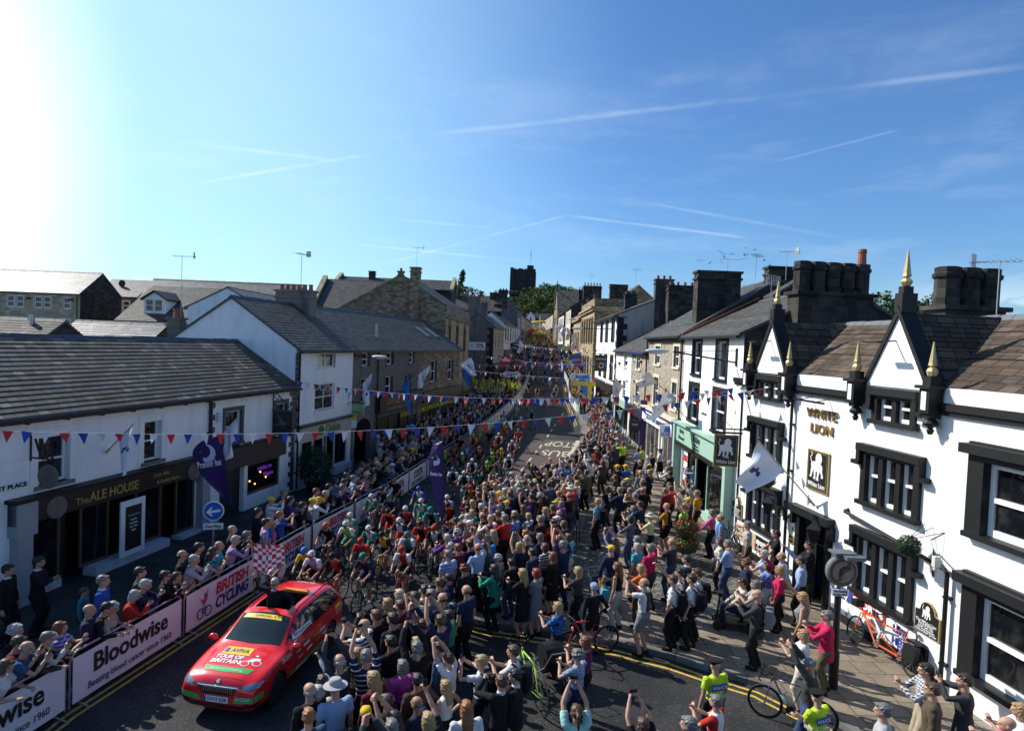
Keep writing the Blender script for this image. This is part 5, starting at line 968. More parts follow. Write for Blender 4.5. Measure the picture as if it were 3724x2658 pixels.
# ================================================================ people
def remesh(mb, vox, smooth=2, name='body'):
 me = mb.mesh(name, white); bm = bmesh.new(); bm.from_mesh(me); bmesh.ops.recalc_face_normals(bm, faces=bm.faces); bm.to_mesh(me); bm.free(); me.materials.clear()
 o = bpy.data.objects.new('tmp', me); COL.objects.link(o); m = o.modifiers.new('r', 'REMESH'); m.mode = 'VOXEL'; m.voxel_size = vox; m.use_smooth_shade = True
 if smooth: k = o.modifiers.new('s', 'SMOOTH'); k.iterations = smooth; k.factor = .5
 dg = bpy.context.evaluated_depsgraph_get(); out = bpy.data.meshes.new_from_object(o.evaluated_get(dg)); bpy.data.objects.remove(o); bpy.data.meshes.remove(me); out.name = name
 return out
def wrinkle(me, amp, sc=1.0):
 n = len(me.vertices); co = np.empty(n * 3); no = np.empty(n * 3); me.vertices.foreach_get('co', co); me.vertices.foreach_get('normal', no); co = co.reshape(-1, 3); no = no.reshape(-1, 3)
 x, y, z = co.T * sc; d = np.sin(23 * z + 9 * np.sin(7 * x + 3) + 6 * y) * .5 + np.sin(41 * z - 15 * x + 8 * np.sin(11 * y)) * .3 + np.sin(31 * x + 27 * y + 13 * z) * .35
 co += no * (d * amp)[:, None]; me.vertices.foreach_set('co', co.ravel()); me.update(); return me
def ik(S_, T_, l1, l2, pole):
 d = T_ - S_; L = min(d.length, (l1 + l2) * .995); dn_ = d.normalized(); a = (l1 * l1 - l2 * l2 + L * L) / (2 * L); h = math.sqrt(max(0, l1 * l1 - a * a))
 p = (pole - dn_ * pole.dot(dn_)).normalized(); return S_ + dn_ * a + p * h, S_ + dn_ * L
V = Vector
POSES = {
 'stand': dict(h=[(.25, .06, .84), (-.25, .06, .84)], pole=(.3, -1, 0)),
 'clap': dict(h=[(.035, .36, 1.33), (-.035, .36, 1.33)], pole=(.9, -.1, -1), curl=.1),
 'phone_up': dict(h=[(.075, .3, 1.93), (-.075, .3, 1.93)], pole=(1, .2, -.2), curl=.9, tilt=-12),
 'phone_face': dict(h=[(.07, .34, 1.58), (-.07, .34, 1.58)], pole=(1, 0, -.8), curl=.9),
 'arm_up': dict(h=[(.1, .38, 1.9), (-.24, .1, .9)], pole=(.8, -.2, -.6), curl=.7, tilt=-8),
 'brow': dict(h=[(.07, .14, 1.69), (-.25, .05, .85)], pole=(1, .3, .3), curl=.2),
 'hip': dict(h=[(.2, .05, 1.0), (-.25, .05, .85)], pole=(1, -.6, 0), curl=.6),
 'crossed': dict(h=[(-.12, .23, 1.2), (.12, .25, 1.16)], pole=(.9, -.2, -1), curl=.5),
 'lean': dict(h=[(.17, .43, 1.12), (-.17, .43, 1.12)], pole=(.6, -.4, -1), lean=14, curl=.8, legs=[(.1, -.08), (-.1, -.12)]),
 'lean_phone': dict(h=[(.06, .44, 1.42), (-.06, .44, 1.42)], pole=(.9, -.1, -1), lean=12, curl=.9),
 'walk': dict(h=[(.25, .22, .9), (-.25, -.14, .88)], pole=(.3, -1, 0), legs=[(.09, -.2), (-.09, .26)]),
 'wave': dict(h=[(.42, .2, 1.85), (-.25, .06, .86)], pole=(1, -.3, -.6), curl=.1, tilt=-6),
 'sit': dict(h=[(.14, .42, .92), (-.14, .42, .92)], pole=(.7, -.5, -.6), curl=.6, sit=1),
 'reach': dict(h=[(.28, .42, .98), (-.25, .35, .96)], pole=(.9, -.4, -.3), curl=.6),
 'flag': dict(h=[(.46, .08, 1.8), (-.5, .12, 1.16)], pole=(1, -.2, -.9), curl=.95),
 'ride_a': dict(ride=1, ph=0), 'ride_b': dict(ride=1, ph=1),
}
HEADM = {}
def joints(pose):
 p = POSES[pose]; J = {}
 if p.get('ride'):
  lean = R(50 if pose == 'ride_a' else 46); hip = V((0, -.22, 1.0)); T = lambda q: hip + Matrix.Rotation(-lean, 3, 'X') @ (V(q) - V((0, 0, .95)))
  hands = [V((.2, .50, .99)), V((-.2, .50, .99))]; pole = V((.5, -.3, -1)); tilt = 38
 else:
  lean = R(p.get('lean', 0)); zs = -.42 if p.get('sit') else 0; hip = V((0, 0, .95 + zs)); T = lambda q: hip + Matrix.Rotation(-lean, 3, 'X') @ (V(q) - V((0, 0, .95)))
  hands = [V(q) + V((0, 0, zs * (1 if p.get('sit') else 0))) for q in p['h']]; pole = V(p['pole']); tilt = p.get('tilt', -4)
 J['T'] = T; J['hands'] = []
 for k, sg in enumerate((1, -1)):
  S_ = T((.185 * sg, 0, 1.42)); up = max(0, hands[k].z - S_.z) * .18; S_ = S_ + V((-.03 * sg * min(1, up * 8), 0, up * .6)); E_, Wr = ik(S_, hands[k], .30, .265, V((pole.x * sg, pole.y, pole.z))); J['hands'].append((S_, E_, Wr))
 hm = Matrix.Translation(T((0, .015, 1.56))) @ Matrix.Rotation(-lean * (.95) + R(-tilt) * (-1), 4, 'X') @ Matrix.Rotation(R(p.get('turn', 0)), 4, 'Z') @ Matrix.Translation((0, 0, .09)); J['head'] = hm; HEADM[pose] = hm; J['legs'] = []
 for k, sg in enumerate((1, -1)):
  if p.get('ride'):
   a = (k + p['ph']) % 2; ft = V((.1 * sg, .0 + (.15 if a else -.13), .20 if a == 0 else .36)); H_ = V((.09 * sg, -.2, .97)); K, A = ik(H_, ft, .46, .47, V((.15 * sg, 1, .3)))
  elif p.get('sit'): H_ = V((.1 * sg, 0, .53)); K = V((.12 * sg, .44, .52)); A = V((.12 * sg, .42, .09))
  else:
   fx, fy = (p['legs'][k] if 'legs' in p else (.11 * sg, .02 if k else -.03)); H_ = V((.09 * sg, 0, .92)); K, A = ik(H_, V((fx, fy - .02, .09)), .44, .425, V((0, 1, 0)))
  J['legs'].append((H_, K, A))
 return J
def hand(mb, Wr, d, sg, curl, side):
 """palm, four bent fingers of unequal length and a thumb leaving the side of the palm"""
 d = d.normalized(); n = side - d * side.dot(d); n = n.normalized(); l = d.cross(n) * sg
 c = Wr + d * .05; rot = Matrix((l, n, d)).transposed(); mb.ell(c, (.04, .018, .055), 8, 6, rot=rot)
 for i, (o, L) in enumerate(((-.03, .062), (-.011, .075), (.009, .07), (.028, .055))):
  b = Wr + d * .09 + l * o; a1 = curl * 1.1 + .1; a2 = a1 + curl * 1.3 + .15; d1 = d * math.cos(a1) + n * math.sin(a1); d2 = d * math.cos(a2) + n * math.sin(a2); q = b + d1 * L * .6
  mb.tube([b - d * .02, b, q, q + d2 * L * .55], [.0105, .0105, .0098, .0085], 6)
 b = Wr + d * .03 - l * .034; t = (d * .7 - l * .6 + n * (.3 + .4 * curl)).normalized(); mb.tube([b, b + t * .035, b + t * .055 + d * .018], [.014, .012, .01], 6)
MESH = {}
def bodymesh(pose):
 if ('b', pose) in MESH: return MESH['b', pose]
 J = joints(pose); T = J['T']; mb = MB()
 mb.tube([T((0, 0, .9)), T((0, 0, 1.0)), T((0, .0, 1.2)), T((0, -.01, 1.38)), T((0, -.005, 1.46))], [.085, .085, .085, .085, .055], 12)
 mb.tube([T((0, -.01, 1.42)), T((0, .005, 1.5)), T((0, .012, 1.58))], [.062, .056, .056], 10)
 hm = J['head']; r3 = hm.to_3x3(); E_ = lambda c, r, n=14, m=10: mb.ell(hm @ V(c), r, n, m, rot=r3)
 E_((0, -.01, .03), (.077, .097, .088)); E_((0, .018, -.035), (.062, .076, .082)); E_((0, .05, -.075), (.035, .045, .035)); E_((0, .1, -.018), (.015, .022, .026), 8, 6); E_((0, .088, .022), (.05, .016, .012), 8, 6)
 E_((.079, -.005, -.012), (.012, .02, .03), 8, 6); E_((-.079, -.005, -.012), (.012, .02, .03), 8, 6); E_((0, .087, -.056), (.026, .014, .011), 8, 6)
 for k, sg in enumerate((1, -1)):
  S_, E2, Wr = J['hands'][k]; mb.ell(S_, (.045, .045, .045), 8, 6); mb.tube([T((.1 * sg, 0, 1.38)), S_, S_.lerp(E2, .45), E2, E2.lerp(Wr, .3), Wr], [.04, .042, .045, .037, .04, .026], 10)
  cu = POSES[pose].get('curl', .35); sd = V((-sg, 0, 0)) if pose in ('clap', 'phone_up', 'phone_face', 'lean_phone', 'stand', 'walk') else V((0, 0, -1)) if POSES[pose].get('ride') or pose in ('lean', 'reach', 'sit') else V((-sg * .4, 1, 0))
  dr = (Wr - E2).normalized(); dr = (dr + V((0, 0, .9))).normalized() if pose in ('clap', 'phone_face', 'lean_phone') else dr; hand(mb, Wr - dr * .01, dr, sg, .9 if POSES[pose].get('ride') else cu, sd)
  H_, K, A = J['legs'][k]; f = V((0, 1, -.1)); mb.tube([H_, H_.lerp(K, .5), K, K.lerp(A, .3), A], [.072, .068, .05, .054, .036], 10); mb.tube([A, A + V((0, .06, -.045)), A + V((0, .15, -.06))], [.036, .034, .02], 8); mb.ell(H_, (.08, .085, .08), 8, 6)
 me = remesh(mb, .0115, 1, 'body'); inv = hm.inverted(); n = len(me.polygons); me.materials.append(None); me.materials.append(mk('eyes', (.03, .022, .018), .3)); me.materials.append(mk('lips', (.36, .13, .1), .5))
 mi = [0] * n
 for p in me.polygons:
  c = p.center
  if (c - hm.translation).length < .13:
   q = inv @ c
   if q.y > .055 and .018 < abs(q.x) < .042 and -.006 < q.z < .01: mi[p.index] = 1
   elif q.y > .08 and abs(q.x) < .024 and -.064 < q.z < -.048: mi[p.index] = 2
 me.polygons.foreach_set('material_index', mi); MESH['b', pose] = me; return me
def rings(mb, T, rs, n=14):
 b = len(mb.v)
 for z, rx, ry, cy in rs:
  for k in range(n): a = 2 * math.pi * k / n; mb.v.append(tuple(T((rx * math.cos(a), cy + ry * math.sin(a), z))))
 for i in range(len(rs) - 1):
  for k in range(n): k2 = (k + 1) % n; mb.f.append((b + i * n + k, b + i * n + k2, b + (i + 1) * n + k2, b + (i + 1) * n + k)); mb.mi.append(0); mb.uv.append(None)
 mb.f.append(tuple(b + k for k in range(n - 1, -1, -1))); mb.f.append(tuple(b + (len(rs) - 1) * n + k for k in range(n))); mb.mi += [0, 0]; mb.uv += [None, None]
def topmesh(pose, kind):
 """kind: short, long, coat, vest, dress + optional f for a woman's cut"""
 if ('t', pose, kind) in MESH: return MESH['t', pose, kind]
 J = joints(pose); T = J['T']; mb = MB(); f = kind.endswith('_f'); k0 = kind.replace('_f', ''); low = .84 if k0 != 'coat' else .72
 if POSES[pose].get('ride'): low = .97
 if POSES[pose].get('sit'): low = .93
 w = 1.0 if not f else .93; b = .0 if not f else .03; fat = 1.0 if k0 != 'coat' else 1.1
 R_ = [(low, .165 * fat, .125 * fat, 0), (.95, .163 * w * fat, .12 * fat, 0), (1.08, .145 * w * fat, .112 * fat, .004), (1.2, .155 * w * fat, .118 * fat + b * .4, .008 + b * .5), (1.3, .172 * w * fat, .122 * fat + b, .006 + b * .6), (1.38, .168 * w, .108, 0), (1.435, .125, .085, -.004), (1.475, .068, .062, -.002)]
 rings(mb, T, R_)
 for k, sg in enumerate((1, -1)):
  S_, E2, Wr = J['hands'][k]; g_ = 1.12 if k0 == 'coat' else 1
  if k0 == 'vest': continue
  mb.ell(S_, (.066 * g_, .066 * g_, .062 * g_), 10, 8)
  pts = [T((.1 * sg, 0, 1.39)), S_, S_.lerp(E2, .35), S_.lerp(E2, .62)]; rr = [.068, .068, .064, .062]
  if k0 in ('long', 'coat', 'dress'): pts = pts[:3] + [E2, E2.lerp(Wr, .5), E2.lerp(Wr, .93)]; rr = [.068, .068, .06, .052, .048, .04]
  mb.tube(pts, [q * g_ for q in rr], 10)
 me = remesh(mb, .0155, 2, 'top'); wrinkle(me, .0055 if not POSES[pose].get('ride') else .0025); me.materials.append(None); MESH['t', pose, kind] = me; return me
def botmesh(pose, kind):
 lk = pose if ('legs' in POSES[pose] or POSES[pose].get('ride') or POSES[pose].get('sit')) else 'stand'
 if ('l', lk, kind) in MESH: return MESH['l', lk, kind]
 J = joints(lk); mb = MB(); hz = J['legs'][0][0].z; hy = J['legs'][0][0].y
 rings(mb, lambda q: V(q), [(hz - .1, .15, .12, hy), (hz, .168, .13, hy), (hz + .09, .155, .122, hy), (hz + .14, .148, .115, hy + (.03 if POSES[lk].get('ride') else 0))])
 for H_, K, A in J['legs']:
  if kind == 'skirt': continue
  mb.ell(H_, (.1, .115, .1), 10, 8); tight = POSES[lk].get('ride')
  if kind == 'shorts': mb.tube([H_, H_.lerp(K, .5), H_.lerp(K, .78 if not tight else .72)], [.108, .092 if not tight else .088, .088 if not tight else .072], 10)
  else: mb.tube([H_, H_.lerp(K, .5), K, K.lerp(A, .5), A], [.108, .09, .072, .066, .06], 10)
 if kind == 'skirt': rings(mb, lambda q: V(q), [(hz - .45, .2, .17, 0), (hz - .2, .19, .155, 0), (hz, .17, .13, 0), (hz + .12, .14, .11, 0)])
 me = remesh(mb, .0175, 2, 'trousers'); wrinkle(me, .006 if not POSES[lk].get('ride') else .002); me.materials.append(None); MESH['l', lk, kind] = me; return me
def shoemesh(pose):
 lk = pose if ('legs' in POSES[pose] or POSES[pose].get('ride') or POSES[pose].get('sit')) else 'stand'
 if ('s', lk) in MESH: return MESH['s', lk]
 mb = MB()
 for H_, K, A in joints(lk)['legs']:
  z = A.z - .09 if not POSES[lk].get('ride') else A.z - .1
  mb.ell((A.x, A.y + .075, z + .045), (.045, .115, .045), 10, 8); mb.ell((A.x, A.y - .01, z + .06), (.042, .055, .055), 10, 8); mb.box(A.x - .042, A.y - .055, z + .005, A.x + .042, A.y + .165, z + .03)
 me = remesh(mb, .014, 1, 'shoes'); me.materials.append(None); MESH['s', lk] = me; return me
def hairmesh(kind):
 if ('h', kind) in MESH: return MESH['h', kind]
 mb = MB(); E_ = lambda c, r, n=14, m=10: mb.ell(c, r, n, m)
 mt = 1
 if kind in ('short', 'long', 'bob', 'pony', 'curly', 'bun'): E_((0, -.022, .045), (.086, .1, .086)); E_((0, -.055, .0), (.08, .066, .08)); E_((.0, .055, .085), (.055, .035, .03)); E_((.066, -.02, .01), (.02, .045, .05)); E_((-.066, -.02, .01), (.02, .045, .05))
 if kind == 'short': E_((0, -.06, -.03), (.062, .045, .05))
 if kind == 'long': rings(mb, lambda q: V(q), [(-.33, .08, .03, -.09), (-.2, .095, .045, -.09), (-.08, .095, .06, -.06), (.02, .09, .08, -.03)]); E_((.07, .0, -.05), (.025, .05, .09)); E_((-.07, .0, -.05), (.025, .05, .09))
 if kind == 'bob': rings(mb, lambda q: V(q), [(-.13, .092, .06, -.04), (-.06, .1, .085, -.03), (.03, .095, .09, -.02)])
 if kind == 'pony': mb.tube([(0, -.11, .05), (0, -.16, 0), (0, -.15, -.13), (0, -.13, -.22)], [.025, .035, .03, .01], 8)
 if kind == 'bun': E_((0, -.12, .09), (.04, .04, .04))
 if kind == 'curly':
  rg = random.Random(2)
  for k in range(60): a = rg.uniform(0, 6.28); u = rg.uniform(-.6, 1); s = math.sqrt(1 - u * u); y = .105 * s * math.sin(a) - .03; E_((.1 * s * math.cos(a), min(y, .05), .1 * u + .02), (.026, .026, .026), 6, 4)
 if kind == 'fringe': E_((0, -.045, -.005), (.083, .07, .05));
 if kind == 'cap': E_((0, -.01, .05), (.086, .105, .078)); mb.box(-.062, .06, .04, .062, .165, .052)
 if kind == 'flatcap': E_((0, .0, .075), (.095, .125, .045)); E_((0, -.03, .03), (.085, .09, .06)); mb.box(-.055, .08, .045, .055, .14, .056)
 if kind == 'sunhat': mb.lathe([(.165, .035), (.17, .045), (.09, .062), (.088, .12), (.07, .15), (.02, .158)], (0, -.005, 0), 20)
 if kind == 'helmet': E_((0, -.02, .06), (.098, .135, .085)); E_((0, -.06, .02), (.085, .09, .06))
 if kind == 'policehat': mb.lathe([(.092, .03), (.092, .075), (.125, .1), (.12, .115), (.02, .125)], (0, 0, 0), 20); mb.box(-.06, .07, .028, .06, .13, .04)
 me = remesh(mb, .009 if kind in ('helmet', 'sunhat', 'policehat') else .0105, 1 if kind not in ('curly',) else 0, 'hair')
 if kind in ('short', 'long', 'bob', 'pony', 'curly', 'fringe', 'bun'): wrinkle(me, .0055, 4)
 if kind == 'helmet':
  me.materials.append(None); me.materials.append(black); mi = []
  for p in me.polygons: c = p.center; mi.append(1 if (c.z > .03 and (abs(abs(c.x) - .035) < .008 or abs(abs(c.x) - .072) < .006) and abs(c.y + .02) < .1) else 0)
  me.polygons.foreach_set('material_index', mi)
 else: me.materials.append(None)
 MESH['h', kind] = me; return me
CC = dict(white=(0.592, 0.592, 0.592), black=(0.0112, 0.0112, 0.0128), navy=(0.0144, 0.02, 0.052), grey=(0.176, 0.176, 0.184), charcoal=(0.04, 0.04, 0.044), lightgrey=(0.336, 0.336, 0.344), lightblue=(0.256, 0.352, 0.544), blue=(0.024, 0.08, 0.336), brightblue=(0.016, 0.16, 0.48), denim=(0.04, 0.08, 0.16), jeans=(0.036, 0.06, 0.12), red=(0.44, 0.024, 0.016), crimson=(0.44, 0.016, 0.08), maroon=(0.104, 0.012, 0.024), pink=(0.52, 0.12, 0.256), magenta=(0.336, 0.048, 0.256), purple=(0.104, 0.032, 0.16), lilac=(0.336, 0.256, 0.44), teal=(0.024, 0.2, 0.224), turquoise=(0.048, 0.36, 0.48), mint=(0.32, 0.56, 0.496), green=(0.016, 0.2, 0.128), lime=(0.28, 0.496, 0.064), hivis=(0.44, 0.6, 0.032), yellow=(0.6, 0.416, 0.024), paleyellow=(0.56, 0.528, 0.288), orange=(0.56, 0.128, 0.024), mustard=(0.4, 0.192, 0.016), cream=(0.496, 0.464, 0.368), beige=(0.336, 0.28, 0.2), olive=(0.096, 0.088, 0.048), brown=(0.072, 0.044, 0.028), tweed=(0.08, 0.06, 0.04))
def cloth(name):
 k = 'cloth_' + name
 if k in MATS: return MATS[k]
 if name in CC: return mk(k, CC[name], .85, var=.1, vs=14, spec=.2)
 parts = name.split('_'); pat = parts[0]; a = CC[parts[1]]; b = CC[parts[2]]; sc = float(parts[3]) if len(parts) > 3 else 1
 def fn(g, p):
  v = g.n('ShaderNodeTexCoord').outputs['Object']; s = g.n('ShaderNodeSeparateXYZ', {0: v})
  if pat == 'stripe': m = g.mr(g.m('FRACT', g.m('MULTIPLY', s.outputs[2], 14 * sc)), .46, .54)
  elif pat == 'pin': m = g.mr(g.m('FRACT', g.m('MULTIPLY', s.outputs[2], 12 * sc)), .8, .84)
  elif pat == 'check': m = g.m('MULTIPLY', g.m('ADD', g.m('GREATER_THAN', g.m('FRACT', g.m('MULTIPLY', s.outputs[2], 22 * sc)), .5), g.m('GREATER_THAN', g.m('FRACT', g.m('MULTIPLY', s.outputs[0], 22 * sc)), .5)), .5)
  elif pat == 'vert': m = g.mr(g.m('FRACT', g.m('MULTIPLY', s.outputs[0], 12 * sc)), .46, .54)
  elif pat == 'sides': m = g.mr(g.m('ABSOLUTE', s.outputs[0]), .1, .11)
  elif pat == 'yoke': m = g.mr(s.outputs[2], 1.27, 1.29)
  else: m = g.mr(g.n('ShaderNodeTexNoise', {'Vector': v, 'Scale': 24.0 * sc, 'Detail': 2.0}).outputs[0], .46, .54)
  return g.mix(m, a, b)
 return mk(k, rough=.85, fn=fn, spec=.2)
HC_ = dict(black=(.008, .007, .007), dark=(.025, .016, .011), brown=(.07, .035, .018), auburn=(.13, .04, .015), red=(.2, .02, .015), ginger=(.25, .1, .03), blond=(.3, .2, .085), platinum=(.45, .37, .23), grey=(.13, .125, .12), white=(.32, .31, .295))
SK = dict(fair=(.44, .245, .165), tan=(.34, .175, .11), pink=(.46, .23, .16), dark=(.16, .08, .05))
def hairmat(n): return mk('hair_' + n, HC_[n], .55, var=.35, vs=60)
def skinmat(n): return mk('skin_' + n, SK[n], .55, var=.07, vs=12, spec=.35)
def sub(name, me, par, mat, mtx=None):
 o = bpy.data.objects.new(name, me); COL.objects.link(o); o.parent = par
 if mtx is not None: o.matrix_local = mtx
 o.material_slots[0].link = 'OBJECT'; o.material_slots[0].material = mat; return o
def person(x, y, z, face, pose, top, bottom, hair, label, h=1.75, skin='fair', shoes='black', group=None, wide=1.0, extra=()):
 """top='kind:colour' bottom='kind:colour' hair='kind:colour' (hats: cap:yellow ...)"""
 o = bpy.data.objects.new('person', bodymesh(pose)); COL.objects.link(o); o.location = (x, y, z); o.rotation_euler = (0, 0, R(face)); s = h / 1.75; o.scale = (s * wide, s * wide, s)
 o.material_slots[0].link = 'OBJECT'; o.material_slots[0].material = skinmat(skin); tag(o, label, 'person', group)
 tk, tc = top.split(':'); bk, bc = bottom.split(':'); sub({'coat': 'coat', 'dress': 'dress'}.get(tk.replace('_f', ''), 'shirt'), topmesh(pose, tk), o, cloth(tc)); sub({'skirt': 'skirt', 'shorts': 'shorts'}.get(bk, 'trousers'), botmesh(pose, bk), o, cloth(bc)); sub('shoes', shoemesh(pose), o, cloth(shoes))
 if hair and hair != 'bald':
  hk, hc = hair.split(':')
  if hk in ('cap', 'sunhat', 'flatcap', 'helmet', 'policehat'): sub('hat' if hk != 'helmet' else 'helmet', hairmesh(hk), o, cloth(hc) if hc in CC or '_' in hc else hairmat(hc), HEADM[pose])
  else: sub('hair', hairmesh(hk), o, hairmat(hc), HEADM[pose])
 for e in extra:
  if e == 'glasses':
   if 'g' not in MESH: MESH['g'] = MB().box(-.062, .098, -.012, -.008, .108, .014).box(.008, .098, -.012, .062, .108, .014).box(-.075, .02, .004, -.07, .1, .012).box(.07, .02, .004, .075, .1, .012).box(-.01, .1, .006, .01, .106, .012).mesh('sunglasses', [None]);
   sub('sunglasses', MESH['g'], o, black, HEADM[pose])
  if ':' in e:
   ek, ec = e.split(':')
   if ek == 'under': sub('collar', hairmesh('collar') if 0 else collar(pose), o, cloth(ec))
 return o
def collar(pose):
 if ('c', pose) in MESH: return MESH['c', pose]
 T = joints(pose)['T']; mb = MB(); rings(mb, T, [(1.44, .085, .075, -.002), (1.49, .066, .062, 0), (1.505, .062, .058, 0)]); me = mb.mesh('collar', [None], True); MESH['c', pose] = me; return me
# ================================================================ the crowd
POSEW = dict(stand='standing', clap='clapping', phone_up='holding a phone overhead', phone_face='holding up a camera', arm_up='with one arm raised', brow='shading the eyes', hip='hand on hip', crossed='arms folded', lean='leaning on the barrier', lean_phone='photographing over the barrier', walk='stepping', wave='waving', sit='seated', reach='hands out in front', flag='waving flag')
KINDW = dict(short='T-shirt', long='long sleeved top', coat='coat', vest='sleeveless top', dress='dress')
def colw(c):
 p = c.split('_')
 if len(p) == 1: return dict(lightblue='pale blue', lightgrey='pale grey', brightblue='bright blue', hivis='fluorescent yellow', paleyellow='pale yellow').get(c, c)
 f = lambda q: dict(lightblue='pale blue', lightgrey='pale grey', hivis='fluorescent').get(q, q)
 return f(p[1]) + ' and ' + f(p[2]) + dict(stripe=' striped', pin=' thin striped', check=' checked', vert=' upright striped', sides='', yoke='', floral=' patterned').get(p[0], '')
def hairw(h):
 if not h or h == 'bald': return 'bald'
 k, c = h.split(':')
 return {'cap': c + ' capped', 'sunhat': c + ' hatted', 'flatcap': c + ' flat capped', 'fringe': 'balding ' + c + ' haired', 'long': 'long ' + c + ' haired', 'curly': 'curly ' + c + ' haired', 'pony': c + ' ponytailed', 'bob': c + ' bobbed', 'bun': c + ' bunned', 'policehat': 'police hatted', 'helmet': 'helmeted'}.get(k, 'short ' + c + ' haired')
def inter(P, y): return float(np.interp(y, [p[1] for p in P], [p[0] for p in P]))
PEOPLE, POS, HS = [], [], 1.12
BX = lambda y: inter(KL, y) + .38
def put(x, y, z, face, pose, top, bottom, hair, place, h=1.75, label=None, **kw):
 PEOPLE.append(dict(x=x, y=y, z=z, face=face, pose=pose, top=top, bottom=bottom, hair=hair, place=place, h=h, label=label, **kw)); POS.append((x, y))
def rows(crop, place, txt, lift=0.0, group=None):
 for ln in txt.strip().split('\n'):
  a = ln.split(); x, y, pose, face, top, bottom, hair = float(a[0]), float(a[1]), a[2], float(a[3]), a[4], a[5], a[6]; h = float(a[7]) if len(a) > 7 and a[7][0].isdigit() else 1.75
  ex = tuple(q for q in a[7:] if not q[0].isdigit()); sk = next((q[3:] for q in ex if q.startswith('sk=')), 'fair'); h *= HS; hh = h * .94 - (.42 if pose == 'sit' else 0)
  q = onground(crop, x, y, hh + (.13 if lift else 0))
  if 'left barrier' in place: q.x = min(q.x, BX(q.y) - (.36 if 'lean' in pose else .3))
  put(q.x, q.y, q.z + lift, face, pose, top, bottom, hair, place, h, skin=sk, extra=tuple(q_ for q_ in ex if '=' not in q_), group=group)
rows('b5', 'in the near crowd below the red car', '''
650 360 phone_face 75 short:stripe_navy_white trousers:black bald 1.8
600 470 stand 70 long_f:navy trousers:black long:brown 1.5
535 545 stand 80 short:lightblue trousers:jeans short:brown 1.15
390 745 phone_up 45 long:charcoal trousers:black fringe:white 1.78
665 690 phone_up 35 short:pin_navy_white trousers:black short:grey 1.8
570 650 clap 60 short_f:floral_beige_brown trousers:black bob:blond 1.62
210 950 arm_up 40 long_f:white trousers:black long:dark 1.62
80 1050 stand 50 coat:black trousers:black fringe:white 1.75
165 1060 stand 50 coat:cream trousers:grey short:white 1.66
345 1010 stand 35 short:lightblue trousers:grey sunhat:lightgrey 1.78
65 1320 stand 30 long:denim trousers:black short:ginger 1.7
1040 790 stand 40 long_f:magenta trousers:black bob:grey 1.65
940 300 stand 60 coat:black trousers:black short:black 1.85
770 265 phone_face 65 long:black trousers:black short:brown 1.78
885 130 stand 65 short_f:pin_black_lightgrey trousers:black long:blond 1.62
1020 160 stand 70 long:maroon trousers:black short:brown 1.7
1010 40 stand 75 short_f:white trousers:jeans long:platinum 1.65
1165 70 stand 60 short:black trousers:black short:dark 1.78
1235 20 stand 60 short:pink trousers:jeans short:auburn 1.2
1335 40 stand 50 short:grey trousers:black short:grey 1.76
1455 80 stand 50 short:navy trousers:black fringe:dark 1.8
1230 215 phone_up 70 vest_f:black trousers:black long:platinum 1.68
1440 320 phone_up 50 short:navy trousers:charcoal short:brown 1.85
1190 600 phone_up 35 coat:black trousers:black short:grey 1.82
1860 740 phone_face 75 short:white trousers:black short:blond 1.66
2190 640 clap 70 short:white trousers:black short:brown 1.7
2060 950 phone_face 40 coat:black trousers:black short:brown 1.66 under:white
2210 880 stand 80 coat:black trousers:black short:black 1.66 under:white
1700 1230 stand 20 short_f:white trousers:jeans long:ginger 1.66
1305 1350 arm_up 30 short_f:black trousers:black bob:blond 1.68
925 1425 clap 20 long:charcoal trousers:black short:grey 1.75
''')
rows('b6', 'on the side road round the yellow lines', '''
620 165 clap 65 short_f:floral_brightblue_navy trousers:black bob:blond 1.62
885 505 clap 55 short_f:floral_purple_maroon trousers:black bob:auburn 1.62
810 640 clap 50 short_f:floral_grey_lightblue trousers:navy curly:grey 1.62
797 1200 phone_up 5 short_f:mint trousers:black pony:brown 1.66
1900 1320 clap 60 short:charcoal trousers:black short:grey 1.75
1450 1330 phone_up 20 short:black trousers:black short:brown 1.6
''')
put(*onground('b6', 2150, 770, 1.66).to_tuple(), 20, 'stand', 'short:hivis', 'trousers:black', 'policehat:black', '', 1.84, 'police officer in fluorescent vest standing on the yellow lines, back turned', extra=('police',))
put(*onground('c8', 885, 830, 1.66).to_tuple(), 25, 'crossed', 'short:hivis', 'trousers:black', 'policehat:black', '', 1.8, 'police officer in fluorescent vest beside the grey capped photographer', extra=('police',))
put(*onground('b6', 2160, 1110, 1.62).to_tuple(), 50, 'clap', 'short:sides_white_red', 'trousers:black', 'short:grey', '', 1.78, 'grey haired person in white and red cycling jersey clapping near police officer')
rows('c8', 'on the flags outside the white pub', '''
840 605 phone_up 60 long:charcoal trousers:jeans cap:grey 1.8
790 390 clap 60 short_f:white trousers:cream bob:blond 1.64
950 305 clap 65 coat:crimson trousers:olive short:grey 1.72 glasses
785 175 arm_up 60 vest_f:grey trousers:black long:blond 1.68
480 160 clap 65 coat:charcoal trousers:black fringe:white 1.76
465 85 clap 70 short_f:lightgrey trousers:black bob:grey 1.62
1620 635 clap 75 long:check_white_navy trousers:beige short:dark 1.78
1665 765 stand 60 coat:tweed trousers:black short:brown 1.74
1885 705 phone_face 65 long:charcoal trousers:charcoal short:dark 1.78
1330 915 stand 60 short:lightgrey trousers:navy short:grey 1.74
2255 905 clap 65 short_f:white trousers:navy bob:blond 1.66
2175 1010 clap 60 short:pink trousers:black bald 1.76
''')
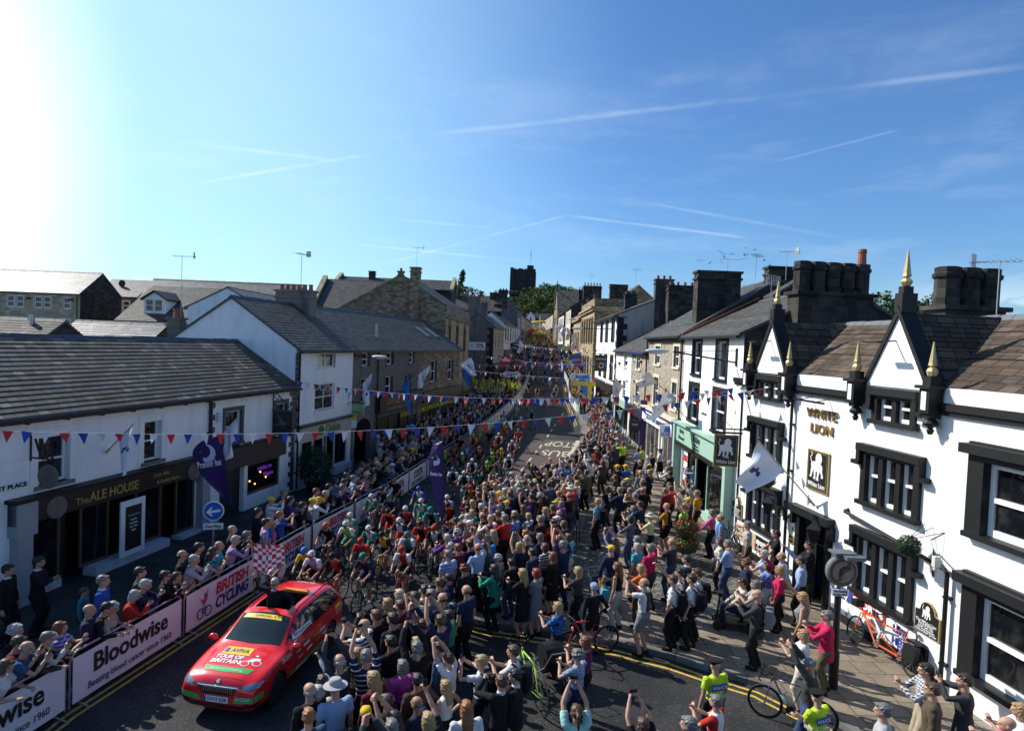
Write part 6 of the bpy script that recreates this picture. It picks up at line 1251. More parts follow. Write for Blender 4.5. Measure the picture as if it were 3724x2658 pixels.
rows('e4', 'in front of the white pub', '''
225 430 crossed 60 long:lightblue trousers:jeans short:grey 1.78
95 385 stand 70 long_f:cream trousers:black long:brown 1.62
550 110 hip 70 short:lightgrey trousers:charcoal short:grey 1.8
1020 270 reach 75 short:black trousers:black short:dark 1.8
820 600 clap 60 short:check_lightblue_white trousers:navy short:white 1.72
1110 650 stand 65 long:lightblue trousers:black fringe:brown 1.76
525 745 arm_up 70 short_f:navy trousers:black curly:auburn 1.64
885 815 clap 70 short_f:floral_blue_lightblue trousers:white bob:black 1.6
1085 885 arm_up 65 long_f:crimson trousers:black bob:blond 1.66
1440 720 arm_up 60 long:lightblue trousers:black short:dark 1.8
1570 460 clap 70 coat:black trousers:black short:dark 1.8
1470 240 stand 80 short:black trousers:jeans short:auburn 1.72 glasses
1810 340 arm_up 65 long:brightblue trousers:blue short:brown 1.76
470 1050 sit 75 long_f:cream trousers:navy short:dark 1.72 glasses
''')
rows('b3', 'on the pavement between the setts and shops', '''
315 590 hip 60 short:check_teal_lightblue trousers:black bald 1.78
515 490 clap 50 coat:navy trousers:black short:grey 1.78
548 430 clap 50 coat:black trousers:black short:grey 1.74
607 490 stand 60 coat:olive trousers:brown short:grey 1.7
655 540 phone_face 50 short:charcoal trousers:black short:grey 1.72
695 620 clap 55 long:navy trousers:jeans short:dark 1.78
635 660 clap 60 short_f:turquoise trousers:black bob:grey 1.6
610 755 clap 60 long_f:stripe_navy_grey trousers:jeans bob:black 1.66
790 735 clap 60 short_f:paleyellow trousers:black sunhat:cream 1.64
940 640 reach 55 short:sides_black_mustard shorts:black bald 1.78
1098 640 phone_up 50 vest_f:lime trousers:black pony:blond 1.7
1135 585 phone_face 50 short:navy trousers:black cap:yellow 1.76
1215 515 hip 60 short:sides_black_mustard shorts:black short:grey 1.8
1350 695 reach 60 long_f:pink trousers:black bob:grey 1.64
1430 745 hip 70 vest:brightblue trousers:blue fringe:brown 1.8
985 975 clap 45 short:charcoal trousers:jeans bald 1.76
672 950 stand 50 long:grey trousers:black short:grey 1.72
670 1015 stand 50 short_f:turquoise trousers:grey bob:white 1.6
790 1030 brow 40 short:crimson trousers:charcoal short:grey 1.78
437 1040 arm_up 30 coat:navy trousers:beige cap:yellow 1.76
495 1200 stand 60 vest_f:black trousers:lightgrey long:auburn 1.68
705 1215 clap 50 short_f:orange trousers:brown bob:blond 1.6
465 965 phone_up 40 long_f:lilac trousers:charcoal long:brown 1.66
135 1245 clap 55 short_f:charcoal trousers:black bob:blond 1.62
45 925 phone_face 50 short_f:turquoise trousers:cream bob:brown 1.66
740 1310 phone_face 60 short:sides_charcoal_white shorts:grey fringe:brown 1.8
1000 1325 arm_up 65 short:white trousers:black short:brown 1.74
1060 1262 stand 65 short:white trousers:black short:black 1.7
1168 1315 stand 60 short:white trousers:black short:dark 1.76
1215 1255 stand 80 short:white trousers:black short:brown 1.72
1122 1130 crossed 60 coat:navy trousers:black short:dark 1.74 under:white
1190 285 phone_face 45 long:lightblue trousers:beige short:grey 1.78
962 235 stand 50 long:maroon trousers:black short:white 1.74
945 290 clap 60 long_f:white trousers:black bob:grey 1.62
880 120 arm_up 60 short_f:white skirt:black bun:dark 1.66
540 60 phone_face 40 short:yoke_navy_hivis trousers:black short:brown 1.78
712 95 stand 60 short:yoke_hivis_hivis trousers:black short:dark 1.72
700 325 brow 40 long:grey trousers:black fringe:grey 1.76
765 275 stand 50 vest_f:black trousers:black long:dark 1.64
765 190 stand 55 long_f:lightblue trousers:cream bob:white 1.6
380 180 stand 50 long_f:lightgrey trousers:charcoal curly:white 1.64
492 272 clap 40 long:black trousers:black cap:yellow 1.76
567 272 stand 40 short:blue trousers:black cap:yellow 1.74
582 400 stand 50 long:black trousers:grey cap:yellow 1.7
250 228 phone_up 40 long:white trousers:black short:brown 1.8
973 470 stand 45 long:red trousers:black short:brown 1.74
925 492 stand 50 coat:maroon trousers:black short:grey 1.74
715 425 clap 50 short_f:floral_lilac_cream trousers:black short:brown 1.64
1180 470 phone_up 40 short:lightgrey trousers:olive short:grey 1.78
1085 510 phone_up 40 short:white trousers:jeans short:dark 1.74
''')
rows('b2', 'at the thick of the roadside crowd', '''
640 545 clap 55 long:red trousers:black short:grey 1.8
528 700 stand 50 long_f:black trousers:black long:blond 1.68
1120 590 clap 60 coat_f:red trousers:black bun:black 1.68
1195 400 stand 50 long_f:purple trousers:black bob:grey 1.66
1222 600 clap 60 short_f:charcoal trousers:black bob:brown 1.64
1290 250 phone_face 45 short:red trousers:olive sunhat:cream 1.78
1350 190 phone_face 50 long_f:white trousers:black pony:blond 1.68
1075 205 stand 45 coat:denim trousers:black short:dark 1.8
995 555 stand 60 coat:black trousers:black short:grey 1.78
1035 835 stand 55 short_f:stripe_navy_white trousers:black bob:brown 1.64
1115 925 stand 55 dress_f:black skirt:black bob:auburn 1.64
915 890 stand 60 coat:navy trousers:black short:black 1.72
1213 815 phone_up 30 short:navy trousers:navy short:grey 1.84
1190 745 phone_up 40 short_f:purple trousers:black bob:brown 1.64
820 1045 clap 60 coat_f:black skirt:black long:blond 1.68
955 1040 crossed 55 coat_f:grey skirt:grey bob:red 1.66
540 1000 clap 60 coat_f:green trousers:black long:dark 1.7
245 1000 stand 60 coat_f:black trousers:black curly:auburn 1.7
85 860 stand 50 short:pin_lightblue_navy trousers:black short:grey 1.78
378 845 arm_up 40 long:lightblue trousers:black fringe:brown 1.8
475 760 stand 45 short:brightblue trousers:black short:grey 1.74
300 760 stand 45 short:navy trousers:black short:dark 1.74
182 800 phone_face 45 long:maroon trousers:black short:auburn 1.76
270 1215 stand 55 short:navy trousers:black fringe:brown 1.82
170 640 clap 55 long_f:purple trousers:black curly:white 1.62
75 695 clap 55 coat:purple trousers:black short:white 1.68
105 780 stand 55 short:grey trousers:black short:white 1.7
420 480 clap 50 short:black trousers:black fringe:dark 1.76
500 545 clap 50 long:white trousers:black bald 1.76
575 500 phone_up 45 short:brown trousers:black short:brown 1.74
390 710 stand 50 short_f:pink trousers:black bob:ginger 1.6
335 625 clap 50 vest_f:orange trousers:black bob:blond 1.62
295 560 stand 50 short:grey trousers:black cap:white 1.72
525 690 stand 50 short:blue trousers:black cap:yellow 1.3
205 580 stand 55 long_f:brown trousers:black long:brown 1.64
255 545 clap 55 long:lightgrey trousers:black fringe:white 1.7
275 490 stand 55 long_f:cream trousers:black bob:white 1.62
410 390 stand 50 coat:black trousers:black short:white 1.74
455 420 stand 50 short:grey trousers:black short:ginger 1.6
510 345 phone_up 45 short:blue trousers:black short:dark 1.8
608 355 stand 50 short_f:floral_navy_lightblue trousers:black curly:blond 1.62
320 450 stand 50 short_f:teal trousers:black bob:blond 1.62
690 300 stand 50 coat:navy trousers:black short:brown 1.8
785 270 stand 50 coat:black trousers:black short:grey 1.82
855 270 stand 50 short:lightgrey trousers:denim cap:yellow 1.35
640 270 stand 50 coat:cream trousers:black short:white 1.76
587 265 clap 50 short:red trousers:black cap:yellow 1.7
900 200 stand 50 short:navy trousers:black short:dark 1.76
940 190 stand 50 short_f:floral_grey_charcoal trousers:black short:grey 1.7
720 180 wave 50 long:cream trousers:black fringe:grey 1.74
850 120 phone_face 45 short:beige trousers:black short:grey 1.72
970 95 phone_up 45 coat:black trousers:black short:dark 1.78
1035 110 stand 45 short_f:lightblue trousers:jeans long:blond 1.66
1135 80 stand 45 short:white trousers:black short:white 1.74
1110 180 stand 45 vest_f:black trousers:black long:black 1.64
1205 100 phone_face 45 short:charcoal trousers:black short:brown 1.76
1370 80 phone_up 45 short:beige trousers:black short:grey 1.76
1340 130 phone_face 45 short:black trousers:black short:dark 1.76
1445 80 stand 45 coat:olive trousers:black short:brown 1.78
1250 30 phone_up 45 short:brightblue trousers:black short:dark 1.84
''')
rows('e3', 'x', '') if 0 else None
rows('c6', 'behind the near left barrier', '''
650 150 stand -75 long:blue trousers:black short:grey 1.78 under:white
885 95 stand -70 coat:charcoal trousers:black short:dark 1.74
530 215 stand -75 long:teal trousers:black short:brown 1.35
560 300 stand -70 long:navy trousers:black bald 1.7
680 285 lean -75 coat_f:beige trousers:black curly:white 1.6
790 290 lean -75 long:black trousers:black short:black 1.66
905 205 lean_phone -75 long_f:red trousers:black bob:white 1.62
1005 140 lean_phone -70 long:navy trousers:black short:white 1.74
1125 80 clap -70 long:black trousers:black short:dark 1.66 glasses
1210 85 clap -65 vest:charcoal trousers:black short:brown 1.5
95 430 stand -80 long_f:black trousers:black curly:white 1.66
45 505 lean_phone -75 short:maroon trousers:black short:dark 1.74 glasses
215 545 lean_phone -70 short:denim trousers:black fringe:grey 1.7
305 480 lean_phone -70 long_f:cream trousers:black flatcap:lightgrey 1.64
455 490 lean -65 coat:charcoal trousers:black short:grey 1.66
550 415 clap -65 short_f:stripe_blue_lilac trousers:black bob:auburn 1.64
105 655 lean -80 short_f:white trousers:black long:brown 1.62
45 80 stand -80 long:black trousers:black short:black 1.76 under:white
240 25 crossed -75 long:black trousers:black short:black 1.76 under:white
''')
rows('c5', 'behind the left barrier near the one way sign', '''
1500 1115 stand -70 short:black trousers:black fringe:dark 1.74 glasses
1640 1050 stand -70 short:black trousers:black short:black 1.74
1710 1115 lean_phone -70 coat:lightgrey trousers:black short:white 1.78
1840 1085 lean_phone -65 short_f:lightblue trousers:black bob:dark 1.64
1850 995 stand -70 short:turquoise trousers:black fringe:brown 1.76
1915 1055 lean_phone -65 short:teal trousers:black short:dark 1.74
1915 895 clap -70 coat:black trousers:black bald 1.78
2050 950 lean_phone -65 long:lilac trousers:black short:white 1.76
2130 745 stand -60 coat:black trousers:black short:black 1.76
2235 650 phone_face -60 long:white trousers:black cap:yellow 1.78
2180 910 stand -60 short:black trousers:black short:grey 1.68
2215 800 stand -60 short:lilac trousers:black short:dark 1.78
''')
rows('b1', 'behind the left barrier by the riders', '''
95 185 stand -60 long:maroon trousers:black short:grey 1.76
175 270 stand -60 short:purple trousers:black short:black 1.74
265 315 stand -60 short:lilac trousers:black short:blond 1.1
375 290 stand -60 short:black trousers:black short:black 1.74
480 170 stand -65 coat:lightgrey trousers:black short:brown 1.78
575 250 stand -60 long:lightgrey trousers:black cap:yellow 1.72
690 235 lean_phone -60 long:white trousers:black cap:yellow 1.72
585 155 stand -60 short:black trousers:black bald 1.76
630 110 stand -60 coat:black trousers:black short:black 1.74
765 160 stand -60 long:black trousers:black short:white 1.78
150 490 stand -60 short:blue trousers:black fringe:brown 1.76
240 410 phone_face -60 short:blue trousers:black short:ginger 1.8
80 560 stand -60 short:denim trousers:black short:blond 1.2
40 520 stand -60 long:pink trousers:black long:blond 1.6
870 210 clap -60 coat:black trousers:black short:brown 1.72
895 85 stand -60 short:navy trousers:black short:grey 1.74
950 75 clap -60 short:purple trousers:black short:brown 1.76
760 50 lean_phone -60 long_f:lightgrey trousers:black long:dark 1.7
''')
TOPW = ['black'] * 18 + ['navy'] * 13 + ['charcoal'] * 9 + ['olive', 'brown', 'denim', 'maroon'] + ['grey', 'lightgrey', 'white', 'white', 'white', 'lightblue', 'lightblue', 'blue', 'red', 'maroon', 'pink', 'purple', 'teal', 'beige', 'cream', 'brown', 'denim', 'crimson', 'stripe_navy_white', 'check_lightblue_white', 'floral_blue_lightblue', 'floral_lilac_cream', 'lilac', 'green', 'tweed', 'turquoise']
HAIRW = ['short:dark', 'short:brown', 'long:dark', 'short:black', 'short:grey', 'short:white', 'short:brown', 'short:dark', 'short:black', 'bald', 'fringe:grey', 'fringe:brown', 'long:blond', 'long:brown', 'long:dark', 'bob:blond', 'bob:grey', 'bob:auburn', 'curly:white', 'curly:brown', 'pony:blond', 'short:brown', 'short:dark', 'cap:yellow', 'cap:white', 'sunhat:cream', 'short:ginger', 'short:blond', 'cap:red']
rg = random.Random(11)
def rnd_att(poses):
 hr = rg.choice(HAIRW); f = hr.split(':')[0] in ('long', 'bob', 'curly', 'pony', 'sunhat'); tk = rg.choice(['short', 'short', 'long', 'long', 'coat'] if not f else ['short_f', 'short_f', 'long_f', 'vest_f'])
 return rg.choice(poses), tk + ':' + rg.choice(TOPW), 'trousers:' + rg.choice(['black', 'black', 'navy', 'jeans', 'charcoal', 'grey', 'beige']), hr
FARP = []
def fill(n, y0, y1, xl, xr, face, poses, place, md=.52, far=False, yellow=0, ex=None):
 k = t = 0
 while k < n and t < n * 60:
  t += 1; y = y0 + (y1 - y0) * rg.random(); a, b_ = xl(y), xr(y)
  if b_ <= a: continue
  x = rg.uniform(a, b_)
  if any((x - p) ** 2 + (y - q) ** 2 < md * md for p, q in (POS if not far else POS + [(f[0], f[1]) for f in FARP[-160:]])): continue
  po, tp, bt, hr = rnd_att(poses)
  if rg.random() < yellow: tp = 'short:yellow' if ex is None else 'vest:hivis'; hr = 'cap:yellow' if rg.random() < .5 else hr
  z = gz(y) + (.14 if (x < inter(KL, y) or x > inter(KR[10:], y)) else 0); h = 1.82 + rg.gauss(0, .07)
  if ex == 'kids': h -= .2
  if far: FARP.append((x, y, z, face + rg.gauss(0, 12), tp.split(':')[1].split('_')[0 if '_' not in tp.split(':')[1] else 1], hr, h))
  else: put(x, y, z, face + rg.gauss(0, 14), po, tp, bt, hr, place, h, skin=rg.choice(['fair', 'fair', 'tan', 'pink']))
  k += 1
LB = lambda y: inter(KL, y) + .02
CR = [(-2.6, 15.5), (-1.9, 18), (-2.0, 21.4), (-1.7, 25.4), (-.6, 30), (1.3, 32.5), (3.3, 36.4), (4.9, 42), (6.2, 48.5), (7.0, 56), (7.2, 64), (7.6, 80), (8.5, 90), (9, 104), (9.8, 125)]
CI = [(-.2, 15.5), (1.3, 19.5), (2.1, 23), (3.0, 27), (4.4, 31), (6.0, 36), (7.3, 42), (8.2, 48), (8.7, 56), (8.9, 64)]
LP = ['lean', 'lean_phone', 'clap', 'stand', 'clap', 'phone_face']; BRX = [(7.3, 64), (7.0, 72), (7.3, 79.6), (8.2, 90), (8.6, 103.8), (9.0, 112), (9.6, 128), (9.1, 150)]
RP = ['stand', 'clap', 'phone_face', 'stand', 'stand', 'crossed', 'clap', 'hip', 'stand', 'clap', 'stand', 'phone_up']
CRf = lambda y: inter(CR, y) + .2; CIf = lambda y: inter(CI, y)
FIX = len(PEOPLE)
fill(40, 26, 36, lambda y: LB(y) - 1.3, LB, -55, LP, 'behind the white sponsor barriers on the left')
fill(24, 9.2, 17, lambda y: inter([(-2.9, 9.2), (-3.3, 12.3), (-2.8, 13.4), (-2.4, 14.4), (-1.8, 15.9), (-1.5, 17)], y), lambda y: -.075 * y, 55, RP, 'in the near crowd below the red car', md=.5)
fill(56, 17.6, 31, CRf, CIf, 50, RP, 'in the thick of the crowd', md=.5)
fill(34, 31, 42, CRf, CIf, 50, RP, 'in the crowd beside the bus stop', md=.52)
fill(12, 27, 38, lambda y: CIf(y) + 1, lambda y: 8.4, 50, RP, 'on the pavement below the mint green shop', md=.8)
fill(12, 36, 42, lambda y: LB(y) - 2.6, LB, -50, LP, 'behind the dark barriers outside the stone shops')
fill(150, 38, 60, lambda y: LB(y) - 3.4, LB, -50, RP, '', far=True)
fill(210, 41, 66, CRf, CIf, 45, RP, '', far=True)
fill(60, 60, 71, lambda y: -4.8 + (y - 62) * .04, LB, -60, RP, '', far=True)
fill(95, 71, 84, lambda y: -5.2, LB, -60, RP, '', far=True, yellow=.85, ex='kids', md=.45)
fill(190, 84, 150, lambda y: inter(KL, y) - 2.9, lambda y: inter(KL, y) - .4, -60, RP, '', far=True, yellow=.15)
fill(70, 118, 150, lambda y: inter(KL, y) + .5, lambda y: inter(KR, y) - .8, 180, ['stand'], '', far=True, md=.9)
fill(230, 64, 150, lambda y: inter(BRX, y) + .35, lambda y: inter(BRX, y) + 2.6, 55, RP, '', far=True, yellow=.12)
fill(260, 150, 218, lambda y: inter(KL, y) - .5, lambda y: inter(KR, y) + 1.5, 180, RP, '', far=True, yellow=.75, md=.6)
def farfig(mb, x, y, z, face, mi, hm_, h):
 c, s = math.cos(R(face)), math.sin(R(face)); L = lambda a, b, d: (x + c * a - s * b, y + s * a + c * b, z + d * h / 1.75); b0 = len(mb.v)
 def rg_(prof, n, m):
  b = len(mb.v)
  for cx, cy, cz, rx, ry in prof:
   for k in range(n): t = 2 * math.pi * k / n; mb.v.append(L(cx + rx * math.cos(t), cy + ry * math.sin(t), cz))
  for i in range(len(prof) - 1):
   for k in range(n): k2 = (k + 1) % n; mb.f.append((b + i * n + k, b + i * n + k2, b + (i + 1) * n + k2, b + (i + 1) * n + k)); mb.mi.append(m); mb.uv.append(None)
  mb.f.append(tuple(b + (len(prof) - 1) * n + k for k in range(n))); mb.mi.append(m); mb.uv.append(None)
 rg_([(0, 0, 0, .14, .1), (0, 0, .5, .15, .11), (0, 0, .95, .17, .13)], 6, 0); rg_([(0, 0, .85, .18, .13), (0, 0, 1.2, .17, .13), (0, 0, 1.4, .2, .11), (0, 0, 1.48, .07, .06)], 8, mi)
 rg_([(0, 0, 1.45, .05, .05), (0, .01, 1.53, .06, .07), (0, .01, 1.63, .078, .09), (0, .01, 1.7, .07, .08)], 8, 1); rg_([(0, -.02, 1.61, .085, .1), (0, -.02, 1.7, .088, .1), (0, -.02, 1.77, .05, .06)], 8, hm_)
 for sg in (1, -1): rg_([(.2 * sg, 0, 1.4, .05, .05), (.24 * sg, .08, 1.15, .045, .045)], 5, mi); rg_([(.24 * sg, .08, 1.16, .04, .04), (.08 * sg, .3, 1.3, .035, .03), (.06 * sg, .32, 1.4, .04, .03)], 5, 1)
def massmesh(name, label, L_):
 fm = [cloth('charcoal'), skinmat('fair')]; idx = {}
 def mid(m):
  if m.name not in idx: idx[m.name] = len(fm); fm.append(m)
  return idx[m.name]
 mb = MB()
 for x, y, z, fc, tc, hr, h in L_:
  hk, hc = (hr + ':').split(':')[:2] if hr != 'bald' else ('', ''); hmz = skinmat('pink') if hr == 'bald' else (cloth(hc) if hk in ('cap', 'sunhat') else hairmat(hc)); farfig(mb, x, y, z, fc, mid(cloth(tc)), mid(hmz), h)
 tag(mb.build(name, fm, smooth=True), label, 'crowd', kind='stuff')
for i, p in enumerate(PEOPLE): p['fix'] = i < FIX
PEOPLE.sort(key=lambda p: p['y'] - (4 if p['label'] else 0)); MOVED = PEOPLE[228:]; PEOPLE = PEOPLE[:228]; DEC = {}
def dec(me):
 if me.name not in DEC:
  o = bpy.data.objects.new('tmp', me); COL.objects.link(o); m = o.modifiers.new('d', 'DECIMATE'); m.ratio = min(1, 420 / max(1, len(me.vertices))); d = bpy.data.meshes.new_from_object(o.evaluated_get(bpy.context.evaluated_depsgraph_get())); bpy.data.objects.remove(o)
  DEC[me.name] = (np.array([v.co[:] for v in d.vertices]), [tuple(p.vertices) for p in d.polygons])
 return DEC[me.name]
def massmesh2(name, label):
 fm = [cloth('charcoal'), skinmat('fair')]; idx = {}; mb = MB()
 def mid(m):
  if m.name not in idx: idx[m.name] = len(fm); fm.append(m)
  return idx[m.name]
 for x, y, z, fc, tc, hr, h in FARP:
  hk, hc = (hr + ':').split(':')[:2] if hr != 'bald' else ('', ''); farfig(mb, x, y, z, fc, mid(cloth(tc)), mid(skinmat('pink') if hr == 'bald' else (cloth(hc) if hk in ('cap', 'sunhat') else hairmat(hc))), h)
 for p in MOVED:
  s = p['h'] / 1.75; M_ = Matrix.Translation((p['x'], p['y'], p['z'] + kz(p))) @ Matrix.Rotation(R(p['face']), 4, 'Z') @ Matrix.Diagonal((s * 1.15, s * 1.15, s, 1)); po = p['pose']; tk, tc = p['top'].split(':'); bk, bc = p['bottom'].split(':'); L_ = [(bodymesh(po), skinmat(p.get('skin', 'fair')), M_), (topmesh(po, tk), cloth(tc), M_), (botmesh(po, bk), cloth(bc), M_)]
  if p['hair'] != 'bald': hk, hc = p['hair'].split(':'); L_.append((hairmesh(hk), cloth(hc) if hk in ('cap', 'sunhat', 'flatcap') else hairmat(hc), M_ @ HEADM[po]))
  for me, mt, mx in L_:
   co, fs = dec(me); A_ = np.array(mx); co = co @ A_[:3, :3].T + A_[:3, 3]; b = len(mb.v); k = mid(mt); mb.v += [tuple(c) for c in co.tolist()]; mb.f += [tuple(b + q for q in f) for f in fs]; mb.mi += [k] * len(fs); mb.uv += [None] * len(fs)
 tag(mb.build(name, fm, smooth=True), label, 'crowd', kind='stuff')
def kz(p): return (.14 if (p['y'] > 14 and p['z'] < .1 and (p['x'] < inter(KL, p['y']) or (p['x'] > -.9 and p['y'] > 17.6 and p['x'] > (inter(KR[10:], p['y']) if p['y'] < 60 else 6.6)) or (p['x'] > 0 and p['y'] > inter([(yy, xx) for xx, yy in KR[2:10][::-1]], p['x']) and p['y'] < 18))) else 0)
massmesh2('distant_crowd', 'dense crowd of spectators lining both sides of the street beyond the nearest people')
CAS = [(at('e3', rg.uniform(1400, 1990), 400, 286).x, 284 + rg.uniform(-1, 1), 30.2, 180, rg.choice(TOPW[:30]).split('_')[0], 'short:dark', 1.7) for k in range(46)]
CAS = [c if c[4] in CC else (*c[:4], 'navy', *c[5:]) for c in CAS]
massmesh('castle_onlookers', 'line of onlookers standing on the terrace below the castle', CAS)
seen = {}
def neigh(i):
 x, y = PEOPLE[i]['x'], PEOPLE[i]['y']; o = sorted((( (p['x'] - x) ** 2 + (p['y'] - y) ** 2, j) for j, p in enumerate(PEOPLE) if j != i))[:6]
 return [PEOPLE[j] for _, j in o]
def base(p): return '%s person in %s %s%s' % (hairw(p['hair']), colw(p['top'].split(':')[1]), KINDW[p['top'].split(':')[0].replace('_f', '')], (', ' + POSEW[p['pose']]) if p['pose'] != 'stand' else '')
cnt = {}
for p in PEOPLE: cnt[base(p)] = cnt.get(base(p), 0) + 1
for i, p in enumerate(PEOPLE):
 lab = p['label']
 if not lab:
  b_ = base(p); plc = p['place']; full = (b_ + ' ' + plc) if len((b_ + ' ' + plc).split()) <= 16 else b_
  lab = full
  if cnt[b_] > 1:
   for q in neigh(i):
    lab = b_ + ' next to %s in %s' % (hairw(q['hair']).replace(' haired', ' hair').replace(' capped', ' cap'), colw(q['top'].split(':')[1]))
    if len(lab.split()) > 16: lab = ' '.join(b_.split(',')[0].split()) + ' beside ' + colw(q['top'].split(':')[1]) + ' top'
    if lab not in seen: break
 seen[lab] = 1
 ex = p.get('extra', ()); z = p['z'] + kz(p)
 o = person(p['x'], p['y'], z, p['face'], p['pose'], p['top'], p['bottom'], p['hair'], lab, p['h'], p.get('skin', 'fair'), wide=1.12, extra=ex)
 if 'police' in ex:
  vs_ = link('back_panel', textmesh('POLICE', .085, ext=.002).copy(), o, (0, -.128, 1.3), (R(90), 0, 0)); vs_.data.materials.clear(); vs_.data.materials.append(white)
  mb = MB().box(-.15, -.126, 1.24, .15, -.115, 1.36).build('blue_panel', mk('police_blue', (.02, .06, .3), .5), o)
  sl_ = mk('reflective_tape', (.55, .56, .58), .3, .3)
  MB().box(-.155, -.127, 1.1, .155, -.105, 1.15).box(-.17, -.05, 1.1, -.15, .1, 1.15).box(.15, -.05, 1.1, .17, .1, 1.15).build('reflective_band', sl_, o); arm = topmesh('stand', 'short')
 if p['pose'] in ('phone_up', 'phone_face', 'lean_phone', 'arm_up') and p['fix'] and (i % 2 == 0 or p['y'] < 22):
  if 'ph' not in MESH: MESH['ph'] = MB().box(-.038, -.005, -.07, .038, .005, .07).mesh('phone', [black])
  S_, E2, Wr = joints(p['pose'])['hands'][0]; M_ = o.matrix_basis; c_ = M_ @ (Wr + V((-Wr.x if p['pose'] != 'arm_up' else 0, .03, .1)))
  f = link('phone', MESH['ph'], None, c_, (0, R(90 if p['pose'] != 'arm_up' else 0), R(p['face']))); tag(f, 'dark phone held by the ' + ' '.join(lab.split()[:9]).replace(',', ''), 'phone', 'phones held by spectators')
# ================================================================ barriers
def ring(c, r, n=24, ax='x'):
 return [(c[0], c[1] + r * math.cos(a), c[2] + r * math.sin(a)) if ax == 'x' else (c[0] + r * math.cos(a), c[1], c[2] + r * math.sin(a)) for a in np.linspace(0, 2 * math.pi, n + 1)]
bred = mk('sign_red', (.55, .02, .03), .5, var=.03); bnav = mk('sign_navy', (.03, .03, .18), .5, var=.03); bblk = mk('sign_black', (.01, .01, .012), .5, var=0); coff = mk('coffee_red', (.16, .01, .02), .5)
pan = {'w': mk('banner_white', (.66, .66, .7), .55, var=.04), 'p': mk('banner_mauve', (.17, .12, .17), .5), 'g': mk('banner_green', (.25, .48, .1), .5), 'y': mk('banner_yellow', (.75, .55, .02), .5), 'b': mk('banner_blue_white', (.3, .36, .6), .5)}
def glyph(par, x, z, s, y=-.07):
 MB().tube(ring((x - .17 * s, y, z), .13 * s, 16, 'y'), .014 * s, 4).tube(ring((x + .17 * s, y, z - .02 * s), .13 * s, 16, 'y'), .014 * s, 4).tube([(x - .1 * s, y, z), (x, y, z + .12 * s), (x + .15 * s, y, z + .1 * s)], .016 * s, 4).ell((x + .05 * s, y, z + .42 * s), (.04 * s, .01, .05 * s)).build('wheel_mark', bnav, par)
 MB().prism([(x - .3 * s, z + .5 * s), (x - .1 * s, z + .32 * s), (x + .02 * s, z + .34 * s), (x + .16 * s, z + .6 * s), (x + .1 * s, z + .3 * s), (x - .02 * s, z + .16 * s), (x - .06 * s, z + .26 * s)], y - .003, y + .003).build('figure_mark', bred, par)
def barrier(p0, p1, kind, label, group):
 a, b = V((*p0, gz(p0[1]) + .0)), V((*p1, gz(p1[1]))); L = (b - a).length - .06; t = thing('crowd_barrier', label, 'barrier', a, math.atan2(b.y - a.y, b.x - a.x), group); t.rotation_euler.y = -math.asin((b.z - a.z) / (L + .06)); t.scale.z = 1.09
 k = 'bar%.1f' % L
 if k not in MESH:
  f = MB().tube([(.02, 0, .06), (.02, 0, .95), (.1, 0, 1.08), (.2, 0, 1.12), (L - .2, 0, 1.12), (L - .1, 0, 1.08), (L - .02, 0, .95), (L - .02, 0, .06)], .022, 8).tube([(.02, 0, .2), (L - .02, 0, .2)], .016, 6)
  for q in (.25, L - .25): f.tube([(q, -.28, .02), (q, 0, .08), (q, .28, .02)], .02, 6).tube([(q, 0, .06), (q, 0, .2)], .018, 6)
  MESH[k] = f.mesh('frame', [galv])
  g_ = MB(); n = 14
  for i in range(n):
   x0, x1 = .06 + (L - .12) * i / n, .06 + (L - .12) * (i + 1) / n; y = lambda x: -.04 - .008 * math.sin(x * 5)
   g_.quad((x0, y(x0), .13), (x1, y(x1), .13), (x1, y(x1), 1.02), (x0, y(x0), 1.02))
  MESH[k + 'p'] = g_.mesh('panel', [None], True)
 link('frame', MESH[k], t); o = link('panel', MESH[k + 'p'], t); o.material_slots[0].link = 'OBJECT'; o.material_slots[0].material = pan[{'B': 'w', 'C': 'w', 'X': 'w', 'p': 'p', 'g': 'g', 'w': 'w', 'y': 'y', 'b': 'b'}[kind]]
 T = lambda s, m, x, z, sz, w=None, **q: text(s, m, o, (x, -.056, z), sz, width=w, ext=.002, **q)
 if kind == 'B': T('Bloodwise', bblk, L / 2, .7, .52, L * .66, bold=.012); T('Beating blood cancer since 1960', bblk, L / 2, .32, .2, L * .74)
 if kind == 'X': glyph(o, .75, .38, .95); T('BRITISH', bred, L * .6, .76, .4, L * .46, bold=.014, shear=.15); T('CYCLING', bnav, L * .6, .4, .4, L * .46, bold=.014, shear=.15)
 if kind == 'C': T('COSTA', coff, L * .5, .68, .5, L * .5, bold=.012); T('EXPRESS', bblk, L * .55, .28, .28, L * .4); MB().box(.5, -.058, .2, 1.0, -.05, .24).box(.5, -.058, .28, 1.0, -.05, .32).box(.5, -.058, .36, 1.0, -.05, .4).build('stripes', bblk, o)
 if kind == 'p': T('lovelancashire', mk('rust_lettering', (.4, .16, .06)), L / 2, .6, .3, L * .7)
 if kind == 'g': T('YODEL', white, L / 2, .65, .4, L * .5, bold=.01)
 if kind == 'w': MB().lathe([(.3, -.06), (.3, -.055)], (L / 2, 0, .6), 18, ax='y').build('emblem', bred if int(a.y) % 2 else pan['g'], o); T('YORKSHIRE', pan['g'], L / 2, .22, .16)
 if kind == 'y': T('AVIVA', bnav, L / 2, .6, .4, L * .5)
def place_word(p):
 c = sorted((abs(q_['y'] - p[1]) + abs(q_['x'] - p[0]), i_) for i_, q_ in enumerate(PEOPLE))[0][1]
 return ('in front of ' + ' '.join(base(PEOPLE[c]).split()[:6])) if p[1] < 47 else 'one of the far run'
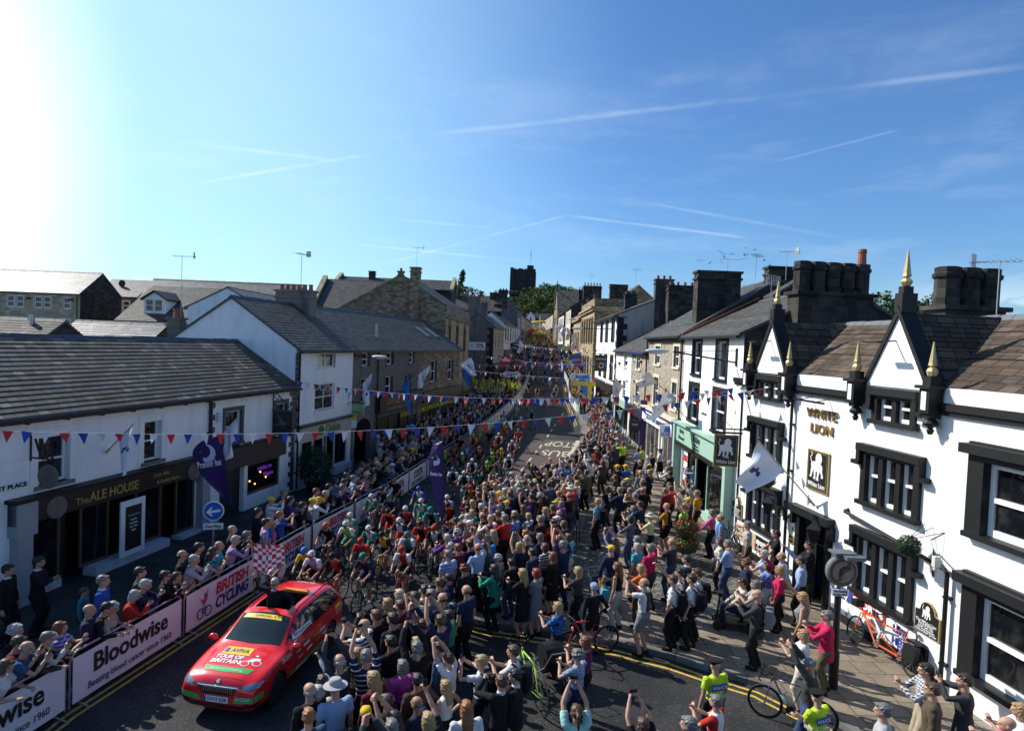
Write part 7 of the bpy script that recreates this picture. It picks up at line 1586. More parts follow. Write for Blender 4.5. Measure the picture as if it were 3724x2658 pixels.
def walkline(P_, s0, step):
 out = [V(P_[0])]; d = 0; cur = V(P_[0]); i = 1
 while i < len(P_):
  q = V(P_[i]); r_ = (q - cur).length
  if d + r_ >= step: cur = cur + (q - cur).normalized() * (step - d); out.append(cur.copy()); d = 0
  else: d += r_; cur = q; i += 1
 return out
BLc = [(-9.45, 9.45)] + [(x + .38, y) for x, y in KL[1:15]]; bp = walkline(BLc, 0, 3.38); n0 = 0
BN = {'B': ('white cancer charity barrier banner', 2), 'X': ('white red and blue cycling barrier banner', 3), 'C': ('white coffee company barrier banner', 4), 'p': ('mauve barrier banner', 3), 'g': ('green barrier banner', 1), 'w': ('pale barrier banner', 99)}
seq = 'BBXXXCCCCpppg'; ordw = {'B': ['nearest of the two, cut by the frame corner', 'beside the red car'], 'X': ['nearest of three, behind the flag waver', 'behind the leading rider', 'farthest of three, by the orange helmeted rider'], 'C': ['nearest of four, behind the white helmeted riders', 'second of four up the road', 'third of four up the road', 'farthest of four before the mauve ones'], 'p': ['first after the coffee ones', 'in the middle of the mauve ones', 'last before the green one'], 'g': ['where the barrier line starts to turn white again']}
for i in range(len(bp) - 1):
 k = seq[i] if i < len(seq) else 'w'; lab = BN[k][0] + ' ' + ordw[k][i - seq.index(k)] if k != 'w' else 'pale barrier panels of the long line up the left of the road'
 barrier(bp[i], bp[i + 1], k, lab if k != 'w' else 'pale barrier panel up the left of the road, %s' % place_word(bp[i]), 'barriers along the left of the road')
BRc = [(9.1, 150), (9.6, 128), (9.0, 112), (8.6, 103.8), (8.2, 90), (7.3, 79.6), (7.0, 72), (7.3, 64)]; bp = walkline(BRc, 0, 3.38)
for i in range(len(bp) - 1): barrier(bp[i], bp[i + 1], 'y' if i < 4 else ('b' if i < 13 else 'w'), {'y': 'yellow barrier panels at the top right of the road', 'b': 'blue and white barrier panels up the right of the road', 'w': 'pale barrier panels on the right where the road narrows'}['y' if i < 4 else ('b' if i < 13 else 'w')], 'barriers along the right of the road')
# ================================================================ bicycles and riders
tyre = mk('tyre_rubber', (.012, .012, .012), .7); bikec = {}
def bikemeshes():
 W_ = []
 for y in (.5, -.49):
  t = MB().tube(ring((0, y, .335), .325, 28), .015, 6, caps=False).mesh('tyre', [tyre], True); r_ = MB().tube(ring((0, y, .335), .298, 28), .014, 5, caps=False).mesh('rim', [None], True)
  s = MB().lathe([(.02, -.04), (.02, .04)], (0, y, .335), 8, ax='x')
  for k in range(14): a = k * math.pi / 7; s.tube([(.03 * (-1) ** k, y, .335), (0, y + .295 * math.cos(a), .335 + .295 * math.sin(a))], .0028, 3, caps=False)
  W_.append((t, r_, s.mesh('spokes', [galv])))
 fr = MB().tube([(0, .38, .86), (0, .03, .27), (0, -.17, .82), (0, .36, .84)], .02, 7).tube([(0, -.17, .82), (0, -.19, .95)], .014, 6).tube([(0, .4, .78), (0, .36, .9)], .021, 7)
 for s in (-.035, .035): fr.tube([(0, -.16, .78), (s * 1.4, -.49, .335), (s, .02, .27)], .009, 5)
 fk = MB()
 for s in (-.045, .045): fk.tube([(s * .6, .41, .76), (s, .5, .335)], .012, 5)
 hb = MB().tube([(0, .37, .92), (0, .45, .95)], .014, 6).tube([(-.2, .57, .82), (-.205, .62, .87), (-.2, .56, .95), (-.2, .47, .955), (0, .45, .955), (.2, .47, .955), (.2, .56, .95), (.205, .62, .87), (.2, .57, .82)], .015, 6).tube([(.2, .56, .95), (.2, .6, 1.02)], .014, 5).tube([(-.2, .56, .95), (-.2, .6, 1.02)], .014, 5)
 sd = MB().ell((0, -.24, .97), (.065, .1, .022), 10, 6).ell((0, -.13, .975), (.025, .1, .018), 8, 6)
 ck = MB().lathe([(.09, -.005), (.09, .005)], (.05, .03, .27), 18, ax='x').tube([(.07, .03, .27), (.07, .14, .18)], .012, 5).tube([(-.07, .03, .27), (-.07, -.08, .36)], .012, 5).box(.07, .1, .165, .14, .19, .185).box(-.14, -.12, .35, -.07, -.03, .37).tube([(.05, .03, .355), (.05, -.49, .37)], .005, 4).tube([(.05, .03, .185), (.05, -.49, .3)], .005, 4)
 bt = MB().tube([(0, .12, .4), (0, .2, .56)], [.034, .03], 8)
 return W_, fr.mesh('frame', [None], True), fk.mesh('fork', [None], True), hb.mesh('handlebar', [black], True), sd.mesh('saddle', [black], True), ck.mesh('crankset', [iron]), bt.mesh('bottle', [white], True)
BM = bikemeshes()
def slotc(o, m): o.material_slots[0].link = 'OBJECT'; o.material_slots[0].material = m; return o
def bicycle(x, y, z, face, colr, label, group=None, lean=0, rim='black', steer=0, bottle=True):
 t = thing('bicycle', label, 'bicycle', (x, y, z), R(face), group); t.rotation_euler.y = R(lean)
 for a, b, s in BM[0]: w = link('wheel', s, t); link('tyre', a, w); slotc(link('rim', b, w), cloth(rim))
 slotc(link('frame', BM[1], t), gloss(colr)); slotc(link('fork', BM[2], t), gloss(colr)); link('handlebar', BM[3], t); link('saddle', BM[4], t); link('crankset', BM[5], t)
 if bottle: link('bottle', BM[6], t)
 return t
def gloss(n): return mk('gloss_' + n, CC[n], .25, var=.05, coat=.5, spec=.5)
RID = '''b1 20 830 white_blue white yellow black
b1 390 805 yellow black brightblue black
b1 478 868 lightblue_white black white teal
b1 730 875 red_black black black red
b1 1080 895 navy navy green green
b1 1050 690 red black red black
b1 1530 810 red_white black red red
b1 1140 548 white_green green white white
b1 870 512 lime_white green white black
b1 637 520 black black orange black
b1 910 412 white_green green white black
b1 1490 458 white_navy red white white
b1 1735 505 black_red red black red
b1 1740 232 white_green green white white
b1 1717 98 white_blue black blue white
b1 1360 348 black_red red black black
b1 1380 195 navy navy green black
b1 1157 178 white_green green white white
b1 1430 0 black black orange black
b1 2062 275 red_black black black red
b1 2050 200 white_lilac black white black
e1 350 910 black_white black white turquoise
e1 440 1118 orange_black black red orange
e1 662 772 lime_black black lime green
e1 455 745 black_white black white turquoise
e1 737 645 lime_black black lime green
e1 960 692 black_white black white turquoise
e1 1005 478 red_white black white black
e1 770 500 orange_black black red black
e1 555 567 orange_black black red black
e1 822 387 red_white black white red
e1 692 338 black black orange black
e1 380 550 white_blue blue blue white
e1 325 657 lime_black black lime green
e1 82 635 lime_black black lime green
e1 287 427 black black orange black
e1 885 90 white_blue white blue white
e1 1130 160 black_teal black turquoise black
e1 1268 62 black_teal black turquoise black
e1 1010 170 black_maroon black black red
b7 800 757 white_blue white white white
b7 902 757 white_red green white green
b7 1182 637 black_teal blue turquoise black
b7 1098 690 red red red red
b7 1136 510 white_lightblue white white white
b7 1203 585 black_yellow black white black
b7 1065 515 lime_black black lime green
b7 1010 600 black_yellow black black black
b7 922 560 black black orange orange
b7 1015 440 lime_black black lime green
b7 1160 372 white_grey black white black
b7 1090 415 black_teal black black black
b7 1215 440 black black grey black
b7 1110 230 lime_black black lime green
b7 950 420 black_orange black orange black
b1 1290 90 navy black black navy
b1 1560 330 red_navy navy white red
b1 1860 330 black_teal black teal black
b1 1580 640 teal_white black teal teal
b1 1300 620 yellow_black black black yellow
b1 1900 560 white_black black red white
e1 190 860 navy_white navy blue navy
e1 200 560 orange_navy navy navy orange
e1 560 900 teal_black black black teal
e1 860 600 yellow_navy navy yellow black
e1 620 230 white_teal teal white teal
e1 470 400 red_yellow black yellow red
e1 1090 320 grey_red red grey black
e1 900 250 yellow_red red lime red'''
hwn = lambda q: colw('x_' + q if '_' in q else q)
RS = 1.05; rl = {}
for i, ln in enumerate(RID.split('\n')):
 c, x, y, jer, sh, hel, bk = ln.split(); q = onground(c, float(x), float(y), 1.53); yl = q.y; dirv = V((inter(KL, yl + 3) - inter(KL, yl - 3), 6)).normalized(); fc = math.degrees(math.atan2(-dirv.y, -dirv.x)) - 90 + rg.gauss(0, 2.5)
 if yl < 32: fc = 180 - 9 + rg.gauss(0, 3)
 jc = jer.replace('_', ' and '); bl = '%s helmeted racing cyclist in %s jersey and %s shorts' % (hel, jc, sh)
 pr = None
 if bl in rl: bl = bl.replace(' racing cyclist', ' rider') + ' ' + ('beyond the %s one' % RID.split('\n')[i - 1].split()[3].replace('_', ' '))
 if bl in rl: bl += ' on the left'
 rl[bl] = 1
 top = 'short:' + ('sides_' + jer if '_' in jer else jer)
 o = person(q.x, q.y, q.z, fc, 'ride_a' if i % 2 else 'ride_b', top, 'shorts:' + sh, 'helmet:' + hel, bl[:110], 1.75 * RS, 'tan', 'white' if i % 3 else 'black', 'racing cyclists in the road', extra=('glasses',) if yl < 40 else ())
 b_ = bicycle(q.x, q.y, q.z, fc, bk, '%s racing bicycle under the %s' % (bk, ' '.join(bl.replace('cyclist', 'rider').split()[:12])), 'racing bicycles in the road', rim='charcoal' if i % 2 else 'black'); b_.scale = (RS, RS, RS)
# ================================================================ the red lead car
carred = mk('car_red_paint', (.78, .012, .014), .22, var=0, coat=1.0, spec=.5); tint = mk('car_glass', (.012, .018, .02), .03, var=.2, spec=.6); chrome = mk('chrome', (.75, .75, .77), .12, 1, var=0); cblk = mk('car_black_trim', (.012, .012, .013), .35, var=0); cgrn = mk('car_green_decal', (.05, .42, .08), .35, var=0); cyel = mk('car_yellow_decal', (.8, .55, .02), .35, var=0); cwh = mk('car_white_decal', (.8, .8, .8), .35, var=0)
car = thing('lead_car', 'red estate lead car covered in race lettering, sunroof open', 'car', (-5.47, 14.8, .012), R(-98.7)); car.scale = (.96, 1.02, 1.03)
ST = [(-2.3, .48, .74, .70, .84, .84, .9), (-2.26, .3, .80, .80, 1.0, .70, 1.08), (-2.12, .22, .86, .84, 1.0, .63, 1.28), (-1.9, .2, .895, .87, 1.0, .62, 1.4), (-1.5, .18, .905, .88, .985, .64, 1.44), (-.8, .18, .905, .885, .97, .655, 1.465), (-.1, .18, .905, .885, .955, .65, 1.455), (.2, .18, .905, .885, .95, .64, 1.40), (.55, .18, .905, .885, .945, .66, 1.21), (.98, .18, .905, .875, .94, .70, .985), (1.3, .18, .905, .865, .91, .66, .965), (1.7, .18, .895, .84, .86, .58, .92), (1.95, .19, .875, .82, .8, .56, .885), (2.1, .19, .84, .77, .755, .52, .83), (2.19, .22, .79, .71, .69, .5, .74), (2.22, .34, .72, .66, .6, .44, .6)]
mb = MB(); PN = 17
for x, zl, wm, wb, zb_, wr, zr in ST:
 hf = [(0, zl), (wm * .8, zl), (wm * .97, zl + .1), (wm, .5 if zl < .4 else .55), (wm * .985, zb_ - .1), (wb, zb_), (wr + .03, zr - .045), (wr * .82, zr), (0, zr + .018)]
 for p in hf + [(-a, b) for a, b in hf[-2:0:-1]]: mb.v.append((x, p[0], p[1]))
PN = 16
for i in range(len(ST) - 1):
 for k in range(PN): k2 = (k + 1) % PN; mb.f.append((i * PN + k, i * PN + k2, (i + 1) * PN + k2, (i + 1) * PN + k)); mb.mi.append(0); mb.uv.append(None)
mb.f += [tuple(range(PN)), tuple((len(ST) - 1) * PN + k for k in range(PN - 1, -1, -1))]; mb.mi += [0, 0]; mb.uv += [None, None]
me = mb.mesh('body', carred, True); bm = bmesh.new(); bm.from_mesh(me); bmesh.ops.recalc_face_normals(bm, faces=bm.faces); bm.to_mesh(me); bm.free()
tmp = bpy.data.objects.new('tmp', me); COL.objects.link(tmp); k = tmp.modifiers.new('s', 'SUBSURF'); k.levels = 2; k.render_levels = 2
cut = MB()
for x in (1.36, -1.34):
 for s in (1, -1): cut.lathe([(.375, s * .55 if s > 0 else -1.1), (.375, 1.1 if s > 0 else -.55)], (x, 0, .33), 28, ax='y')
cut.box(-.95, -.44, .7, .0, .44, 1.7); cme = cut.mesh('cut', cblk); bm = bmesh.new(); bm.from_mesh(cme); bmesh.ops.recalc_face_normals(bm, faces=bm.faces); bm.to_mesh(cme); bm.free(); cto = bpy.data.objects.new('cut', cme); COL.objects.link(cto)
dg = bpy.context.evaluated_depsgraph_get(); sm_ = bpy.data.meshes.new_from_object(tmp.evaluated_get(dg)); bvh = BVHTree.FromPolygons([v.co[:] for v in sm_.vertices], [p.vertices[:] for p in sm_.polygons])
k = tmp.modifiers.new('b', 'BOOLEAN'); k.object = cto; k.operation = 'DIFFERENCE'; k.solver = 'EXACT'; k.material_mode = 'TRANSFER'; dg = bpy.context.evaluated_depsgraph_get(); body = bpy.data.meshes.new_from_object(tmp.evaluated_get(dg)); bpy.data.objects.remove(tmp); bpy.data.objects.remove(cto); body.name = 'body'
body.polygons.foreach_set('use_smooth', [True] * len(body.polygons)); cb = link('body', body, car); em = cb.modifiers.new('e', 'EDGE_SPLIT'); em.split_angle = R(38)
def drape(name, mat, O, U, W2, D, poly=None, me=None, off=.006, cutn=9, par=None, sx=1, sz=1):
 """lay a flat shape (poly in U,W2 axes) or lettering on the bodywork along direction D"""
 O, U, W2, D = V(O), V(U).normalized(), V(W2).normalized(), V(D).normalized(); bm = bmesh.new()
 if me: bm.from_mesh(me); [setattr(v, 'co', V((v.co.x * sx, v.co.y * sz, 0))) for v in bm.verts]
 else:
  bm.faces.new([bm.verts.new((a, b, 0)) for a, b in poly]); xs_ = [a for a, b in poly]; zs_ = [b for a, b in poly]
  for ax, vs in ((0, xs_), (1, zs_)):
   for t_ in np.linspace(min(vs), max(vs), cutn)[1:-1]: bmesh.ops.bisect_plane(bm, geom=bm.verts[:] + bm.edges[:] + bm.faces[:], plane_co=(t_, 0, 0) if ax == 0 else (0, t_, 0), plane_no=(1, 0, 0) if ax == 0 else (0, 1, 0))
 for v in bm.verts:
  p = O + U * v.co.x + W2 * v.co.y; h = bvh.ray_cast(p - D * 2.5, D); v.co = (h[0] - D * off) if h[0] else p
 m = bpy.data.meshes.new(name); bm.to_mesh(m); bm.free(); m.materials.append(mat); m.polygons.foreach_set('use_smooth', [True] * len(m.polygons)); return link(name, m, par or cb)
def dtext(s, mat, O, U, W2, D, size, width=None, off=.01, **kw):
 tm = textmesh(s, size, ext=0, **kw); xs_ = [v.co.x for v in tm.vertices]; return drape('lettering', mat, O, U, W2, D, me=tm, off=off, sx=(width / (max(xs_) - min(xs_)) if width else 1))
dn3 = (0, 0, -1); FU, FV = (0, 1, 0), (-1, 0, 0)   # hood: reads from the front
drape('windscreen', tint, (0, 0, 1), (1, 0, 0), (0, 1, 0), dn3, [(.9, -.66), (.97, 0), (.9, .66), (.22, .575), (.17, 0), (.22, -.575)], off=.006)
for s in (1, -1):
 P_ = [(-2.0, 1.06), (-1.82, 1.3), (-1.5, 1.375), (-.2, 1.39), (.2, 1.345), (.82, 1.0), (-1.2, 1.02)]
 w_ = drape('side_window', tint, (0, 0, 0), (1, 0, 0), (0, 0, 1), (0, -s, 0), P_, off=.006, cutn=12)
 for x in (-.42, -1.25): drape('door_pillar', cblk, (0, 0, 0), (1, 0, 0), (0, 0, 1), (0, -s, 0), [(x - .03, 1.0), (x + .03, 1.0), (x + .02, 1.385), (x - .04, 1.385)], off=.011)
 for x in (.62, -.38, -1.2): drape('door_seam', cblk, (0, 0, 0), (1, 0, 0), (0, 0, 1), (0, -s, 0), [(x, .3), (x + .012, .3), (x + .012, .98), (x, .98)], off=.004)
 drape('green_stripe', cgrn, (0, 0, 0), (1, 0, 0), (0, 0, 1), (0, -s, 0), [(-.95, .26), (.95, .26), (.8, .42), (-.95, .42)], off=.005)
 for x in (.15, -.75): MB().box(x, s * .885, .84, x + .2, s * .925, .87).build('door_handle', carred, cb)
 dtext('ŠKODA', cwh, (.25 if s > 0 else .1, 0, .34), (-s, 0, 0), (0, 0, 1), (0, -s, 0), .15, .62, bold=.006); dtext('OCTAVIA', cwh, (-.55 * s if s > 0 else .7, 0, .34), (-s, 0, 0), (0, 0, 1), (0, -s, 0), .14, .6)
 dtext('ŠKODA', cwh, (1.0, 0, .82), (-s, 0, 0), (0, 0, 1), (0, -s, 0), .12, .42, bold=.004)
 for j, (x, z, w) in enumerate([(.45, .74, .3), (.05, .74, .32), (-.4, .74, .26), (-.8, .72, .25), (.35, .58, .34), (-.1, .58, .28), (-.55, .58, .3), (-.95, .58, .2)]): drape('sponsor_patch', (cwh, cwh, cyel, cwh)[j % 4], (0, 0, 0), (1, 0, 0), (0, 0, 1), (0, -s, 0), [(x - w / 2, z - .03), (x + w / 2, z - .03), (x + w / 2, z + .03), (x - w / 2, z + .03)] if j % 2 else [(x - w / 3, z - .012), (x + w / 3, z - .012), (x + w / 3, z + .012), (x - w / 3, z + .012)], off=.005)
 drape('yellow_patch', cyel, (0, 0, 0), (1, 0, 0), (0, 0, 1), (0, -s, 0), [(-1.95, .86), (-1.6, .86), (-1.6, .97), (-1.95, .97)], off=.005); dtext('TOUR', cwh, (-1.78, 0, .77), (-s, 0, 0), (0, 0, 1), (0, -s, 0), .11, .34)
 drape('window_banner', cwh, (0, 0, 0), (1, 0, 0), (0, 0, 1), (0, -s, 0), [(-.3, 1.05), (.6, 1.02), (.5, 1.12), (-.3, 1.15)], off=.012); dtext('Bloodwise', cblk, (.13, 0, 1.09), (-s, 0, 0), (0, 0, 1), (0, -s, 0), .09, .7, off=.018)
 m_ = MB().ell((.78, s * 1.0, .99), (.07, .11, .075), 12, 8).tube([(.78, s * .88, .95), (.78, s * .95, .97)], .025, 6).build('wing_mirror', carred, car, smooth=True); MB().ell((.745, s * 1.0, .99), (.05, .095, .06), 12, 8).build('mirror_glass', chrome, m_)
 hl = [(.50, .645), (.84, .69), (.9, .78), (.66, .765), (.47, .715)]
 drape('headlight', mk('headlight_glass', (.35, .37, .4), .05, .6, var=.5, vs=40), (2.0, 0, 0), (0, s, 0), (0, 0, 1), (-1, -s * .35, -.15), [(a, b) for a, b in hl], off=.008)
 MB().tube([(.0, s * .6, 1.44), (-.1, s * .62, 1.5), (-1.7, s * .6, 1.5), (-1.85, s * .58, 1.42)], .018, 6).build('roof_rail', cblk, car)
 drape('lower_stripe', cgrn, (2.1, 0, 0), (0, s, 0), (0, 0, 1), (-1, -s * .5, 0), [(.3, .4), (.95, .46), (.95, .58), (.33, .5)], off=.006)
 drape('fog_lamp', cblk, (2.1, 0, 0), (0, s, 0), (0, 0, 1), (-1, -s * .3, 0), [(.5, .3), (.85, .34), (.85, .42), (.55, .4)], off=.008)
for x in (1.36, -1.34):
 for s in (1, -1):
  w_ = MB().lathe([(.22, s * .66), (.31, s * .67), (.325, s * .7), (.325, s * .84), (.31, s * .885), (.24, s * .89)], (x, 0, .33), 28, ax='y').build('wheel', tyre, car, smooth=True)
  rm = MB().lathe([(.245, s * .86), (.245, s * .885), (.225, s * .885), (.22, s * .8)], (x, 0, .33), 28, ax='y').lathe([(.05, s * .84), (.05, s * .88), (.01, s * .885)], (x, 0, .33), 12, ax='y')
  for j in range(10): a = j * math.pi / 5 + .1; rm.tube([(x + .04 * math.cos(a), s * .86, .33 + .04 * math.sin(a)), (x + .235 * math.cos(a + .12), s * .87, .33 + .235 * math.sin(a + .12))], .013, 4)
  rm.build('rim', mk('alloy', (.5, .51, .52), .3, .6), w_); MB().lathe([(.2, s * .78), (.2, s * .79)], (x, 0, .33), 20, ax='y').build('brake_disc', cblk, w_)
drape('grille', cblk, (0, 0, 0), (0, 1, 0), (0, 0, 1), (-1, 0, 0), [(-.34, .545), (.34, .545), (.42, .70), (-.42, .70)], off=.01);
gb = MB()
for y in np.linspace(-.33, .33, 15): gb.box(2.15, y - .007, .56, 2.225, y + .007, .675)
gb.box(2.15, -.36, .55, 2.222, .36, .562).box(2.15, -.36, .675, 2.222, .36, .687).build('grille_bars', chrome, cb)
drape('grille_surround', chrome, (0, 0, 0), (0, 1, 0), (0, 0, 1), (-1, 0, 0), [(-.44, .695), (.44, .695), (.44, .715), (-.44, .715)], off=.014); MB().lathe([(.055, 2.1), (.06, 2.2), (.02, 2.215)], (0, 0, .755), 16, ax='x').build('badge', chrome, cb)
drape('bumper_intake', cblk, (0, 0, 0), (0, 1, 0), (0, 0, 1), (-1, 0, 0), [(-.6, .27), (.6, .27), (.55, .36), (-.55, .36)], off=.01)
p_ = MB().box(2.225, -.26, .4, 2.25, .26, .51).build('number_plate', cwh, cb); MB().box(2.251, -.26, .4, 2.254, -.215, .51).build('blue_band', mk('banner_blue'), p_); text('OV15 SZR', cblk, p_, (2.254, .02, .455), .1, rot=(R(90), 0, R(90)), width=.43, bold=.002, ext=.001)
drape('screen_strip', cyel, (0, 0, 1), (1, 0, 0), (0, 1, 0), dn3, [(.24, -.48), (.36, -.52), (.36, .42), (.24, .38)], off=.012); dtext('OFFICIAL  5', cblk, (.3, 0, 1), FU, FV, dn3, .08, .5, off=.018)
drape('yellow_panel', cyel, (0, 0, 1), (1, 0, 0), (0, 1, 0), dn3, [(1.12, -.42), (1.4, -.44), (1.4, .22), (1.12, .2)], off=.006); dtext('AVIVA', mk('sign_navy'), (1.26, -.05, 1), FU, FV, dn3, .19, .42, bold=.004); drape('blue_mark', mk('banner_blue'), (0, 0, 1), (1, 0, 0), (0, 1, 0), dn3, [(1.17, -.4), (1.33, -.4), (1.33, -.3), (1.17, -.32)], off=.01)
dtext('TOUR OF', cwh, (1.5, -.16, 1), FU, FV, dn3, .17, .62, bold=.006); dtext('BRITAIN', cwh, (1.66, -.16, 1), FU, FV, dn3, .17, .66, bold=.006)
for cx_, cy_ in ((1.66, .27), (1.58, .5)): drape('wheel_mark', cwh, (0, 0, 1), (1, 0, 0), (0, 1, 0), dn3, me=ringmesh(cx_, cy_) if 0 else None, poly=[(cx_ + .09 * math.cos(a), cy_ + .1 * math.sin(a)) for a in np.linspace(0, 6.28, 20)[:-1]], off=.008, cutn=4); drape('wheel_mark', carred, (0, 0, 1), (1, 0, 0), (0, 1, 0), dn3, [(cx_ + .07 * math.cos(a), cy_ + .08 * math.sin(a)) for a in np.linspace(0, 6.28, 20)[:-1]], off=.011, cutn=4)
drape('figure_mark', cwh, (0, 0, 1), (1, 0, 0), (0, 1, 0), dn3, [(1.6, .25), (1.45, .36), (1.42, .5), (1.45, .54), (1.52, .5), (1.58, .38)], off=.009, cutn=4); drape('head_mark', cwh, (0, 0, 1), (1, 0, 0), (0, 1, 0), dn3, [(1.36 + .03 * math.cos(a), .4 + .035 * math.sin(a)) for a in np.linspace(0, 6.28, 10)[:-1]], off=.009, cutn=3)
drape('hood_stripe', cgrn, (0, 0, 1), (1, 0, 0), (0, 1, 0), dn3, [(1.8, -.52), (1.94, -.46), (1.98, 0), (1.93, .5), (1.78, .56), (1.83, 0)], off=.006); dtext('skoda.co.uk/cycling', cwh, (1.89, 0, 1), FU, FV, dn3, .09, .72)
dtext('ŠKODA', cwh, (2.2, .55, .5), (-.5, 1, .05), (0, 0, 1), (-1, -.5, 0), .1, .3); dtext('ŠKODA', cwh, (-1.75, 0, 1.4), (0, -1, 0), (1, 0, 0), dn3, .14, .5)
drape('bonnet_seam', cblk, (0, 0, 1), (1, 0, 0), (0, 1, 0), dn3, [(2.08, -.5), (2.09, -.5), (2.09, .5), (2.08, .5)], off=.004)
MB().box(-.94, -.43, .72, -.01, -.425, 1.4).box(-.94, .425, .72, -.01, .43, 1.4).box(-.94, -.43, .71, -.01, .43, .72).box(-.945, -.43, .72, -.94, .43, 1.4).box(-.015, -.43, .72, -.01, .43, 1.35).build('sunroof_opening', cblk, cb)
MB().box(-1.05, -.2, 1.475, -.9, .42, 1.53).build('orange_cover', mk('orange_plastic', (.75, .22, .01), .4), cb);
M_ = Matrix.Translation(car.location) @ Matrix.Rotation(R(-98.7), 4, 'Z'); q = M_ @ V((-.25, -.1, .3))
mo = person(q.x, q.y, q.z, 180 - 4, 'flag', 'coat:black', 'trousers:black', 'short:white', 'white haired person in dark jacket and sunglasses standing in car sunroof waving flag', 1.78, 'pink', extra=('glasses', 'under:lightblue'))
S_, E2, Wr = joints('flag')['hands'][0]; q = mo.matrix_basis @ (Wr + V((0, .02, .0))); t = thing('chequered_flag', 'red and white chequered flag on a wooden stick waved from the sunroof', 'flag', q, 0); t.rotation_euler = (0, R(-6), 0)
MB().tube([(0, 0, -.25), (0, 0, .88)], .013, 6).build('stick', mk('pale_wood', (.5, .36, .2)), t); mb = MB(); nu, nv = 22, 16
P2 = lambda u, v: (.02 + u * .72, .1 * math.sin(u * 6.5 + v * 1.5) * u + .05 * math.sin(v * 5), .86 - v * .66 * (1 - .25 * u) - u * .16 - .05 * math.sin(u * 5))
for i in range(nu):
 for j in range(nv): mb.quad(*[P2(a / nu, b / nv) for a, b in ((i, j), (i, j + 1), (i + 1, j + 1), (i + 1, j))], mi=(i * 8 // nu + j * 7 // nv) % 2)
mb.build('cloth', [mk('flag_red', (.65, .02, .02), .7, var=.05), mk('flag_white', (.75, .75, .75), .7, var=.05)], t, smooth=True, fix=False)
# ================================================================ bunting
pc = {'r': mk('bunting_red', (.6, .03, .03), .8, var=.05), 'w': mk('bunting_white', (.72, .72, .7), .8, var=.05), 'b': mk('bunting_blue', (.02, .06, .35), .8, var=.05)}
for k, m in pc.items():
 mb = MB(); n = 4
 for i in range(n):
  z0, z1 = -.29 * i / n, -.29 * (i + 1) / n; w0, w1 = .105 * (1 - i / n), .105 * (1 - (i + 1) / n); y0, y1 = .012 * math.sin(i * 1.3), .012 * math.sin((i + 1) * 1.3)
  mb.quad((-w0, y0, z0), (w0, y0, z0), (w1, y1, z1), (-w1, y1, z1))
 MESH['pen' + k] = mb.mesh('pennant', [m], True)
def bunting(a, b, sag, label, step=.43, sc=1.0, group='strings of bunting across the street'):
 t = thing('bunting', label, 'bunting', a, 0, group); d = b - a; n = max(6, int(d.length / step)); n = min(n, 96)
 P_ = lambda u: d * u + V((0, 0, -4 * sag * u * (1 - u))); MB().tube([P_(i / 24) for i in range(25)], .006 if a.y < 40 else .009, 4, caps=False).build('string', white, t)
 hd = math.atan2(d.y, d.x); r_ = random.Random(int(a.y * 7))
 for i in range(n):
  u = (i + .5) / n; o = link('pennant', MESH['pen' + 'bwr'[i % 3]], t, P_(u), (R(r_.gauss(0, 14)), R(r_.gauss(0, 6)) - math.atan2(d.z - 4 * sag * (1 - 2 * u), math.hypot(d.x, d.y)) * 1, hd + R(r_.gauss(0, 16)))); o.scale = (sc * r_.uniform(1.05, 1.2),) * 3
A = at
for a, b, sag, lb, st in (
 (A('p', -150, 1560, 16.3), A('p', 2858, 1398, 23.4), .75, 'nearest string of red white and blue bunting, from the ale house side to the pub', .43),
 (A('p', 1079, 1386, 31.4), A('p', 2864, 1390, 23.8), .75, 'bunting string from the shop quoins to the pub gable window', .45),
 (A('p', 1137, 1396, 33), A('p', 2700, 1420, 26), .55, 'bunting string sagging just below the one from the quoins', .45),
 (A('p', 1538, 1316, 56), A('p', 2400, 1306, 46), .4, 'bunting string from the stone shop eaves to the rubble house', .55),
 (A('p', 1543, 1322, 58), A('p', 2345, 1384, 44), .35, 'bunting string dipping over the road from the stone shop to the white house', .55),
 (A('p', 1700, 1285, 80), A('p', 2300, 1325, 62), .5, 'bunting string crossing below the brown gabled house', .6),
 (A('p', 1790, 1232, 86), A('p', 2230, 1268, 66), .6, 'bunting string from the black quoins to the tall white shop', .6)): bunting(a, b, sag, lb, st)
for i, Y in enumerate((72, 78, 90, 96, 102, 108, 122, 138, 158, 180)):
 bunting(V((inter(KL, Y) - 2.2, Y, gz(Y) + 5.6)), V((inter(KR, Y) + 2.4, Y - 4, gz(Y) + 5.4)), .8, 'far string of bunting up the street, %s counting away from the bus stop' % ('first second third fourth fifth sixth seventh eighth ninth tenth'.split()[i]), .8, 1.35)
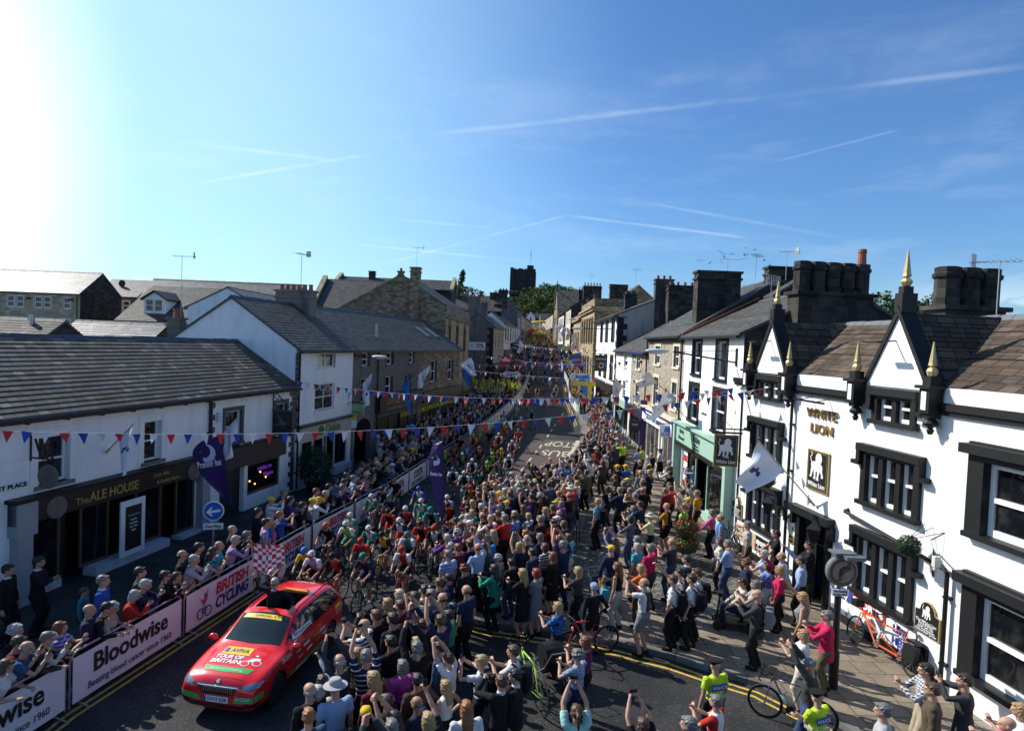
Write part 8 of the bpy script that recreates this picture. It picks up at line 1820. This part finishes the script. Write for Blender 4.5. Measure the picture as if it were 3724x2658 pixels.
# ================================================================ flags and banners
fcl = plaster('flag_cloth', (.72, .72, .76), (.6, .6, .66), .2, .05)
def flag(base, tip, label, drop=1.5, fly=.9, drift=(-.15, 0), group='white flags on poles', emb=(.03, .04, .2), word=None):
 t = thing('flag', label, 'flag', base, 0, group); d = tip - base; MB().tube([(0, 0, 0), d], .022, 7).tube([(0, 0, 0), d * .12], .04, 8).build('pole', mk('pale_wood'), t); mb = MB(); nu, nv = 14, 12; dn_ = d.normalized(); ph = (base.x * 3) % 6
 P_ = lambda u, v: d - dn_ * v * fly * (1 - .0 * u) * (1 - .55 * u) + V((drift[0] * u, drift[1] * u, -drop * u)) + V((.09 * math.sin(u * 5 + v * 7 + ph), .1 * math.cos(u * 4 + v * 8 + ph), 0)) * min(1, u * 2.5)
 for i in range(nu):
  for j in range(nv):
   cu, cv = (i + .5) / nu, (j + .5) / nv; m = 1 if ((cu - .45) ** 2 * 6 + (cv - .5) ** 2 * 7) < .16 and noise.noise(V((cu * 14, cv * 14, ph))) > -.02 else 0
   mb.quad(*[P_(a / nu, b / nv) for a, b in ((i, j), (i, j + 1), (i + 1, j + 1), (i + 1, j))], mi=m)
 mb.build('cloth', [fcl, mk('flag_emblem%.2f' % emb[0], emb, .8), bnav], t, smooth=True, fix=False); return t
def wflag(fr, x, z, tx, ty, tz, label, **kw): flag(fr.p(x, -.05, z), fr.p(tx, ty, tz), label, **kw)
flag(onwall(FL, 'c5', 880, 215, -.05), at('c1', 1005, 1220, 19.6), 'white flag drooping from a pole between the ale house windows', drop=1.45)
flag(onwall(FL, 'b8', 180, 700, -.05), at('b8', 370, 500, 25.2), 'white flag drooping in front of the grey framed bar window', drop=1.5)
wflag(FL, 18.9, 4.7, 19.0, -1.0, 5.9, 'white flag by the green charity shop sign', drop=1.9)
wflag(FL, 27.0, 4.6, 28.2, -1.6, 6.2, 'white flag on the pebbledash front beside tall blue feather banner', drop=1.6, fly=1.2, drift=(-.5, 0))
wflag(FL, 37, 5.2, 39, -1.8, 6.6, 'white flag spread over the stone shop near the street corner', drop=1.5, fly=1.3, drift=(.6, 0))
flag(F9.p(-.05, 4.2, 7.2), F9.p(-.9, 3.5, 8.3), 'white flag hanging beside the seventy percent banner', drop=3.0, fly=1.2)
flag(FWL.p(-5.35, -.05, 3.2), A('c7', 322, 108, 20.6), 'large white flag with crest on long pole above the pub door', drop=1.35, fly=1.2, drift=(-.7, -.1))
flag(FRR.p(-8.2, -.05, 4.5), A('c3', 868, 1155, 31.5), 'white crested flag in front of the rubble house, on the nearer pole', drop=1.4, fly=1.3, drift=(-.9, 0))
flag(FRR.p(-13.6, -.05, 5.6), A('c3', 725, 1022, 39), 'plain white flag on the farther pole of the rubble house', drop=.7, fly=1.0, drift=(-.8, 0))
for i, (px_, py_, Y) in enumerate([(2168, 1275, 82), (2235, 1370, 50), (2080, 1215, 92), (2062, 1190, 105), (2046, 1180, 118), (2033, 1172, 130), (1888, 1235, 96), (1880, 1190, 120), (2020, 1175, 150), (1975, 1185, 160)]):
 q = A('p', px_, py_, Y); flag(q + V((.9, .3, -.9)), q, 'small white flag %s' % ('by the blue feather banner,on the white shop corner,right of the road below the bank,under the small stone bank,beneath the cream building,by the white sash building,left at the black quoined house,left under the grey gable,far right by the gothic front,far at the top of the street'.split(',')[i]), drop=2.0, fly=1.1)
def feather(x, y, Hh, label, mat, w=.8, lean=-.12, txt=None, rz=0, blade=.62, tcol=None, group=None):
 z = gz(y) + .1; t = thing('feather_banner', label, 'banner', (x, y, z), R(rz), group); t.rotation_euler.y = lean; MB().tube([(0, 0, 0), (0, 0, Hh * .8), (-.06, 0, Hh * .96), (-w * .5, 0, Hh)], [.02, .018, .014, .01], 7).build('pole', black, t)
 mb = MB(); n = 22; z0 = Hh * (1 - blade); prof = []
 for i in range(n + 1):
  u = i / n; zz = z0 + (Hh - z0) * u; ww = w * (math.sin(min(1, u * 1.25) * math.pi / 2) ** 1.4 if u < .8 else math.sqrt(max(0, 1 - ((u - .8) / .2) ** 2))); prof.append((zz, ww))
 for i in range(n):
  (a, wa), (b, wb) = prof[i], prof[i + 1]
  for j in range(4): f = lambda W_, q_: -W_ * q_ / 4 - .02; yy = lambda q_, zz: .03 * math.sin(q_ * 1.2 + zz * 2); mb.quad((f(wa, j), yy(j, a), a), (f(wa, j + 1), yy(j + 1, a), a), (f(wb, j + 1), yy(j + 1, b), b), (f(wb, j), yy(j, b), b))
 o = mb.build('blade', mat, t, smooth=True, fix=False)
 if txt: text(txt, tcol or white, o, (-w * .5, -.05, Hh * .77), w * .3, width=w * .78, bold=.003)
 return t, o
fpur = mk('feather_purple', (.035, .012, .11), .6, var=.15); moon = mk('pale_moon', (.6, .6, .8), .6)
for x, y, H_, w, lean, lb, rz in ((-9.55, 22.6, 4.3, 1.2, -.22, 'purple feather banner with moon leaning over the left pavement', -8), (-1.85, 19.9, 4.75, .52, -.05, 'purple feather banner with moon rising from the crowd by the riders', -20)):
 t, o = feather(x, y, H_, lb, fpur, w, lean, 'Premier Inn', rz, .66)
 mb = MB(); mb.prism([(-w * .5 + .27 * w * math.cos(a), H_ * .86 + .27 * w * math.sin(a)) for a in np.linspace(-2.2, 1.3, 12)] + [(-w * .58 + .2 * w * math.cos(a), H_ * .88 + .2 * w * math.sin(a)) for a in np.linspace(1.2, -2.0, 10)], -.06, -.045); mb.build('moon', moon, o)
 MB().ell((-w * .72, -.06, H_ * .88), (.03, .01, .03), 6, 4).ell((-w * .62, -.06, H_ * .83), (.022, .01, .022), 6, 4).build('star', gold, o)
fblu = mk('feather_blue', (.03, .16, .5), .6, var=.1)
for c, x, y, Y, w, H_, lb, tx in (('b7', 1490, 430, 93, 1.7, 4.9, 'blue feather banner in front of the tall white shop', 'ADNAMS'), ('b7', 1600, 690, 58, 1.0, 4.9, 'slim blue and white feather banner under the black square sign', None), ('b7', 355, 660, 66, .9, 4.6, 'slim blue feather banner beside the yellow vested children', None), ('b8', 1850, 690, 44, .55, 5.0, 'narrow blue edged feather banner outside the toy shop', None), ('b7', 830, 270, 112, 1.8, 4.8, 'black feather banner leaning by the black quoined house', 'OCKELL')):
 q = A(c, x, y, Y); feather(q.x, q.y, H_, lb, pblk if tx == 'OCKELL' else fblu, w, -.12, tx)
for i, (c, x, y, Y, m, tx, lb) in enumerate([('b7', 740, 460, 74, 'w', 'ŠKODA', 'white oval race board over the left of the road'), ('b7', 1455, 487, 60, 'w', 'ŠKODA', 'white oval race board over the right barriers'), ('b7', 912, 165, 112, 'g', 'YODEL', 'green oval race board on the left farther up'), ('b7', 1285, 185, 108, 'g', 'YODEL', 'green oval race board on the right farther up'), ('b7', 1140, 50, 165, 'y', 'AVIVA', 'yellow oval race board near the top of the street')]):
 q = A(c, x, y, Y); w = 1.0; t = thing('race_board', lb, 'sign', (q.x, q.y, gz(q.y))); zc = q.z - gz(q.y)
 pr = [(w - .3 + .3 * math.cos(a), zc + .33 * math.sin(a)) for a in np.linspace(-1.57, 1.57, 9)] + [(-w + .3 + .3 * math.cos(a), zc + .33 * math.sin(a)) for a in np.linspace(1.57, 4.71, 9)]
 o = MB().prism(pr, -.05, .05).build('board', pan[m] if m != 'w' else white, t); MB().prism([(a * .96, zc + (b - zc) * .86) for a, b in pr], -.06, -.05).build('face', mk('board_face', (.62, .63, .66)) if m == 'w' else pan[m], o); text(tx, bblk if m == 'w' else white, o, (.1, -.07, zc), .34, width=1.2, bold=.012)
 for s in (-1, 1): MB().tube([(s * w * .8, 0, 0), (s * w * .8, 0, zc - .4)], .04, 6).build('post', galv, t)
q = A('b7', 940, 120, 205); t = thing('finish_arch', 'yellow inflatable arch spanning the top of the street', 'arch', (q.x + 4, 205, gz(205))); t.scale = (.7, .7, .62); MB().tube([(-6.5, 0, 0), (-6.5, 0, 4), (-5, 0, 5.6), (0, 0, 6.2), (5, 0, 5.6), (6.5, 0, 4), (6.5, 0, 0)], .7, 12).build('arch', pan['y'], t, smooth=True); text('TOUR OF BRITAIN', bnav, t, (0, -.75, 6.0), .7, width=5)
for i, (x, y, Y, m, lb) in enumerate([(950, 50, 175, 'r', 'red pointed gazebo at the top of the street'), (1020, 90, 172, 'y', 'yellow gazebo beside the red one'), (900, 15, 190, 'y', 'yellow canopy behind the red gazebo')]):
 q = A('b7', x, y, Y); t = thing('gazebo', lb, 'gazebo', (q.x, q.y, gz(q.y))); mt = mk('gazebo_red', (.6, .03, .03)) if m == 'r' else pan['y']
 MB().add([(-1.8, -1.8, 2.2), (1.8, -1.8, 2.2), (1.8, 1.8, 2.2), (-1.8, 1.8, 2.2), (0, 0, 3.4), (-1.8, -1.8, 1.9), (1.8, -1.8, 1.9), (1.8, 1.8, 1.9), (-1.8, 1.8, 1.9)], [(0, 1, 4), (1, 2, 4), (2, 3, 4), (3, 0, 4), (0, 5, 6, 1), (1, 6, 7, 2), (2, 7, 8, 3), (3, 8, 5, 0)]).build('canopy', mt, t)
 for a in (-1.75, 1.75):
  for b in (-1.75, 1.75): MB().tube([(a, b, 0), (a, b, 2.2)], .04, 5).build('leg', galv, t)
q = A('b7', 1500, 560, 56); t = thing('yellow_banner', 'draped yellow T shaped banner over the right barriers', 'banner', (q.x, q.y, gz(q.y))); zc = q.z - gz(q.y); MB().box(-.95, -.03, zc - .15, .95, .03, zc + .22).box(.3, -.03, zc - 1.4, .62, .03, zc - .15).build('cloth', pan['y'], t); MB().tube([(-.5, 0, 0), (-.5, 0, zc)], .04).build('post', galv, t)
# ================================================================ street signs, lamps, lanterns
sb = mk('sign_blue', (.01, .1, .42), .4, var=.03)
def sign_post(x, y, Hh, label, r=.04): t = thing('road_sign', label, 'road sign', (x, y, gz(y) + .13)); MB().tube([(0, 0, 0), (0, 0, Hh)], r, 10).build('post', galv if r < .07 else iron, t); return t
t = sign_post(-9.45, 20.2, 2.3, 'round blue one way arrow sign on grey post behind the left barrier'); t.rotation_euler.z = R(14)
MB().lathe([(.31, -.07), (.32, -.05)], (0, 0, 2.1), 32, ax='y').build('disc', white, t); o = MB().lathe([(.285, -.08), (.285, -.07)], (0, 0, 2.1), 32, ax='y').build('disc_face', sb, t); MB().prism([(-.22, 2.06), (-.06, 2.24), (-.03, 2.2), (-.1, 2.11), (.21, 2.16), (.21, 2.08), (-.1, 2.03), (-.01, 1.97), (-.05, 1.93)], -.09, -.081).build('arrow', white, o)
o = MB().box(-.3, -.07, 1.5, .3, -.05, 1.7).build('plate', white, t); text('One Way', black, o, (0, -.075, 1.6), .15, width=.48)
t = sign_post(7.95, 14.75, 2.4, 'no right turn sign with lamp hood on black post outside the pub', .075); MB().tube([(0, 0, 0), (0, 0, .9)], .11, 12).build('post_base', iron, t); MB().tube([(0, 0, 2.4), (0, 0, 3.3)], .04, 8).build('upper_post', iron, t)
MB().lathe([(.33, -.16), (.36, -.13), (.36, -.02), (.3, .0)], (0, 0, 2.85), 32, ax='y').build('disc', mk('grey_plaque'), t); o = MB().lathe([(.31, -.17), (.31, -.16)], (0, 0, 2.85), 32, ax='y').build('disc_face', mk('shaded_red', (.09, .03, .022), .6), t); MB().lathe([(.25, -.175), (.25, -.17)], (0, 0, 2.85), 32, ax='y').build('disc_centre', mk('shaded_sign_face', (.16, .16, .12), .6, var=.5), o)  # back-lit sign: its shade is put into the red and face colours
MB().prism([(-.1, 2.66), (-.03, 2.66), (-.03, 2.88), (.02, 2.93), (.08, 2.93), (.08, 2.87), (.19, 2.96), (.08, 3.05), (.08, 2.99), (-.01, 2.99), (-.1, 2.91)], -.182, -.176).build('arrow', black, o); MB().prism([(-.16, 2.64), (-.12, 2.61), (.18, 3.05), (.14, 3.08)], -.188, -.183).build('bar', mk('shaded_red'), o)
MB().box(-.28, -.3, 3.28, .24, .05, 3.33).box(-.1, -.48, 3.22, .34, -.25, 3.3).build('lamp_hood', mk('hood_grey', (.1, .12, .12), .5), t); o = MB().box(-.2, -.1, 2.26, .2, -.08, 2.42).build('plate', white, t); text('No loading', black, o, (0, -.105, 2.37), .07); text('at any time', black, o, (0, -.105, 2.3), .07)
q = onground('b8', 1325, 945); t = sign_post(q.x, q.y, 3.5, 'thin post with yellow and white parking plates outside the charity shop'); MB().box(-.16, -.06, 3.0, .16, -.04, 3.45).build('yellow_plate', pan['y'], t); MB().box(-.16, -.06, 2.5, .16, -.04, 2.96).build('white_plate', white, t)
q = A('b7', 685, 315, 84); t = sign_post(q.x, q.y, q.z - gz(q.y) + .3, 'round red no entry sign by the black quoined house'); zc = q.z - gz(q.y) - .1; o = MB().lathe([(.75, -.08), (.75, -.05)], (0, 0, zc), 24, ax='y').build('disc', bred, t); MB().box(-.5, -.1, zc - .12, .5, -.08, zc + .12).build('bar', white, o)
for c, x, y, Y, lb in (('e2', 950, 738, 62, 'pale street lamp head over the road below the bank'), ('e2', 880, 612, 84, 'small street lamp head against the bank'), ('b8', 300, 120, 30, '')):
 if not lb: continue
 q = A(c, x, y, Y); t = thing('street_lamp', lb, 'street lamp', (q.x + 2.2, q.y, q.z), 0); MB().tube([(1.2, 0, .1), (-1.8, 0, 0)], .04, 6).build('bracket', iron, t); MB().ell((-2.2, 0, 0), (.55, .2, .13), 12, 8).build('lamp_head', mk('pale_lamp_head'), t, smooth=True)
for x, z, lb in ((-7.17, 2.72, 'black lantern left of the pub door'), (-4.45, 2.6, 'black lantern right of the pub door')):
 t = thing('wall_lantern', lb, 'lantern', FWL.p(x, -.6, z), FWL.rz); MB().lathe([(.13, -.28), (.24, .1), (.27, .12), (.25, .15), (.1, .3), (.08, .34), (.03, .36), (.02, .46)], (0, 0, 0), 4).build('frame', iron, t); MB().lathe([(.135, -.25), (.225, .07)], (0, 0, 0), 4).build('glass', mk('lantern_glass', (.3, .32, .32), .2), t); MB().tube([(0, 0, -.28), (.0, .3, -.42), (0, .6, -.3)], .02, 6).tube([(0, 0, -.28), (0, .0, -.4)], .03, 6).box(-.04, .57, -.5, .04, .6, .2).build('bracket', iron, t)
def leafball(t, r, n, seed, mat, nm='foliage', sz=.03, sx=1, szz=1, c0=(0, 0, 0), parent=None):
 r_ = random.Random(seed); mb = MB()
 for k in range(n):
  d = V((r_.gauss(0, 1), r_.gauss(0, 1), r_.gauss(0, 1))).normalized(); rr = r * r_.uniform(.75, 1.05) if r_.random() < .85 else r * r_.uniform(.3, .8); c = V((d.x * rr * sx, d.y * rr * sx, d.z * rr * szz)) + V(c0); nn = (d + V((r_.gauss(0, .5), r_.gauss(0, .5), r_.gauss(0, .5)))).normalized(); a = nn.orthogonal().normalized() * sz; b = nn.cross(a.normalized()) * sz * .55; mb.add([c + a, c + b, c - a, c - b], [(0, 1, 2, 3)])
 return mb.build(nm, mat, parent or t, fix=False)
top_ = leafm('topiary_leaves', (.012, .035, .016), (.03, .07, .03))
for x, z, lb in ((-7.5, 3.55, 'round topiary ball hanging by the flag'), (-.7, 3.42, 'round topiary ball hanging by the big corner window')):
 t = thing('topiary_ball', lb, 'plant', FWL.p(x, -.5, z), FWL.rz); leafball(t, .26, 1500, 3, top_); MB().tube([(0, 0, .2), (.15, .5, .5)], .008, 4).tube([(0, 0, .2), (-.15, .5, .5)], .008, 4).build('chain', iron, t)
def planter(x, y, z, s, label, red=True):
 t = thing('flower_planter', label, 'planter', (x, y, z)); MB().lathe([(.3 * s, 0), (.12, .08), (.1, 1.0 * s), (.32 * s, 1.1 * s), (.36 * s, 1.3 * s)], (0, 0, 0), 14).lathe([(.1, .45 * s), (.42 * s, .5 * s), (.45 * s, .68 * s)], (0, 0, 0), 14).build('stand', mk('dark_green_iron', (.02, .04, .03), .5), t)
 for j, (zz, r) in enumerate(((1.42 * s, .5 * s), (.75 * s, .55 * s))): leafball(t, r, 900, 5 + j, LFS[0], sz=.05, szz=.5, c0=(0, 0, zz)); leafball(t, r * 1.08, 130, 9 + j, mk('geranium_red', (.6, .02, .01), .7), 'flowers', .055, 1, .52, (0, 0, zz + .03))
q = onground('b3', 1095, 1150); planter(q.x, q.y, q.z + .14, .95, 'two tier planter of red geraniums among the spectators')
q = FL.p(12.4, -1.0, .13); t = thing('shrub', 'dark bushy shrub in a tub between the bar and charity shop', 'plant', q); leafball(t, .85, 3000, 8, top_, sz=.06, szz=1.25, c0=(0, 0, 1.3)); MB().lathe([(.3, 0), (.4, .5)], (0, 0, 0), 14).build('tub', pblk, t); leafball(t, .88, 60, 4, white, 'blossom', .03, 1, 1.2, (0, 0, 1.25))
# ================================================================ more bicycles and street things
def bleft(q, *a, **k): return bicycle(q.x, q.y, q.z, *a, **k)
q = onground('b6', 900, 640); t = bleft(q + V((0, 0, 0)), 112, 'red', 'red racing bicycle held by the helmeted rider in black jacket by the kerb', steer=0); t.scale = (1.12,) * 3
put_ = q + V((.12, .12, 0)); person(put_.x, put_.y, put_.z, 20, 'hip', 'long:black', 'shorts:black', 'helmet:lightblue', 'cyclist in black jacket and white blue helmet standing over a red bicycle', 1.85, extra=())
q = onground('c8', 700, 1010); t = bleft(q, 60, 'charcoal', 'dark bicycle with drop handlebars standing at the kerb by the second police officer'); t.scale = (1.1,) * 3
q = FWL.p(-10.4, -.35, .14); t = bleft(q, FWL.az if 0 else 186, 'black', 'black bicycle leaning under the sport banner at the left end of the pub'); t.scale = (1.08,) * 3
q = onground('b6', 330, 1080); t = bleft(q, 25, 'lime', 'bright green mountain bicycle beside the pushchair in the side road'); t.scale = (1.15,) * 3
g1 = onground('c8', 1118, 478); g2 = onground('c8', 1500, 712); q = (g1 + g2) / 2 + V((0, 0, .145)); ts = (g1 - g2).length / 2.04; t = thing('tandem_bicycle', 'orange tandem bicycle with black panniers leaning against the white pub wall', 'bicycle', q, 0); t.rotation_euler = (0, R(8), math.atan2(g1.y - g2.y, g1.x - g2.x) - R(90)); t.scale = (1.12, ts, 1.12)
org = mk('orange_frame', (.75, .1, .01), .3, coat=.4, var=.03)
for yy in (1.02, -1.02): w = link('wheel', BM[0][0][2], t, (0, yy - .5, 0)); link('tyre', BM[0][0][0], w); slotc(link('rim', BM[0][0][1], w), cloth('charcoal'))
MB().tube([(0, .86, .86), (0, .25, .28), (0, .1, .84), (0, .84, .82)], .022, 7).tube([(0, .25, .28), (0, -.55, .28), (0, -.72, .84), (0, .1, .8)], .022, 7).tube([(0, .84, .76), (0, -.55, .3)], .02, 7).tube([(0, .1, .84), (0, .08, .98)], .015).tube([(0, -.72, .84), (0, -.74, .98)], .015).tube([(.04, -.7, .8), (.06, -1.02, .335), (.03, -.55, .28)], .012, 5).tube([(-.04, -.7, .8), (-.06, -1.02, .335), (-.03, -.55, .28)], .012, 5).build('frame', org, t, smooth=True)
MB().tube([(.04, .88, .8), (.04, 1.02, .335)], .014, 5).tube([(-.04, .88, .8), (-.04, 1.02, .335)], .014, 5).tube([(-.04, .88, .8), (.04, .88, .8)], .014).build('fork', org, t)
for yy in (.08, -.74): MB().ell((0, yy - .03, 1.0), (.07, .12, .025), 10, 6).build('saddle', black, t)
for yy in (.92, .12): MB().tube([(-.27, yy + .05, 1.0), (0, yy, 1.02), (.27, yy + .05, 1.0)], .014, 6).tube([(0, yy - .03, .86), (0, yy, 1.02)], .014, 5).build('handlebar', iron, t)
for yy in (.25, -.55): MB().lathe([(.1, -.006), (.1, .006)], (.05, yy, .28), 16, ax='x').tube([(.07, yy, .28), (.07, yy + .12, .16)], .012, 5).tube([(-.07, yy, .28), (-.07, yy - .12, .4)], .012, 5).tube([(-.07, yy, .28), (.07, yy, .28)], .014).build('crankset', galv, t)
for s in (-1, 1): MB().box(s * .08, -1.28, .35, s * .22, -.9, .72).build('pannier', black, t)
MB().box(-.13, 1.0, .9, .13, 1.2, 1.06).build('handlebar_bag', black, t); MB().box(-.12, -1.2, .74, .12, -.85, .8).build('rack', iron, t)
for yy, m in ((.18, white), (-.62, mk('blue_bottle', (.25, .25, .6)))): MB().tube([(0, yy, .42), (0, yy - .06, .62)], .038, 8).build('bottle', m, t)
def pushchair(x, y, z, rz, label, m):
 t = thing('pushchair', label, 'pushchair', (x, y, z), R(rz));
 for a in (-.26, .26):
  for b in (-.3, .35): MB().tube(ring((a, b, .12), .11, 14), .022, 5, caps=False).build('wheel', tyre, t)
 MB().tube([(-.25, -.3, .12), (-.25, .3, .55), (-.22, .62, 1.02), (.22, .62, 1.02), (.25, .3, .55), (.25, -.3, .12)], .016, 6).tube([(-.25, .35, .12), (-.25, -.1, .5)], .016, 6).tube([(.25, .35, .12), (.25, -.1, .5)], .016, 6).build('frame', galv, t)
 MB().add([(-.23, -.3, .42), (.23, -.3, .42), (.23, .12, .4), (-.23, .12, .4), (.23, .3, .85), (-.23, .3, .85), (.23, -.3, .37), (-.23, -.3, .37), (.23, .16, .35), (-.23, .16, .35), (.23, .35, .84), (-.23, .35, .84)], [(0, 1, 2, 3), (3, 2, 4, 5), (6, 7, 9, 8), (8, 9, 11, 10), (0, 7, 6, 1), (4, 10, 11, 5), (1, 6, 8, 2), (2, 8, 10, 4), (0, 3, 9, 7), (3, 5, 11, 9)]).build('seat', m, t)
 MB().lathe([(.32, -.24), (.34, 0), (.32, .24)], (0, .1, .72), 14, ax='x').build('hood', m, t) if m is black else None
 return t
q = onground('b2', 1590, 1420); pushchair(q.x, q.y, q.z + .14, 20, 'dark pushchair with turquoise bag behind the black jacketed cyclist', mk('navy_fabric', CC['navy'], .9)); person(q.x, q.y - .05, q.z + .3, 200, 'sit', 'coat:mustard', 'trousers:jeans', 'short:brown', 'child in mustard coat sitting in the dark pushchair', 1.1)
MB().box(-.2, -.1, 0, .2, .1, .26).tube([(-.13, 0, .25), (-.1, 0, .45), (.1, 0, .45), (.13, 0, .25)], .012, 5); b_ = thing('handbag', 'turquoise and black handbag hanging on the pushchair', 'bag', (q.x + .1, q.y - .45, q.z + .6)); MB().prism([(-.24, 0), (.24, 0), (.18, .26), (-.18, .26)], -.09, .09).tube([(-.13, 0, .25), (-.1, 0, .5), (.1, 0, .5), (.13, 0, .25)], .014, 5).build('bag_body', mk('turquoise_leather', CC['turquoise'], .5), b_)
q = onground('b6', 520, 900); pushchair(q.x, q.y, q.z, 200, 'black pushchair with raised hood behind the green bicycle', black)
q = None
for p in PEOPLE:
 if p['pose'] == 'sit': q = p
t = thing('mobility_scooter', 'black mobility scooter under the seated person outside the pub', 'scooter', (q['x'], q['y'], q['z'] + .14), R(q['face'])); MB().box(-.25, -.3, .12, .25, .75, .2).box(-.24, -.28, .42, .24, .16, .5).box(-.24, -.34, .5, .24, -.26, .95).tube([(0, 0, .2), (0, 0, .42)], .05).build('seat', black, t); MB().tube([(0, .7, .18), (0, .6, .95)], .03, 7).tube([(-.28, .55, .95), (.28, .55, .95)], .02, 6).box(-.15, .52, .9, .15, .68, 1.0).build('tiller', iron, t)
for a in (-.28, .28):
 for b in (-.25, .68): MB().lathe([(.12, -.04), (.12, .04)], (a, b, .12), 14, ax='x').build('wheel', tyre, t)
for key, c in (('teal and', 'black'), ('red T-shirt, holding up', 'olive'), ('fringe', 'grey')): pass
def backpack(p, colr, label):
 s = p['h'] / 1.75; t = thing('backpack', label, 'backpack', (p['x'], p['y'], p['z'] + kz(p)), R(p['face'])); t.scale = (s * 1.12, s * 1.12, s); me = MESH.get('bp') or remesh(MB().box(-.14, -.29, .98, .14, -.14, 1.4).ell((0, -.25, 1.15), (.13, .09, .14)), .018, 4, 'pack'); MESH['bp'] = me
 if not me.materials: me.materials.append(None)
 o = link('pack', me, t); slotc(o, cloth(colr)); MB().tube([(-.1, -.14, 1.38), (-.11, -.02, 1.49), (-.12, .13, 1.3), (-.14, -.1, 1.02)], .018, 6).tube([(.1, -.14, 1.38), (.11, -.02, 1.46), (.12, .13, 1.3), (.14, -.1, 1.02)], .018, 6).build('straps', cloth('black'), t)
BPS = 0
for p in [p for p in PEOPLE if p['fix']]:
 hit = {'short:check_teal_lightblue': 'black', 'coat:charcoal': None}.get(p['top']); w = p['top'] == 'short:white' and 'trousers:black' == p['bottom'] and p['place'] in ('on the pavement between the setts and shops', 'in the near crowd below the red car')
 if hit or w or (p['hair'] == 'sunhat:cream' and 'red' in p['top']) or (p['top'] == 'coat:charcoal' and p['hair'] == 'fringe:white'):
  BPS += 1; backpack(p, hit or ('grey' if 'charcoal' in p['top'] else 'olive' if 'red' in p['top'] else 'black'), 'backpack worn by the %s' % ' '.join(base(p).split()[:10]).replace(',', ''))
q = onground('b2', 385, 1330); t = thing('dog', 'pale short haired dog standing in the crowd by the green coat', 'dog', (q.x, q.y, q.z + .14), R(30)); mb = MB(); mb.tube([(0, -.32, .5), (0, -.1, .5), (0, .15, .48), (0, .3, .53)], [.09, .105, .13, .09], 10).tube([(0, .28, .55), (0, .4, .68), (0, .44, .72)], [.08, .065, .06], 8).ell((0, .48, .73), (.065, .085, .065)).tube([(0, .52, .72), (0, .63, .69)], [.045, .03], 8).tube([(0, -.36, .52), (0, -.5, .42), (0, -.55, .3)], [.03, .022, .01], 6)
for s in (-.07, .07): mb.tube([(s, .2, .46), (s, .2, .25), (s, .21, .03), (s, .25, .02)], [.055, .03, .024, .022], 7).tube([(s, -.28, .48), (s, -.22, .3), (s, -.36, .18), (s, -.32, .03), (s, -.28, .02)], [.075, .05, .026, .024, .022], 7).tube([(s, .46, .79), (s * 1.4, .44, .7)], [.03, .015], 5)
me = remesh(mb, .014, 2, 'body'); me.materials.append(mk('dog_fur', (.42, .34, .22), .9, var=.2)); link('body', me, t)
rg2 = random.Random(9)
for i, (x, y) in enumerate([(1108, 198), (1182, 218), (1268, 140), (1285, 172), (1345, 152), (1272, 212), (1425, 188), (1433, 156), (1453, 157), (1443, 104), (1515, 120), (1585, 198), (1625, 233), (1783, 284)]):
 q = A('c3', x, y, 60); a = rg2.uniform(-.5, .5); t = tag(MB().add([(0, .02, 0), (.25, 0, .07), (.5, -.04, -.02 + .1 * a), (.24, -.08, .05), (0, -.1, 0), (-.25, 0, .07), (-.5, -.04, -.02 - .1 * a), (-.24, -.08, .05), (0, .18, .01), (0, -.26, .0), (.03, 0, -.03), (-.03, 0, -.03)], [(0, 1, 3, 4), (1, 2, 3), (0, 4, 7, 5), (5, 7, 6), (0, 8, 10), (8, 11, 0), (4, 10, 9), (4, 9, 11), (0, 10, 4), (0, 4, 11)]).build('bird', mk('bird_dark', (.04, .04, .045)), None, loc=q, rot=(0, a, rg2.uniform(0, 6)), fix=False), 'small dark bird in the loose flock flying over the right-hand roofs', 'bird', 'birds in the loose flock')
for c, x, y, Y, lb in (('c2', 943, 1238, 36, 'blue balloon floating above the left crowd'), ('c2', 768, 1280, 33, 'blue balloon lower down by the dark shop doorway')):
 q = A(c, x, y, Y); t = thing('balloon', lb, 'balloon', q); MB().lathe([(.01, -.2), (.1, -.12), (.17, 0), (.17, .06), (.1, .15), (.02, .18)], (0, 0, 0), 14).build('balloon_skin', mk('balloon_blue', (.02, .14, .6), .3), t, smooth=True); MB().tube([(0, 0, -.2), (.03, 0, -1.0)], .004, 4).build('cord', white, t)
q0, q1 = V((3.0, 25.2, .13)), V((1.75, 20.6, .13)); L = (q1 - q0).length; t = thing('railing', 'low black railing beside the setts with bicycles and bags against it', 'railing', q0, math.atan2(q1.y - q0.y, q1.x - q0.x)); mb = MB().tube([(0, 0, .95), (L, 0, .95)], .03, 6).tube([(0, 0, .5), (L, 0, .5)], .02, 6)
for k in range(7): mb.tube([(L * k / 6, 0, 0), (L * k / 6, 0, .95)], .025, 6)
mb.build('rails', iron, t)
